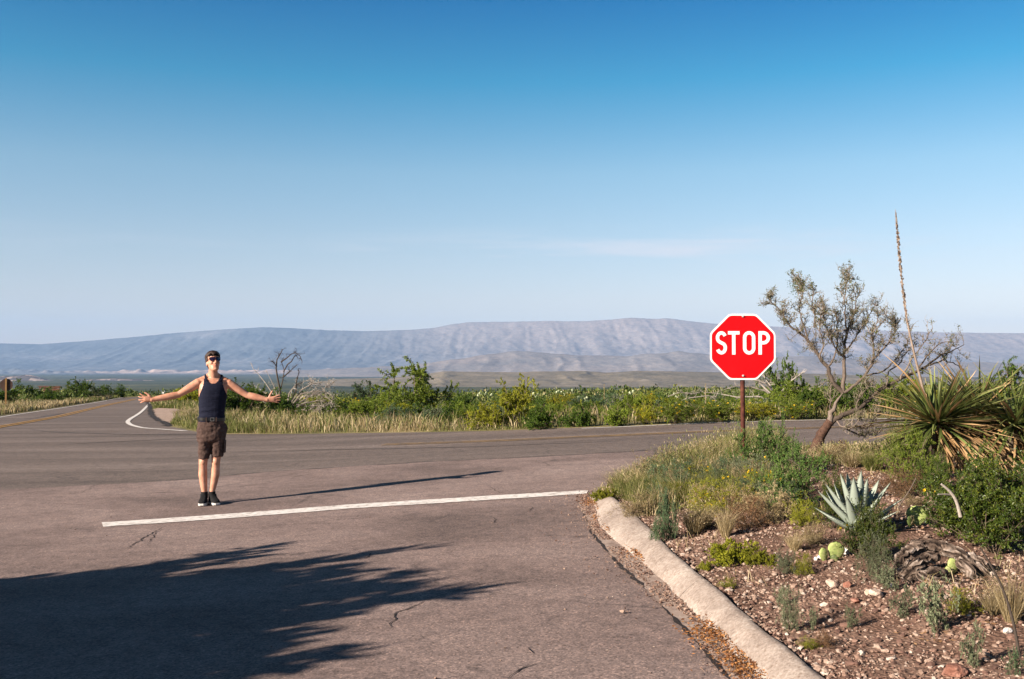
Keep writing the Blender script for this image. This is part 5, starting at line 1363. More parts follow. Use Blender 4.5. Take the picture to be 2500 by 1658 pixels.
def verge_grass():
    rng = np.random.default_rng(9)
    st, gr = MB(), MB()
    Pp = FAR_B[1:-1]; 
    # along the far edge of the crossing road
    d = np.concatenate([[0], np.cumsum(np.linalg.norm(np.diff(Pp, axis=0), axis=1))])
    n = 70000; s = rng.random(n) * d[-1]; X = np.interp(s, d, Pp[:, 0]); Y = np.interp(s, d, Pp[:, 1])
    i = np.clip(np.searchsorted(d, s) - 1, 0, len(Pp) - 2); T = nrm(Pp[i + 1] - Pp[i]); Nn = np.stack([T[:, 1], -T[:, 0]], 1)
    # outward normal = away from the camera side
    off = .12 + rng.gamma(1.5, .9, n); X = X + Nn[:, 0] * off; Y = Y + Nn[:, 1] * off
    ok = ~inside(X, Y, ROAD) & ~inside(X, Y, PATCH) & (Y > 15) & (np.abs(X / Y) < .62); X, Y, off = X[ok], Y[ok], off[ok]
    px = 1250 + X / Y * F
    dens = fbm(X * .35, Y * .35, 3, 301); straw = fbm(X * .22 + 9, Y * .22, 3, 303) + .10 * ss((px - 640) / 100) * ss((1100 - px) / 120) - .10 * ss((600 - px) / 60)
    keep = dens + rng.normal(0, .1, len(X)) > .41; X, Y, off, px, straw = X[keep], Y[keep], off[keep], px[keep], straw[keep]
    Z = ground_z(X, Y); isS = straw + rng.normal(0, .10, len(X)) > .53
    hgt = np.clip(.20 + .22 * ss(off / 1.2) , .1, .6) * rng.uniform(.5, 1.25, len(X)) * (.25 + 1.5 * fbm(X * .5, Y * .5, 3, 305))
    rgt = ss((px - 1020) / 130.0); kk = rng.random(len(X)) > rgt * (.35 + .5 * ss((off - .5) / .8)); hgt = hgt * (.66 - .14 * rgt)
    X, Y, off, px, Z, isS, hgt = X[kk], Y[kk], off[kk], px[kk], Z[kk], isS[kk], hgt[kk]
    Pn = np.stack([X, Y, Z - .01], 1)
    blades(st, Pn[isS], hgt[isS] * 1.15, .011, rng.uniform(.05, .6, isS.sum()), rng.random(isS.sum()), rng)
    blades(gr, Pn[~isS], hgt[~isS], .013, rng.uniform(.1, .7, (~isS).sum()), rng.random((~isS).sum()), rng)
    k = isS & (rng.random(len(X)) < .10); heads(st, Pn[k] + np.stack([rng.normal(0, .05, k.sum()), rng.normal(0, .05, k.sum()), hgt[k] * 1.0], 1), .06, rng.uniform(.5, 1, k.sum()), rng)
    # left of the receding road and round its right side
    for Q, sgn, n, w0 in ((LEFT_A, 1, 16000, 3.0), (FAR_B[-6:], -1, 5000, 4.0)):
        d = np.concatenate([[0], np.cumsum(np.linalg.norm(np.diff(Q, axis=0), axis=1))]); s = rng.random(n) * d[-1]
        X = np.interp(s, d, Q[:, 0]); Y = np.interp(s, d, Q[:, 1]); X = X - sgn * (.35 + rng.gamma(1.3, w0 * .5, n)); 
        ok = ~inside(X, Y, ROAD) & ~inside(X, Y, PATCH); X, Y = X[ok], Y[ok]; Z = ground_z(X, Y); isS = fbm(X * .2, Y * .1, 3, 307) + rng.normal(0, .08, len(X)) > .5
        Pn = np.stack([X, Y, Z - .01], 1); h = rng.uniform(.15, .45, len(X))
        blades(st, Pn[isS], h[isS], .05, rng.uniform(.1, .6, isS.sum()), rng.random(isS.sum()), rng); blades(gr, Pn[~isS], h[~isS], .05, rng.uniform(.1, .6, (~isS).sum()), rng.random((~isS).sum()), rng)
    # thin grass between the bushes
    n = 26000; Y = 22 * np.exp(rng.random(n) * math.log(100 / 22)); X = rng.uniform(-.55, .58, n) * Y
    ok = ~inside(X, Y, ROAD) & ~inside(X, Y, ISLAND) & ~inside(X, Y, PATCH) & (pl_dist(X, Y, VERGE) > .3) & (Y > 19); X, Y = X[ok], Y[ok]; Z = ground_z(X, Y); Pn = np.stack([X, Y, Z - .01], 1)
    isS = rng.random(len(X)) < .4; h = rng.uniform(.2, .55, len(X)); w = .012 + Y * .0006
    blades(st, Pn[isS], h[isS], w[isS], rng.uniform(.1, .6, isS.sum()), rng.random(isS.sum()), rng); blades(gr, Pn[~isS], h[~isS], w[~isS], rng.uniform(.1, .6, (~isS).sum()), rng.random((~isS).sum()), rng)
    tag(obj('dry_verge_grass', st.mesh('dry_verge_grass'), F_STRAW), kind='stuff'); tag(obj('green_verge_grass', gr.mesh('green_verge_grass'), F_GRASS), kind='stuff')
verge_grass()
# ------------------------------------------------------------------ dead trees and cactus beyond the crossing road
def traced(limbs, Yc, depth, rng, base=None):
    """limbs traced as pixel polylines, put at distance Yc with some depth of their own"""
    out = []
    for pl in limbs:
        n = len(pl); dz = np.cumsum(rng.normal(0, depth / math.sqrt(n + 1), n)) + 0
        out.append(np.array([at(a, b, Yc + d * (0 if (base and i == 0) else 1)) for i, ((a, b), d) in enumerate(zip(pl, dz))]))
    return out
def twiggy(mb, P, rng, r, L, n, gen=2, wander=.35, up=.05, sides=3, anchors=None, f0=.25):
    """side twigs with twigs of their own along a limb"""
    for q in range(n):
        t = f0 + (1 - f0) * rng.random(); f = t * (len(P) - 1); i = min(int(f), len(P) - 2)
        b = P[i] + (P[i + 1] - P[i]) * (f - i); d = nrm(P[i + 1] - P[i])
        d2 = nrm(d * .5 + rng.normal(0, .75, 3) + [0, 0, up * 4]); L2 = L * rng.uniform(.35, 1.1)
        P2 = curve_branch(rng, b, d2, L2, 5, wander, up)
        tube(mb, P2, np.linspace(r, r * .35, len(P2)), sides, rng.random(), cap=False)
        if anchors is not None: anchors.append(P2)
        if gen > 1: twiggy(mb, P2, rng, r * .6, L * .5, max(2, int(n * .35)) if n > 6 else 3, gen - 1, wander, up, 3, anchors, .15)
def dead_trees():
    rng = np.random.default_rng(31)
    p = hit(683, 1016, ground_z); Y = p[1]; z = float(ground_z(*p))
    limbs = [[(684, 1012), (682, 980), (684, 955), (678, 925), (674, 900), (676, 878), (684, 865), (690, 853)], [(684, 955), (690, 930), (694, 905), (688, 885), (692, 872)], [(692, 908), (702, 890), (712, 882), (720, 868), (730, 866), (737, 880)], [(676, 896), (668, 885), (664, 880)], [(686, 884), (700, 874), (712, 864), (722, 862), (735, 872)], [(690, 922), (706, 908), (724, 892)], [(722, 960), (724, 930), (730, 908), (728, 900)], [(700, 1000), (716, 968), (724, 944)]]
    root = thing('dead_tree', (p[0], Y, z), 'dark bare dead tree standing upright behind the man\'s left hand', 'dead tree')
    mb = MB(); o = np.array([p[0], Y, z])
    L_ = traced(limbs, Y, .12, rng)
    for k, P in enumerate(L_): tube(mb, P - o, np.linspace(.060, .018, len(P)) if k == 0 else np.linspace(.032, .010, len(P)), 6, rng.random())
    obj('trunk', mb.mesh('trunk'), W_CHAR, root); mb = MB()
    for P in L_[1:]: twiggy(mb, P - o, rng, .009, .32, 9, 2, .35)
    twiggy(mb, L_[0][3:] - o, rng, .009, .32, 10, 2, .35)
    obj('branches', mb.mesh('branches'), W_CHAR, root)
    p = hit(668, 1014, ground_z); Y = p[1]; o = np.array([p[0], Y, float(ground_z(*p))])
    limbs = [[(690, 1010), (668, 965), (648, 935), (632, 915), (618, 900), (612, 885)], [(690, 1010), (660, 970), (634, 950), (615, 938)], [(690, 1010), (672, 950), (660, 925), (650, 905)], [(690, 1010), (650, 985), (626, 968), (616, 955)], [(690, 1008), (678, 965), (668, 945)]]
    root = thing('dead_shrub', o, 'pale bleached bare shrub fanning out left of the dark dead tree', 'dead shrub'); L_ = traced(limbs, Y, .15, rng); mb = MB()
    for P in L_: tube(mb, P - o, np.linspace(.026, .008, len(P)), 5, rng.random()); twiggy(mb, P - o, rng, .007, .30, 11, 2, .3)
    obj('branches', mb.mesh('branches'), W_DEAD, root)
    # fallen grey tree: a dome of bleached branches arching over to the right
    p = hit(745, 1020, ground_z); Y = p[1]; o = np.array([p[0], Y, float(ground_z(*p))])
    root = thing('fallen_tree', o, 'fallen bleached grey tree with a tangle of arching branches right of the man', 'fallen tree'); mb = MB()
    limbs = [[(700, 1000), (716, 975), (736, 952), (760, 938), (790, 932), (812, 940)], [(700, 1000), (728, 985), (760, 965), (795, 945), (822, 928)], [(702, 1002), (735, 962), (770, 955), (800, 958), (822, 975)], [(705, 1004), (740, 985), (780, 978), (812, 985), (820, 1000)], [(712, 1006), (745, 1000), (780, 1002), (800, 1008)], [(710, 990), (740, 968), (775, 962), (806, 975), (815, 992)], [(700, 998), (706, 960), (722, 940), (748, 930), (772, 928)], [(720, 990), (760, 990), (795, 992)]]
    L_ = traced(limbs, Y, .25, rng)
    for P in L_: tube(mb, P - o, np.linspace(.040, .010, len(P)), 5, rng.random()); twiggy(mb, P - o, rng, .010, .42, 20, 2, .3, -.02)
    obj('branches', mb.mesh('branches'), W_DEAD, root)
    # tangle right of the sign
    p = hit(1835, 1010, ground_z); Y = p[1] + .5; o = np.array([at(1835, 1000, Y)[0], Y, float(ground_z(at(1835, 1000, Y)[0], Y))])
    root = thing('dead_mesquite', o, 'pale dead mesquite tangle behind the road just right of the stop sign', 'dead tree'); mb = MB()
    limbs = [[(1900, 990), (1895, 965), (1880, 940), (1868, 925), (1862, 905)], [(1900, 990), (1905, 960), (1925, 935), (1945, 920), (1968, 905)], [(1900, 985), (1870, 955), (1835, 945), (1800, 942), (1770, 950)], [(1895, 975), (1850, 930), (1838, 905), (1830, 885)], [(1896, 980), (1850, 968), (1800, 970), (1760, 962), (1722, 958)], [(1890, 960), (1868, 935), (1835, 925), (1812, 915)], [(1900, 985), (1920, 965), (1950, 958), (1990, 945)], [(1895, 975), (1860, 982), (1830, 985)]]
    L_ = traced(limbs, Y, .35, rng)
    for P in L_: tube(mb, P - o, np.linspace(.050, .012, len(P)), 6, rng.random()); twiggy(mb, P - o, rng, .010, .45, 14, 2, .35)
    obj('branches', mb.mesh('branches'), W_DEAD, root)
    for k, (pl, lab) in enumerate((([(1632, 968), (1660, 958), (1690, 962), (1716, 955)], 'bleached fallen branch lying in the scrub left of the sign pole'), ([(1650, 984), (1680, 972), (1730, 966), (1752, 972)], 'second pale fallen branch, nearer the road, left of the sign pole'))):
        Yb = 33.0 - k * 2.5; P = np.array([at(a, b, Yb + i * .1) for i, (a, b) in enumerate(pl)]); o = P[0].copy(); root = thing('fallen_branch', o, lab, 'branch'); mb = MB()
        tube(mb, P - o, [.020, .018, .014, .007], 6); twiggy(mb, P - o, rng, .006, .30, 16, 2, .4, -.04); obj('wood', mb.mesh('wood'), W_DEAD, root)
dead_trees()

# prickly pear: flat pads grown from pads
def pad_mesh(mb, w, h, t, M, c=.5, n=16, k=9):
    rows = []
    for q in range(k):
        u = q / (k - 1); z = h * u; hw = w / 2 * (math.sin(math.pi * min(.5, (.06 + .94 * u) ** .85 * .62) ) if u < .7 else math.sqrt(max(0, 1 - ((u - .62) / .39) ** 2)))
        th = np.arange(n) / n * 2 * math.pi; rows.append(np.stack([hw * np.cos(th), t * max(.15, math.sqrt(max(0.02, hw / (w / 2)))) * .5 * np.sin(th), np.full(n, z)], 1))
    V = np.vstack(rows); A = np.array(M); V = V @ A[:3, :3].T + A[:3, 3]
    i = np.arange(k - 1)[:, None] * n; j = np.arange(n)[None, :]; j2 = (j + 1) % n
    mb.add(V, np.stack([i + j, i + j2, i + n + j2, i + n + j], -1).reshape(-1, 4), c)
    for r, s in ((0, 0), (k - 1, 1)):
        vv = V[r * n:(r + 1) * n]; mb.add(np.vstack([vv, vv.mean(0)[None]]), [[(q + 1) % n, q, n] if s == 0 else [q, (q + 1) % n, n] for q in range(n)], c)
def pad_mat(name, c0, c1):
    m, N, L, b = mat(name, rough=.6, spec=.3)
    n = noise_node(N, L, 30, 3, .5); r = ramp_node(N, [(.3, c0), (.7, c1)]); L.new(n.outputs[0], r.inputs[0])
    vo = N.new('ShaderNodeTexVoronoi'); vo.inputs['Scale'].default_value = 60; tc = N.new('ShaderNodeTexCoord'); L.new(tc.outputs['Object'], vo.inputs['Vector'])
    mr = N.new('ShaderNodeMapRange'); mr.inputs['From Min'].default_value = .12; mr.inputs['From Max'].default_value = .2; L.new(vo.outputs['Distance'], mr.inputs['Value'])
    c = mixc(N, L, mr.outputs[0], (.10, .07, .03), r.outputs[0]); L.new(c, b.inputs['Base Color']); return m
M_PAD = pad_mat('green_cactus_pad', (.24, .31, .09), (.36, .41, .15)); M_PADF = pad_mat('pale_cactus_pad', (.25, .29, .16), (.36, .39, .25)); M_PADD = pad_mat('dark_cactus_pad', (.05, .075, .02), (.09, .12, .035))
def cactus(px, py, pads, label, m=M_PAD):
    p = isl_hit(px, py); s = p[1] / F
    root = thing('prickly_pear', p, label, 'cactus')
    for (dx, dy, w, h, rot, yaw, mm) in pads:
        mb = MB(); M = Matrix.Translation((dx * s, dy, -.01)) @ Matrix.Rotation(R(yaw), 4, 'Z') @ Matrix.Rotation(R(rot), 4, 'Y')
        pad_mesh(mb, w * s, h * s, .028, M); obj('pad', mb.mesh('pad', True), mm or m, root)
        sp = MB(); rng = np.random.default_rng(int(abs(dx) * 7 + w)); n = 26; u = rng.uniform(-.4, .4, n) * w * s; v = rng.uniform(.25, .95, n) * h * s
        C = np.stack([u, np.full(n, -.013), v], 1) @ np.array(M)[:3, :3].T + np.array(M)[:3, 3]
        leaves(sp, C, rng.normal(0, .5, (n, 3)) + [0, -1, .2], .022, .0022, .9, rng); obj('spines', sp.mesh('spines'), F_STRAW, root)
cactus(2022, 1366, [(10, -.02, 46, 48, 16, 8, None), (-12, -.04, 27, 35, -14, 24, None), (4, -.09, 20, 22, 4, -20, M_PADD)], 'pair of bright green prickly pear pads standing alone on the gravel')
cactus(2226, 1284, [(8, .0, 52, 52, 8, -10, None), (-8, -.05, 22, 34, -10, 30, M_PADD)], 'single notched green prickly pear pad under the creosote bush behind the dead log')
cactus(2318, 1402, [(4, 0, 34, 46, 14, 14, None), (-4, -.03, 16, 26, -14, -10, None)], 'narrow green prickly pear pad growing out of the weathered dead log')
cactus(2330, 1300, [(0, 0, 20, 26, -20, 40, M_PADD), (12, .03, 18, 22, 18, 10, None)], 'small dark prickly pear at the shaded foot of the creosote bush')
def pear_patch(px, Y, wpx, hpx, npad, seed, label):
    rng = np.random.default_rng(seed); Y = float(hit(px, Y, ground_z)[1]); c = at(px, 960, Y); z = float(ground_z(c[0], Y)); s = Y / F; hpx = max(hpx * .8, .5 / s)
    root = thing('prickly_pear_patch', (c[0], Y, z), label, 'cactus', 'pale prickly pear patches out in the scrub')
    for k in range(npad):
        mb = MB(); M = Matrix.Translation((rng.uniform(-.5, .5) * wpx * s, rng.uniform(-.4, .4), rng.uniform(.15, .75) * hpx * s)) @ Matrix.Rotation(rng.uniform(-.8, .8), 4, 'Z') @ Matrix.Rotation(rng.uniform(-.6, .6), 4, 'Y')
        h = rng.uniform(.24, .36); h *= .8; pad_mesh(mb, h * .85, h, .05, M, n=8, k=6); obj('pad', mb.mesh('pad', True), M_PADF, root)
    mb = MB()
    for k in range(6): P = curve_branch(rng, [rng.uniform(-.4, .4) * wpx * s, 0, -.03], [rng.normal(0, .4), rng.normal(0, .3), 1], hpx * s * .7, 3, .2); tube(mb, P, .05, 5)
    obj('stems', mb.mesh('stems'), M_PADD, root)
pear_patch(1184, 984, 40, 40, 16, 1, 'pale prickly pear patch left of the pointed yellow-green bush')
pear_patch(1312, 986, 44, 40, 18, 2, 'pale prickly pear patch right of the pointed yellow-green bush')
pear_patch(1372, 980, 70, 40, 24, 3, 'widest pale prickly pear patch in the scrub below the bare ridge')
pear_patch(1412, 994, 44, 30, 14, 4, 'greenish low prickly pear patch nearest the road in the middle of the scrub')
pear_patch(1640, 982, 50, 32, 12, 5, 'pale prickly pear patch left of the stop sign pole')
pear_patch(1535, 978, 24, 34, 7, 6, 'little prickly pear patch beside the blue-green bush under the ridge')
def dry_stalk(px, Y, ytop, ybot, label):
    a = at(px, ytop, Y); b = at(px, ybot, Y); z = float(ground_z(b[0], Y)); o = np.array([b[0], Y, z]); root = thing('dry_flower_stalk', o, label, 'stalk', 'dry stalks standing in the scrub')
    mb = MB(); tube(mb, [(0, 0, -.05), (.02, 0, (a[2] - z) * .5), (.0, 0, a[2] - z)], [.022, .018, .008], 6); obj('stem', mb.mesh('stem'), F_STRAW, root)
    mb = MB(); rng = np.random.default_rng(px); n = 40; t = rng.uniform(.45, 1, n); leaves(mb, np.stack([0 * t, 0 * t, t * (a[2] - z)], 1), rng.normal(size=(n, 3)), .06, .022, rng.random(n), rng); obj('seed_pods', mb.mesh('seed_pods'), F_STRAW, root)
dry_stalk(1475, 42, 938, 962, 'thin pale dry stalk standing in the scrub left of the blue-green bush')
dry_stalk(1547, 33, 960, 990, 'short thick pale stalk right of the grey-brown twiggy shrub')
dry_stalk(1722, 36, 936, 975, 'dry stalk standing just left of the stop sign pole')

# ------------------------------------------------------------------ the leaning mesquite on the corner
def leaning_tree():
    rng = np.random.default_rng(55)
    Y = 13.0; b = at(1984, 1116, Y); o = np.array([b[0], Y, float(mound(b[0], Y))])
    root = thing('leaning_mesquite', o, 'sparse leaning mesquite tree with a dark crooked trunk right of the stop sign', 'tree')
    trunk = [(1978, 1124), (1983, 1110), (1996, 1084), (2006, 1058), (2018, 1042), (2027, 1030)]
    A = [[(2024, 1036), (2031, 1004), (2042, 983), (2058, 959)],
         [(2058, 959), (2030, 930), (2022, 895), (2001, 874), (1988, 853), (1973, 829), (1952, 811), (1924, 790), (1907, 759), (1889, 741), (1877, 732)],
         [(2058, 959), (2063, 923), (2061, 874), (2065, 846), (2066, 811), (2079, 783), (2089, 755), (2089, 723)],
         [(2061, 874), (2037, 846), (2016, 801), (2009, 766), (2011, 748)],
         [(1973, 829), (1960, 790), (1952, 755), (1960, 720), (1954, 700), (1946, 692)],
         [(1988, 800), (1990, 770), (1981, 748), (1986, 715), (1984, 700)],
         [(2066, 811), (2067, 775), (2061, 740), (2061, 713), (2068, 690), (2070, 676)],
         [(2027, 1034), (2054, 1015), (2086, 1004), (2114, 983), (2138, 959), (2163, 941), (2198, 927), (2233, 910), (2268, 892), (2296, 867), (2324, 857), (2356, 841)],
         [(2058, 959), (2089, 941), (2114, 917), (2128, 888), (2149, 860), (2170, 839), (2188, 801), (2182, 775)],
         [(2114, 917), (2156, 910), (2191, 874), (2212, 846), (2223, 818), (2228, 795)],
         [(2198, 927), (2226, 874), (2247, 846), (2268, 818), (2276, 800)],
         [(2268, 892), (2292, 882), (2317, 881), (2342, 895), (2352, 902)],
         [(2040, 1024), (2060, 1048), (2080, 1046), (2094, 1032), (2104, 1012)],
         [(2068, 1048), (2100, 1062), (2116, 1066), (2140, 1060)],
         [(2086, 1040), (2124, 1046), (2138, 1015), (2150, 1005)],
         [(2030, 1012), (2026, 980), (2028, 945), (2024, 925)],
         [(2128, 888), (2134, 850), (2128, 820), (2138, 790), (2150, 760)],
         [(2061, 860), (2090, 830), (2104, 800), (2122, 770), (2136, 742)],
         [(2001, 874), (2012, 840), (2004, 810), (2000, 780), (2010, 758)],
         [(2022, 895), (2040, 870), (2046, 830), (2040, 800), (2046, 770)],
         [(2163, 941), (2172, 905), (2196, 890), (2206, 868), (2232, 838)],
         [(2233, 910), (2262, 868), (2290, 840), (2312, 834), (2340, 836)],
         [(2086, 1004), (2096, 970), (2116, 950), (2122, 930)]]
    P = np.array([at(a, b_, Y) for a, b_ in trunk]) - o
    mb = MB(); Pt = resample(P, .03); Pt = Pt + rng.normal(0, .003, Pt.shape)
    tube(mb, Pt, np.interp(np.linspace(0, 1, len(Pt)), [0, .15, 1], [.085, .068, .056]) * (1 + rng.normal(0, .06, len(Pt))), 10)
    obj('trunk', mb.mesh('trunk', True), var_mat('dark_red_brown_bark', [(0, (.040, .020, .014)), (1, (.10, .055, .038))], bmp=.9, bscale=50, speck=.5, sscale=30), root)
    lim = MB(); tw = MB(); anchors = []
    start = {0: .046, 1: .031, 2: .029, 7: .036, 8: .022}
    dep = [0, .30, .15, -.3, .35, -.2, .3, .25, -.30, .25, -.25, .35, -.3, .3, -.2, .2, -.35, .3, -.3, .25, .3, -.2, -.25]
    for k, pl in enumerate(A):
        n = len(pl); dy = np.linspace(0, 1, n) ** 1.2 * dep[k] + np.r_[0, np.cumsum(rng.normal(0, .018, n - 1))]
        Q = np.array([at(a + rng.normal(0, 1.5) * (0 < i), b_, Y + d) for i, ((a, b_), d) in enumerate(zip(pl, dy))]) - o
        Q = resample(smooth_pl(Q, 1), .05); Q = Q + rng.normal(0, .006, Q.shape) * (np.arange(len(Q)) > 0)[:, None]
        r0 = start.get(k, .0125); tube(lim, Q, np.interp(np.linspace(0, 1, len(Q)), [0, .6, 1], [r0, r0 * .52, .0042]), 7, rng.random())
        if k: twiggy(tw, Q, rng, .0045, .23, int((7 + len(Q) * 1.15) * (.5 if k in (7, 9, 10, 11, 20, 21) else 1)), 2, .34, .13, 3, anchors, .28)
    obj('limbs', lim.mesh('limbs', True), W_BARK, root); obj('twigs', tw.mesh('twigs'), var_mat('grey_twig', [(0, (.10, .078, .062)), (1, (.23, .185, .15))]), root)
    # spurs and small leaf tufts on the twigs
    fol = MB(); Cs, Ds, Vs, Sz = [], [], [], []
    for Pn in anchors:
        n = rng.integers(3, 8); t = rng.uniform(.05, 1, n) * (len(Pn) - 1); i = np.minimum(t.astype(int), len(Pn) - 2); C = Pn[i] + (Pn[i + 1] - Pn[i]) * (t - i)[:, None]
        x = Pn[-1][0]; lush = .35 + (x > 1.75) * .45 + (Pn[-1][2] > 2.15) * .4
        Cs.append(C); Ds.append(rng.normal(size=(n, 3)) + [0, 0, .2]); Vs.append(np.clip(rng.normal(.45, .2, n), 0, 1)); Sz.append(np.full(n, .013) * rng.uniform(.6, 1.5, n))
        if rng.random() < lush * .17:
            m = int(18 * lush); t = rng.uniform(.4, 1, m) * (len(Pn) - 1); i = np.minimum(t.astype(int), len(Pn) - 2); C = Pn[i] + (Pn[i + 1] - Pn[i]) * (t - i)[:, None] + rng.normal(0, .012, (m, 3))
            Cs.append(C); Ds.append(rng.normal(size=(m, 3)) + [0, 0, .3]); Vs.append(np.clip(rng.normal(.5, .2, m), 0, 1)); Sz.append(np.full(m, .026) * rng.uniform(.6, 1.3, m))
    sz = np.concatenate(Sz); leaves(fol, np.concatenate(Cs), np.concatenate(Ds), sz, sz * .5, np.concatenate(Vs), rng)
    obj('leaves', fol.mesh('leaves'), foliage('mesquite_spur_leaf', [(0, (.07, .060, .022)), (.45, (.14, .14, .048)), (1, (.19, .23, .085))], .25), root)
    # green feathery tuft on the uppermost left tip
    mb = MB(); c = at(1944, 697, Y + .35) - o; n = 240; C = c + rng.normal(0, 1, (n, 3)) * [.045, .04, .055]; leaves(mb, C, rng.normal(size=(n, 3)) + [-.3, 0, -.3], .030, .009, rng.random(n), rng); obj('leaf_tuft', mb.mesh('leaf_tuft'), F_BLUG, root)
leaning_tree()

# ------------------------------------------------------------------ yuccas
def blade_leaf(name, L, W, bend, seg=7, twist=0.0):
    """long stiff leaf along +X from the origin, slightly troughed, tapering to a point"""
    mb = MB(); t = np.linspace(0, 1, seg); w = W / 2 * np.interp(t, [0, .08, .35, .75, 1], [.75, .8, 1, .7, .04]); x = L * t; z = -bend * L * t ** 2
    tw = twist * t
    V = []
    for s, up in ((-1, .30), (0, 0), (1, .30)): V.append(np.stack([x, s * w * np.cos(tw), z + up * w + s * w * np.sin(tw)], 1))
    V = np.vstack(V); i = np.arange(seg - 1)
    mb.add(V, np.vstack([np.stack([i, i + seg, i + seg + 1, i + 1], 1), np.stack([i + seg, i + 2 * seg, i + 2 * seg + 1, i + seg + 1], 1)]), np.tile(.25 + .75 * t ** 2, 3))
    return mb.mesh(name, True)
def yucca(cx, cy, Y, label, nl, nd, seed, Lf, stalk=False, xlean=0.0):
    rng = np.random.default_rng(seed); c = at(cx, cy, Y); z = float(mound(c[0], Y)); o = np.array([c[0], Y, z]); hc = c[2] - z
    root = thing('yucca_plant', o, label, 'yucca'); top = np.array([0, 0, hc])
    mb = MB(); tube(mb, [(-.12 - xlean, .05, -.05), (-.08 - xlean * .6, .04, hc * .4), (0, 0, hc)], [.10, .09, .08], 10); obj('trunk', mb.mesh('trunk'), W_TWIG, root)
    G = [foliage('yucca_leaf', [(0, (.040, .055, .014)), (.45, (.080, .105, .026)), (.85, (.165, .175, .060)), (1, (.34, .25, .12))], .12, rough=.42, objvar=.35, spec=.4)]
    Dm = foliage('dead_yucca_leaf', [(0, (.14, .078, .032)), (.5, (.27, .165, .078)), (1, (.42, .29, .155))], .12, objvar=.45)
    V = [blade_leaf('leaf', Lf * k, .030, b, twist=t_) for k, b, t_ in ((1, .04, .2), (.92, .14, -.3), (1.10, .24, .5), (.85, .02, 0))]
    Dv = [blade_leaf('dead_leaf', Lf * k, .032, b, twist=t_) for k, b, t_ in ((.9, .25, .8), (.8, .1, -1.0), (1.02, .4, .5))]
    for i in range(nl):
        az = rng.uniform(0, 2 * math.pi); el = R(rng.triangular(-32, 18, 76)); 
        q = Matrix.Rotation(az, 4, 'Z') @ Matrix.Rotation(-el, 4, 'Y') @ Matrix.Rotation(rng.uniform(-.6, .6), 4, 'X')
        l = part('leaf', V[rng.integers(4)], G[0] if rng.random() > .22 else Dm, root); l.matrix_local = Matrix.Translation(top + rng.normal(0, .02, 3)) @ q @ Matrix.Scale(rng.uniform(.75, 1.08), 4)
    for i in range(nd):
        az = rng.uniform(-1.5, .7); el = rng.uniform(-1.15, -.25); q = Matrix.Rotation(az, 4, 'Z') @ Matrix.Rotation(-el, 4, 'Y') @ Matrix.Rotation(rng.uniform(-1, 1), 4, 'X')
        l = part('dead_leaf', Dv[rng.integers(3)], Dm, root); l.matrix_local = Matrix.Translation(top + np.array([rng.uniform(-.05, .48 if stalk else .1), rng.uniform(-.10, .0), -rng.uniform(.0, .16)])) @ q @ Matrix.Scale(rng.uniform(.7, 1.1), 4)
    if stalk:
        pl = [(2284, 1042), (2265, 993), (2256, 960), (2246, 920), (2236, 880), (2222, 820), (2214, 780), (2206, 720), (2198, 650), (2193, 590), (2189, 545), (2186, 512)]
        P = np.array([at(a, b, Y + .03 + .012 * i) for i, (a, b) in enumerate(pl)]) - o; mb = MB(); tube(mb, P, np.interp(np.linspace(0, 1, len(P)), [0, .5, 1], [.017, .010, .0025]), 8)
        st = obj('flower_stalk', mb.mesh('flower_stalk', True), noisy('dry_stalk_wood', [(.3, (.16, .118, .090)), (.7, (.29, .225, .18))], 20), root); mb = MB(); n = 330
        t = 5.6 + rng.random(n) ** 1.1 * 5.2; i = np.minimum(t.astype(int), len(P) - 2); C = P[i] + (P[i + 1] - P[i]) * (t - i)[:, None]; a = rng.uniform(0, 6.28, n)
        d = np.stack([np.cos(a), np.sin(a), .5 + 0 * a], 1); rr = np.interp(t, [5.6, 7, 9, 10.8], [.006, .013, .012, .004]); C2 = C + d * rr[:, None]
        pebbles(mb, C2, np.interp(t, [5.6, 7, 9.5, 10.8], [.006, .0095, .009, .004]) * rng.uniform(.7, 1.2, n), rng, flat=1.4)
        obj('seed_capsules', mb.mesh('seed_capsules'), var_mat('dry_capsule', [(0, (.055, .038, .028)), (.5, (.15, .105, .078)), (1, (.32, .25, .195))]), st)
yucca(2288, 1034, 10.6, 'big spiky yucca with a skirt of tan dead leaves and a tall dry flower stalk', 290, 300, 3, .78, True, .05)
yucca(2392, 1012, 10.95, 'shaggy yucca head half hidden between the big yucca and the one at the right edge', 200, 60, 7, .76, False, .0)
yucca(2478, 1040, 10.5, 'second yucca head at the right edge, its leaves overlapping the big one', 230, 160, 4, .78, False, -.05)

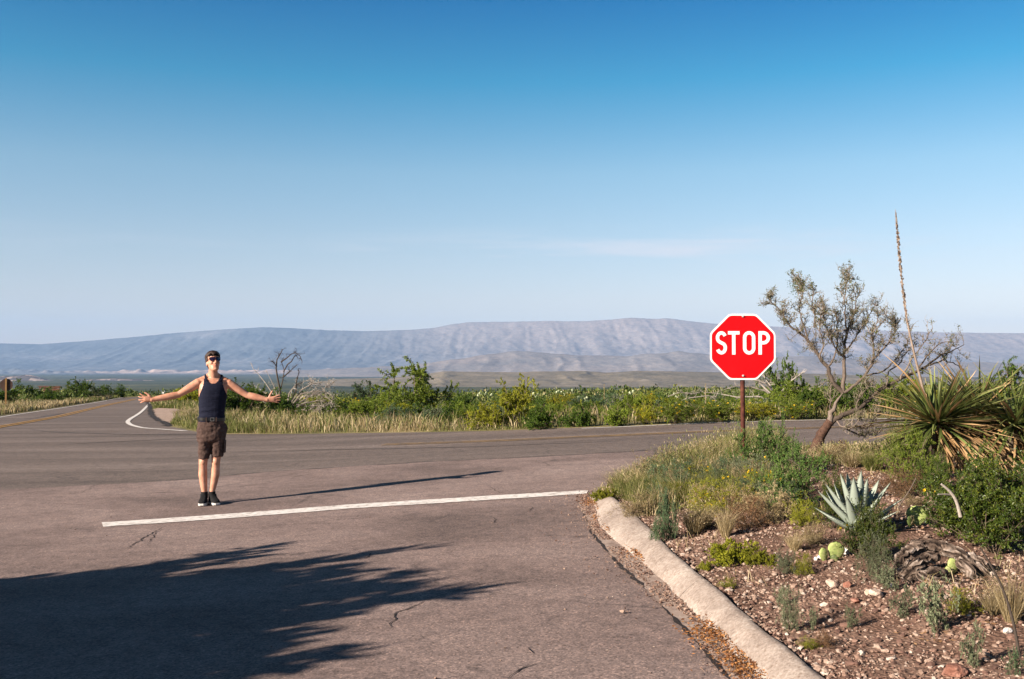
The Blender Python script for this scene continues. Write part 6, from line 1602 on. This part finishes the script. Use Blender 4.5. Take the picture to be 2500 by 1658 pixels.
# ------------------------------------------------------------------ agave
def agave_leaf(name, L, W, curve):
    mb = MB(); seg = 12; t = np.linspace(0, 1, seg); w = W / 2 * np.interp(t, [0, .12, .32, .55, .8, .94, 1], [.70, .72, .95, .82, .45, .12, .01]); th = np.interp(t, [0, .3, .8, 1], [.022, .016, .007, .002])
    x = L * t; z = curve * L * t ** 2; rows = []
    for s, up, dz in ((-1, .42, 0), (-.5, .10, 0), (0, 0, 0), (.5, .10, 0), (1, .42, 0), (.5, .10, -1), (0, 0, -1.2), (-.5, .10, -1)): rows.append(np.stack([x, s * w, z + up * w + dz * th], 1))
    V = np.vstack(rows); K = 8; i = np.arange(seg - 1); Fq = [np.stack([a * seg + i, ((a + 1) % K) * seg + i, ((a + 1) % K) * seg + i + 1, a * seg + i + 1], 1) for a in range(K)]
    mb.add(V, np.vstack(Fq), np.tile(np.interp(t, [0, .9, .93, 1], [.35, .35, 0, 0]), K))
    n = 9; tt = np.linspace(.22, .86, n)                                # hooked teeth on both margins
    for s in (-1, 1):
        ww = np.interp(tt, t, w); b = np.stack([L * tt, s * ww, curve * L * tt ** 2 + .42 * ww], 1)
        for q in range(n): mb.add([b[q] + [-.008, 0, 0], b[q] + [.008, 0, 0], b[q] + [-.005, s * .016, .004], b[q] + [0, 0, -.004]], [[0, 1, 2], [1, 3, 2], [3, 0, 2]], .08)
    return mb.mesh(name, True)
def agave():
    rng = np.random.default_rng(8); p = isl_hit(2092, 1308); root = thing('agave_plant', p, 'pale blue-grey agave rosette with toothed pointed leaves on the gravel corner', 'agave')
    M_AG = var_mat('blue_grey_agave', [(0, (.035, .020, .015)), (.12, (.17, .19, .15)), (.4, (.275, .32, .265)), (1, (.34, .375, .315))], rough=.55, spec=.25, speck=.08, sscale=14)
    V = [agave_leaf('leaf', .50, .125, .12), agave_leaf('leaf', .46, .132, .20), agave_leaf('leaf', .52, .115, .06)]
    k = 0; sc0 = p[1] / 8.4 * .92
    for ring, (n, el0, sc) in enumerate(((3, 84, .88), (5, 70, 1.02), (7, 55, 1.05), (7, 40, 1.0), (6, 22, .82))):
        for j in range(n):
            az = 2 * math.pi * (j + .5 * (ring % 2)) / n + rng.uniform(-.18, .18) + .35 * ring; el = R(el0 + rng.uniform(-6, 6))
            l = part('leaf', V[k % 3], M_AG, root); k += 1
            l.matrix_local = Matrix.Translation((0, 0, .03 + .012 * (4 - ring))) @ Matrix.Rotation(az, 4, 'Z') @ Matrix.Rotation(-el, 4, 'Y') @ Matrix.Scale(sc * sc0 * rng.uniform(.9, 1.08), 4)
agave()

# ------------------------------------------------------------------ shrubs on the corner
kind('acac', (51, 52), stems=11, spread=1.05, L=(.6, 1.05), subs=9, twigs=7, leaf=29, lsize=.034, lw=.38, wander=.28, r0=.013, up=.02, twigL=.30, subL=.5)
kind('creo', (61, 62), stems=24, spread=1.0, L=(.65, 1.05), subs=9, twigs=6, leaf=26, lsize=.030, lw=.5, wander=.14, r0=.008, up=.05, upbias=.35, twigL=.28, flower=.004)
kind('weed', (71, 72, 73), stems=9, spread=.75, L=(.6, 1.0), subs=6, twigs=3, leaf=8, lsize=.085, lw=.38, wander=.16, r0=.012, up=.03, twigL=.22, subL=.3, droop=.05)
kind('fine', (81, 82, 83), stems=26, spread=1.15, L=(.5, 1.0), subs=6, twigs=4, leaf=14, lsize=.045, lw=.24, wander=.2, r0=.007, up=.05, twigL=.3, flower=.10)
cz_ = lambda x, y: mound(x, y)
cg = 'shrubs and weeds on the gravel corner'
def cplant(*a, **k): return plant(*a, zf=cz_, group=cg, **k)
cplant('acac', 1876, 1170, 195, 140, F_ACAC, 'feathery green acacia bush close behind the foot of the stop sign pole', 'shrub', 'acacia_bush', W_BARK, var=0)
cplant('acac', 1950, 1236, 185, 140, F_ACAC, 'darker feathery acacia bush in front of the foot of the leaning tree', 'shrub', 'acacia_bush', W_BARK, var=1)
cplant('acac', 1795, 1160, 100, 72, F_ACAC, 'small feathery green sprig crossing the sign pole from the left', 'shrub', 'acacia_bush', W_BARK, var=1)
cplant('acac', 2225, 1170, 150, 120, F_MESQ, 'soft green feathery bush under the left side of the big yucca', 'shrub', 'acacia_bush', W_TWIG, var=0)
cplant('acac', 2270, 1200, 110, 84, F_DARK, 'dark green feathery bush in the shade below the yucca skirt', 'shrub', 'acacia_bush', W_TWIG, var=1)
cplant('creo', 2432, 1350, 250, 235, F_CREO, 'large dark green creosote bush at the right edge below the yucca', 'shrub', 'creosote_bush', W_TWIG, var=0, flowers=F_FLOW)
cplant('creo', 2352, 1310, 190, 165, F_CREO, 'dark creosote bush right of the agave behind the dead log', 'shrub', 'creosote_bush', W_TWIG, var=1, flowers=F_FLOW)
cplant('creo', 2462, 1262, 200, 120, F_CREO, 'green creosote bush directly under the second yucca head', 'shrub', 'creosote_bush', W_TWIG, var=1)
cplant('creo', 2128, 1372, 120, 140, F_CREO, 'thin olive creosote sprigs growing in front of the agave', 'shrub', 'creosote_bush', W_TWIG, var=0, flowers=F_FLOW)
cplant('fine', 2140, 1420, 90, 130, F_GREY, 'grey-green wiry weed left of the dead log', 'weed', 'grey_weed', var=0)
cplant('creo', 2035, 1290, 70, 130, F_CREO, 'small olive creosote sprig left of the agave', 'shrub', 'creosote_bush', W_TWIG, var=1)
cplant('acac', 1628, 1316, 88, 118, F_BLUG, 'leafy grey-green weed leaning over the kerb', 'weed', 'leafy_weed', var=0)
cplant('weed', 1605, 1190, 80, 62, F_BLUG, 'blue-green leafy weed in the tall grass near the head of the kerb', 'weed', 'leafy_weed', var=1)
cplant('fine', 1690, 1200, 100, 86, F_BLUG, 'dusty blue-green bush in the grass left of the sign pole', 'shrub', 'dusty_bush', var=1)
cplant('fine', 1760, 1208, 90, 90, F_BLUG, 'dusty blue-green bush just below the sign pole', 'shrub', 'dusty_bush', var=2)
cplant('fine', 1845, 1235, 130, 92, F_YELG, 'yellow-green weed with yellow flowers right below the sign pole', 'weed', 'flowering_weed', var=0, flowers=F_FLOW)
cplant('fine', 1880, 1270, 120, 86, F_STRAW, 'dry straw-coloured wiry bush in front of the sign', 'shrub', 'dry_bush', var=1)
cplant('fine', 1830, 1290, 110, 80, F_RUSTY, 'brown dry bush beside the upright straw tuft', 'shrub', 'dry_bush', var=2)
cplant('fine', 1960, 1282, 110, 70, F_YELG, 'olive wiry weed left below the agave', 'weed', 'wiry_weed', var=0)
cplant('low', 1785, 1378, 110, 62, F_YELG, 'low olive green cushion plant on the gravel beside the kerb', 'plant', 'cushion_plant', var=0)
cplant('low', 1856, 1380, 76, 44, F_YELG, 'second low olive cushion plant, right of the larger one', 'plant', 'cushion_plant', var=1)
cplant('low', 1722, 1392, 38, 26, F_YELG, 'little green cushion plant at the back edge of the kerb', 'plant', 'cushion_plant', var=2)
cplant('fine', 1918, 1400, 50, 62, F_GREY, 'small grey weed between the cushion plants and the cactus pads', 'weed', 'grey_weed', var=1)
cplant('fine', 1965, 1405, 50, 56, F_YELG, 'small yellowish weed just left of the cactus pads', 'weed', 'wiry_weed', var=2)
cplant('fine', 1985, 1330, 90, 58, F_STRAW, 'thin straw-coloured bush on the gravel below the agave', 'shrub', 'dry_bush', var=0)
cplant('fine', 2052, 1110, 50, 36, F_RUSTY, 'small round rust-red dry bush at the edge of the crossing road', 'shrub', 'rust_bush', var=2)
cplant('fine', 2200, 1215, 120, 80, F_RUSTY, 'brown dry brush right of the agave tips', 'shrub', 'dry_bush', var=0)
cplant('fine', 2240, 1240, 80, 40, F_STRAW, 'pale dry weed behind the notched cactus pad', 'weed', 'dry_weed', var=1)
cplant('weed', 2280, 1545, 90, 130, F_GREY, 'tall grey-green leafy weed in front of the dead log', 'weed', 'leafy_weed', var=1)
cplant('weed', 2205, 1505, 60, 80, F_GREY, 'slender grey-green weed left of the tall leafy weed', 'weed', 'leafy_weed', var=2)
cplant('weed', 2165, 1440, 70, 60, F_GREY, 'leafy weed with pale round leaves at the left end of the dead log', 'weed', 'leafy_weed', var=0)
cplant('weed', 2375, 1625, 60, 110, F_GREY, 'grey-green weed right of the large rust-red stone', 'weed', 'leafy_weed', var=2)
cplant('weed', 2480, 1650, 50, 70, F_BLUG, 'bluish leafy weed in the bottom right corner', 'weed', 'leafy_weed', var=0)
cplant('weed', 1905, 1480, 30, 50, F_GREY, 'thin grey weed left of the flat tan stone', 'weed', 'leafy_weed', var=1)
cplant('fine', 1925, 1540, 60, 110, F_GREY, 'thin tall grey weed at the back edge of the kerb near the bottom', 'weed', 'grey_weed', var=2)
cplant('weed', 1985, 1540, 30, 60, F_GREY, 'single small green-grey weed in the middle of the lower gravel', 'weed', 'leafy_weed', var=0)
cplant('weed', 2083, 1535, 36, 60, F_GREY, 'upright small weed left of the slender grey-green weed', 'weed', 'leafy_weed', var=1)
cplant('fine', 1975, 1582, 50, 30, F_YELG, 'flat little green weed beside the kerb at the bottom', 'weed', 'wiry_weed', var=1)
cplant('fine', 1778, 1435, 46, 30, F_YELG, 'flat weed touching the back edge of the kerb in the middle', 'weed', 'wiry_weed', var=0)
cplant('fine', 2345, 1495, 90, 60, F_YELG, 'yellowish weed casting a dark shadow right of the tall leafy weed', 'weed', 'wiry_weed', var=2)
cplant('low', 1478, 1222, 70, 34, F_YELG, 'low green plant at the tip of the corner by the stop line', 'plant', 'cushion_plant', var=2)
cplant('fine', 2010, 1578, 60, 46, F_RUSTY, 'small heap of dry brown twigs on the lower gravel', 'weed', 'dry_weed', var=0)

def tangle():
    rng = np.random.default_rng(66)
    for k in range(30):
        px = rng.uniform(1555, 1915); py = rng.uniform(1176, 1262) - (px - 1555) * .03
        kd, fm = [('fine', F_GREY), ('fine', F_YELG), ('fine', F_STRAW), ('fine', F_BLUG)][k % 4]
        plant(kd, px, py, rng.uniform(70, 120), rng.uniform(48, 82), fm, f'low wiry {("grey-green", "yellow-green", "straw-coloured", "blue-green")[k % 4]} weed in the tangle of grass below the stop sign', 'weed', 'wiry_weed', None, 'wiry weeds tangled below the stop sign', var=k, zf=cz_, flowers=F_FLOW if k in (1, 13, 25) else None)
tangle()
# dry clumps of grass one can count
TUFT = []
def make_tufts():
    for k in range(4):
        rng = np.random.default_rng(400 + k); mb = MB(); n = 620; a = rng.uniform(0, 6.28, n); r = .11 * np.sqrt(rng.random(n))
        P = np.stack([np.cos(a) * r, np.sin(a) * r, 0 * r], 1); L = rng.beta(2.2, 1.8, n) * .95 + .15; blades(mb, P, L, .007, np.clip(r / .11 * .55 + rng.normal(.05, .12, n), .02, .95), np.clip(rng.normal(.5, .26, n), 0, 1), rng, .5, a)
        # lean outwards
        hm = MB(); k2 = (rng.random(n) < .14); heads(hm, P[k2] * 3.0 + np.stack([0 * L[k2], 0 * L[k2], L[k2] * .92], 1) + rng.normal(0, .05, (k2.sum(), 3)), .055, rng.uniform(.4, 1, k2.sum()), rng)
        for m_ in (mb, hm):
            for q in range(len(m_.v)): m_.v[q] = m_.v[q] * [1.5, 1.5, 1.0]
        TUFT.append((mb.mesh('blades'), hm.mesh('seed_heads')))
make_tufts()
def tuft(px, py, wpx, hpx, label, fm=F_STRAW, var=0):
    p = isl_hit(px, py); s = p[1] / F; root = thing('grass_clump', p, label, 'grass clump', 'dry grass clumps on the gravel corner', rz=px % 6, sc=(wpx * s, wpx * s, hpx * s)); me = TUFT[var % 4]
    part('blades', me[0], fm, root); part('seed_heads', me[1], fm, root)
tuft(1696, 1304, 80, 92, 'dry grass clump casting a deep shadow, right of the leafy weed by the kerb', var=0)
tuft(1772, 1312, 56, 96, 'upright pale straw grass clump standing alone on the gravel', var=1)
tuft(1722, 1290, 60, 70, 'rounded dry clump tucked behind the shadow-casting grass clump', var=2)
tuft(1550, 1208, 80, 76, 'pale tall grass clump at the left tip of the corner', var=3)
tuft(1505, 1200, 60, 60, 'outermost pale grass clump leaning towards the stop line', var=0)
tuft(1600, 1240, 60, 60, 'dry grass clump behind the leafy weed by the kerb', var=1)
tuft(1648, 1180, 76, 64, 'straw clump among the blue-green weeds left of the sign', var=2)
tuft(1735, 1180, 60, 90, 'upright dry grass clump immediately left of the sign pole', var=3)
tuft(2020, 1120, 70, 46, 'reddish-tan dry grass clump right of the leaning trunk', var=0)
tuft(2080, 1140, 80, 56, 'tan grass clump behind the agave tips', var=1)
tuft(2130, 1150, 70, 60, 'greenish grass clump between the agave and the feathery bush', F_GRASS, 3)
tuft(1940, 1345, 50, 56, 'thin tan grass clump on the open gravel left of the cactus pads', var=1)
tuft(2470, 1520, 90, 150, 'tall pale grass clump at the right edge beside the thin dark stem', var=2)
tuft(2425, 1500, 70, 80, 'short brown grass clump left of the tall pale grass at the right edge', var=3)
def corner_grass():
    rng = np.random.default_rng(12); st, gr = MB(), MB(); n = 110000
    d = np.concatenate([[0], np.cumsum(np.linalg.norm(np.diff(EDGE_B, axis=0), axis=1))]); s = rng.random(n) * min(d[-1], 16); X = np.interp(s, d, EDGE_B[:, 0]); Y = np.interp(s, d, EDGE_B[:, 1])
    off = rng.gamma(1.6, .75, n); i = np.clip(np.searchsorted(d, s) - 1, 0, len(EDGE_B) - 2); T = nrm(EDGE_B[i + 1] - EDGE_B[i]); X = X + T[:, 1] * off + rng.normal(0, .05, n); Y = Y - T[:, 0] * off
    ok = inside(X, Y, ISLAND) & (pl_dist(X, Y, KM) > .16) & (off < 3.6); X, Y, off = X[ok], Y[ok], off[ok]; px = 1250 + X / Y * F
    dens = fbm(X * .9, Y * .9, 3, 501) + rng.normal(0, .08, len(X)) - .12 * ss((off - 1.6) / 1.2); k = dens > .34; X, Y, off, px = X[k], Y[k], off[k], px[k]
    Z = mound(X, Y); isS = fbm(X * .6, Y * .6, 3, 503) + rng.normal(0, .08, len(X)) + .05 * (px < 1600) > .56
    h = np.clip(.14 + .30 * ss(off / .8), .1, .5) * rng.uniform(.45, 1.15, len(X)) * (.5 + .9 * fbm(X * 1.3, Y * 1.3, 2, 505)) * (1 - .72 * ss((px - 1880) / 60.0) * ss((2190 - px) / 40.0)); P = np.stack([X, Y, Z - .01], 1)
    blades(st, P[isS], h[isS], .0055, rng.uniform(.1, .7, isS.sum()), rng.random(isS.sum()), rng); g = ~isS; blades(gr, P[g], h[g] * 1.1, .0055, rng.uniform(.1, .8, g.sum()), rng.random(g.sum()), rng)
    k = (rng.random(len(X)) < .08) & isS; heads(st, P[k] + np.stack([rng.normal(0, .03, k.sum()), rng.normal(0, .03, k.sum()), h[k] * .95], 1), .035, rng.uniform(.5, 1, k.sum()), rng)
    k = (rng.random(len(X)) < .10) & g; heads(gr, P[k] + np.stack([rng.normal(0, .03, k.sum()), rng.normal(0, .03, k.sum()), h[k] * 1.05], 1), .045, rng.uniform(.6, 1, k.sum()), rng)
    # thin grass running on under the sign, towards the gravel
    n = 26000; Y = rng.uniform(9.2, 12.6, n); px = rng.uniform(1500, 1960, n); X = (px - 1250) / F * Y; k = inside(X, Y, ISLAND) & (pl_dist(X, Y, KM) > .22) & (fbm(X * 1.2, Y * 1.2, 3, 511) + rng.normal(0, .07, n) > .50 - .10 * ss((Y - 10) / 1.5)); X, Y = X[k], Y[k]
    P = np.stack([X, Y, mound(X, Y) - .01], 1); isS = fbm(X * .9, Y * .9, 3, 513) + rng.normal(0, .1, len(X)) > .5; h = rng.uniform(.08, .34, len(X))
    blades(st, P[isS], h[isS], .005, rng.uniform(.1, .8, isS.sum()), rng.random(isS.sum()), rng); g = ~isS; blades(gr, P[g], h[g], .005, rng.uniform(.1, .8, g.sum()), rng.random(g.sum()), rng)
    # sparse wisps on the gravel
    n = 5000; Y = 3.2 + 9 * rng.random(n); X = kr_x(Y) + rng.random(n) * 4.0; k = inside(X, Y, ISLAND) & (fbm(X * 2, Y * 2, 3, 507) > .56); X, Y = X[k], Y[k]; P = np.stack([X, Y, mound(X, Y)], 1); blades(st, P, rng.uniform(.03, .14, len(X)), .004, rng.uniform(.2, .9, len(X)), rng.random(len(X)), rng)
    tag(obj('dry_corner_grass', st.mesh('dry_corner_grass'), F_STRAW), kind='stuff'); tag(obj('green_corner_grass', gr.mesh('green_corner_grass'), F_GRASS), kind='stuff')
    # litter of dead leaves and bark crumbs under the bushes
    mb = MB(); n = 9000; Y = rng.uniform(5, 11, n); X = rng.uniform(2.0, 5.0, n); k = inside(X, Y, ISLAND) & (fbm(X * 1.4, Y * 1.4, 3, 509) > .5); X, Y = X[k], Y[k]
    leaves(mb, np.stack([X, Y, mound(X, Y) + .008], 1), rng.normal(size=(len(X), 3)) * [1, 1, .3], rng.uniform(.015, .05, len(X)), rng.uniform(.004, .012, len(X)), rng.random(len(X)), rng)
    tag(obj('plant_litter', mb.mesh('plant_litter'), F_RUSTY), kind='stuff')
corner_grass()

# weathered log: a ring of gnarled, split, bleached limbs
def dead_log():
    rng = np.random.default_rng(14); p = isl_hit(2290, 1412); s = p[1] / F; root = thing('dead_log', p, 'weathered grey hollow dead log with gnarled split ends beside the creosote bush', 'log')
    W_LOG = var_mat('weathered_log_wood', [(0, (.014, .009, .007)), (.4, (.070, .048, .036)), (.65, (.155, .115, .09)), (1, (.36, .30, .26))], bmp=1.0, bscale=38, speck=.55, sscale=34)
    arcs = [([(-96, 6, .00), (-78, 44, .05), (-44, 68, .10), (-4, 74, .12), (36, 66, .10), (64, 44, .06), (84, 8, 0)], 17), ([(-92, 2, -.05), (-60, 34, -.03), (-24, 50, .02), (6, 46, .06)], 15), ([(-84, -4, -.10), (-56, 14, -.10), (-20, 22, -.08), (14, 16, -.04)], 13),
            ([(20, 66, .08), (58, 58, .04), (86, 30, .0), (104, 2, -.02)], 14), ([(44, 44, -.02), (66, 26, -.06), (72, 0, -.08)], 13), ([(76, 52, .06), (104, 40, .03), (126, 14, .02)], 12), ([(-70, 22, -.12), (-40, 4, -.14), (-6, -4, -.14)], 10), ([(88, 34, .0), (112, 14, -.02), (120, -4, -.03)], 9)]
    for k, (pl, r) in enumerate(arcs):
        P = np.array([(a * s, d, max(b, -2) * s) for a, b, d in pl]); P = resample(smooth_pl(P, 2), .018); P = P + rng.normal(0, .0035, P.shape)
        mb = MB(); n = len(P); rr = r * s * (1 + .28 * (fbm(np.arange(n) * .35, np.full(n, k * 3.3), 3, 601) - .5) * 2) * np.interp(np.linspace(0, 1, n), [0, .08, .9, 1], [.75, 1, .95, .6])
        tube(mb, P, rr, 12, .5)
        NS = 18; mb = MB(); tube(mb, P, rr, NS, .5)
        V = mb.v[0]; Pc = np.repeat(P, NS, 0); th = np.tile(np.arange(NS) / NS * 2 * math.pi, n); al = np.repeat(np.arange(n) * .018, NS)
        g1 = 1 - np.abs(2 * vnoise(np.cos(th) * 2.2 + k * 7.1 + al * 5, np.sin(th) * 2.2 + al * 3.5, 603) - 1); g2 = fbm(np.cos(th) * 3 + al * 30, np.sin(th) * 3 + k, 3, 605)
        dsp = (-.62 * np.clip(g1 - .62, 0, 1) * 1.9 + (g2 - .5) * .55) * np.repeat(rr, NS)
        mb.v[0] = V + dsp[:, None] * nrm(V - Pc); mb.c[0] = np.clip(.62 - np.clip(g1 - .60, 0, 1) * 1.9 + (g2 - .5) * 1.2, 0, 1)  # shade in the grooves painted in: colour darkens with their depth
        obj('log_limb', mb.mesh('log_limb', False), W_LOG, root)
    mb = MB(); n = 260; X = rng.normal(0, 62 * s, n); Yy = rng.normal(-.08, .09, n); P = np.stack([X, Yy, np.abs(rng.normal(.015, .012, n))], 1); leaves(mb, P, rng.normal(size=(n, 3)) * [1, 1, .3], .05, .012, rng.random(n), rng)
    obj('bark_chips', mb.mesh('bark_chips'), W_LOG, root); [o for o in root.children if o.name.startswith('bark_chips')][0]['kind'] = 'stuff'
dead_log()
def twig_thing(name, pts, r, m, label, Y0, dY=0.0):
    P = np.array([at(a, b, Y0 + dY * i) for i, (a, b) in enumerate(pts)]); P = smooth_pl(P, 2); o = P[-1].copy(); root = thing(name, o, label, 'twig'); mb = MB(); tube(mb, P - o, np.linspace(r * .55, r, len(P)), 7); obj('wood', mb.mesh('wood', True), m, root); return root, o
rt, o_ = twig_thing('bent_twig', [(2298, 1182), (2316, 1196), (2332, 1216), (2340, 1240), (2345, 1262)], .014, W_DEAD, 'bent bare white twig sticking out of the creosote bush', 6.75)
mb = MB(); tube(mb, np.array([at(2290, 1207, 6.72), at(2306, 1207, 6.74), at(2322, 1208, 6.76)]) - o_, [.004, .006, .007], 6); obj('side_twig', mb.mesh('side_twig'), W_DEAD, rt)
twig_thing('dark_stem', [(2395, 1340), (2425, 1390), (2452, 1445), (2472, 1510), (2486, 1580), (2500, 1680)], .008, W_CHAR, 'thin dark bare stem hanging down along the right edge', 4.7)
twig_thing('dry_stick', [(2236, 1168), (2222, 1196), (2204, 1222), (2192, 1240)], .006, W_BARK, 'thin dry stick leaning right of the agave', 7.2)

# ------------------------------------------------------------------ the tree behind the camera whose shadow lies on the road
def shade_tree():
    rng = np.random.default_rng(91); s0, p0 = SHADE
    SHp = np.array([SH[1], -SH[0]]); c = SH * s0 + SHp * p0; z = float(base_z(*c)); H = SHADE_H
    root = thing('shade_tree', (c[0], c[1], z), 'leafy tree standing out of frame to the left, its black shadow lying across the road', 'tree')
    wood, fol = MB(), MB(); Cs, Ds = [], []
    def shoot(b, d, L, r, n, clump, up):
        P = curve_branch(rng, b, d, L, 7, .12, up); tube(wood, P, np.linspace(r, r * .25, len(P)), 6, rng.random())
        t = rng.uniform(.18, 1, n) * 7; i = np.minimum(t.astype(int), 6); C = P[i] + (P[i + 1] - P[i]) * (t - i)[:, None]; Cs.append(C + rng.normal(0, clump, (n, 3)) * np.interp(t, [1, 4, 7], [1, 1, .35])[:, None]); Ds.append(rng.normal(0, .6, (n, 3)) + nrm(P[i + 1] - P[i])); return P
    side = np.array([SHp[0], SHp[1], 0]); fw = np.array([SH[0], SH[1], 0])
    for q in range(66):
        u = rng.uniform(-1, 1) if q < 46 else rng.uniform(.35, 1.05); w = rng.uniform(-.8, .8); base = side * u * 1.35 + fw * w * .8 + [0, 0, .05 + .35 * rng.random()]
        P = shoot(base * .45, side * u * .75 + fw * w * .6 + np.array([0, 0, 1.0]), H * (rng.uniform(.66, .90) if q < 46 else rng.uniform(.70, .88)) * (1 - .16 * abs(u) ** 2 * (q < 46)), .035, 330, .19, .06)
    for u, h in ((1.05, .62), (1.2, .55), (.98, .68), (.72, .88), (.55, .94), (.48, .92), (.40, .93), (.28, .90), (.16, .88), (.05, .86), (-.1, .90), (-.2, .88), (-.42, .98), (-.52, .94), (-.75, .85), (.84, .74), (.62, .86), (-.3, .86)):
        P = shoot(side * u * .8 + [0, 0, .2], side * u * .42 + np.array([0, 0, 1.0]), H * h, .03, 230, .075, .05)
    C = np.concatenate(Cs); keep = C[:, 2] > .05; C = C[keep]; D = np.concatenate(Ds)[keep]; leaves(fol, C, D, rng.uniform(.14, .30, len(C)), rng.uniform(.06, .11, len(C)), rng.random(len(C)), rng)
    obj('branches', wood.mesh('branches'), W_BARK, root); obj('crown', fol.mesh('crown'), F_MESQ, root)
SHADE = (-4.1, -6.95); SHADE_H = 3.15
shade_tree()

for o in bpy.data.objects:
    if o.parent is not None and o.name.split('.')[0] in {'foliage', 'flowers', 'blades', 'seed_heads', 'leaves', 'twigs', 'branches', 'stems', 'spines', 'seed_pods', 'seed_capsules', 'leaf_tuft', 'crown', 'fringe', 'bark_chips'}: o['kind'] = 'stuff'
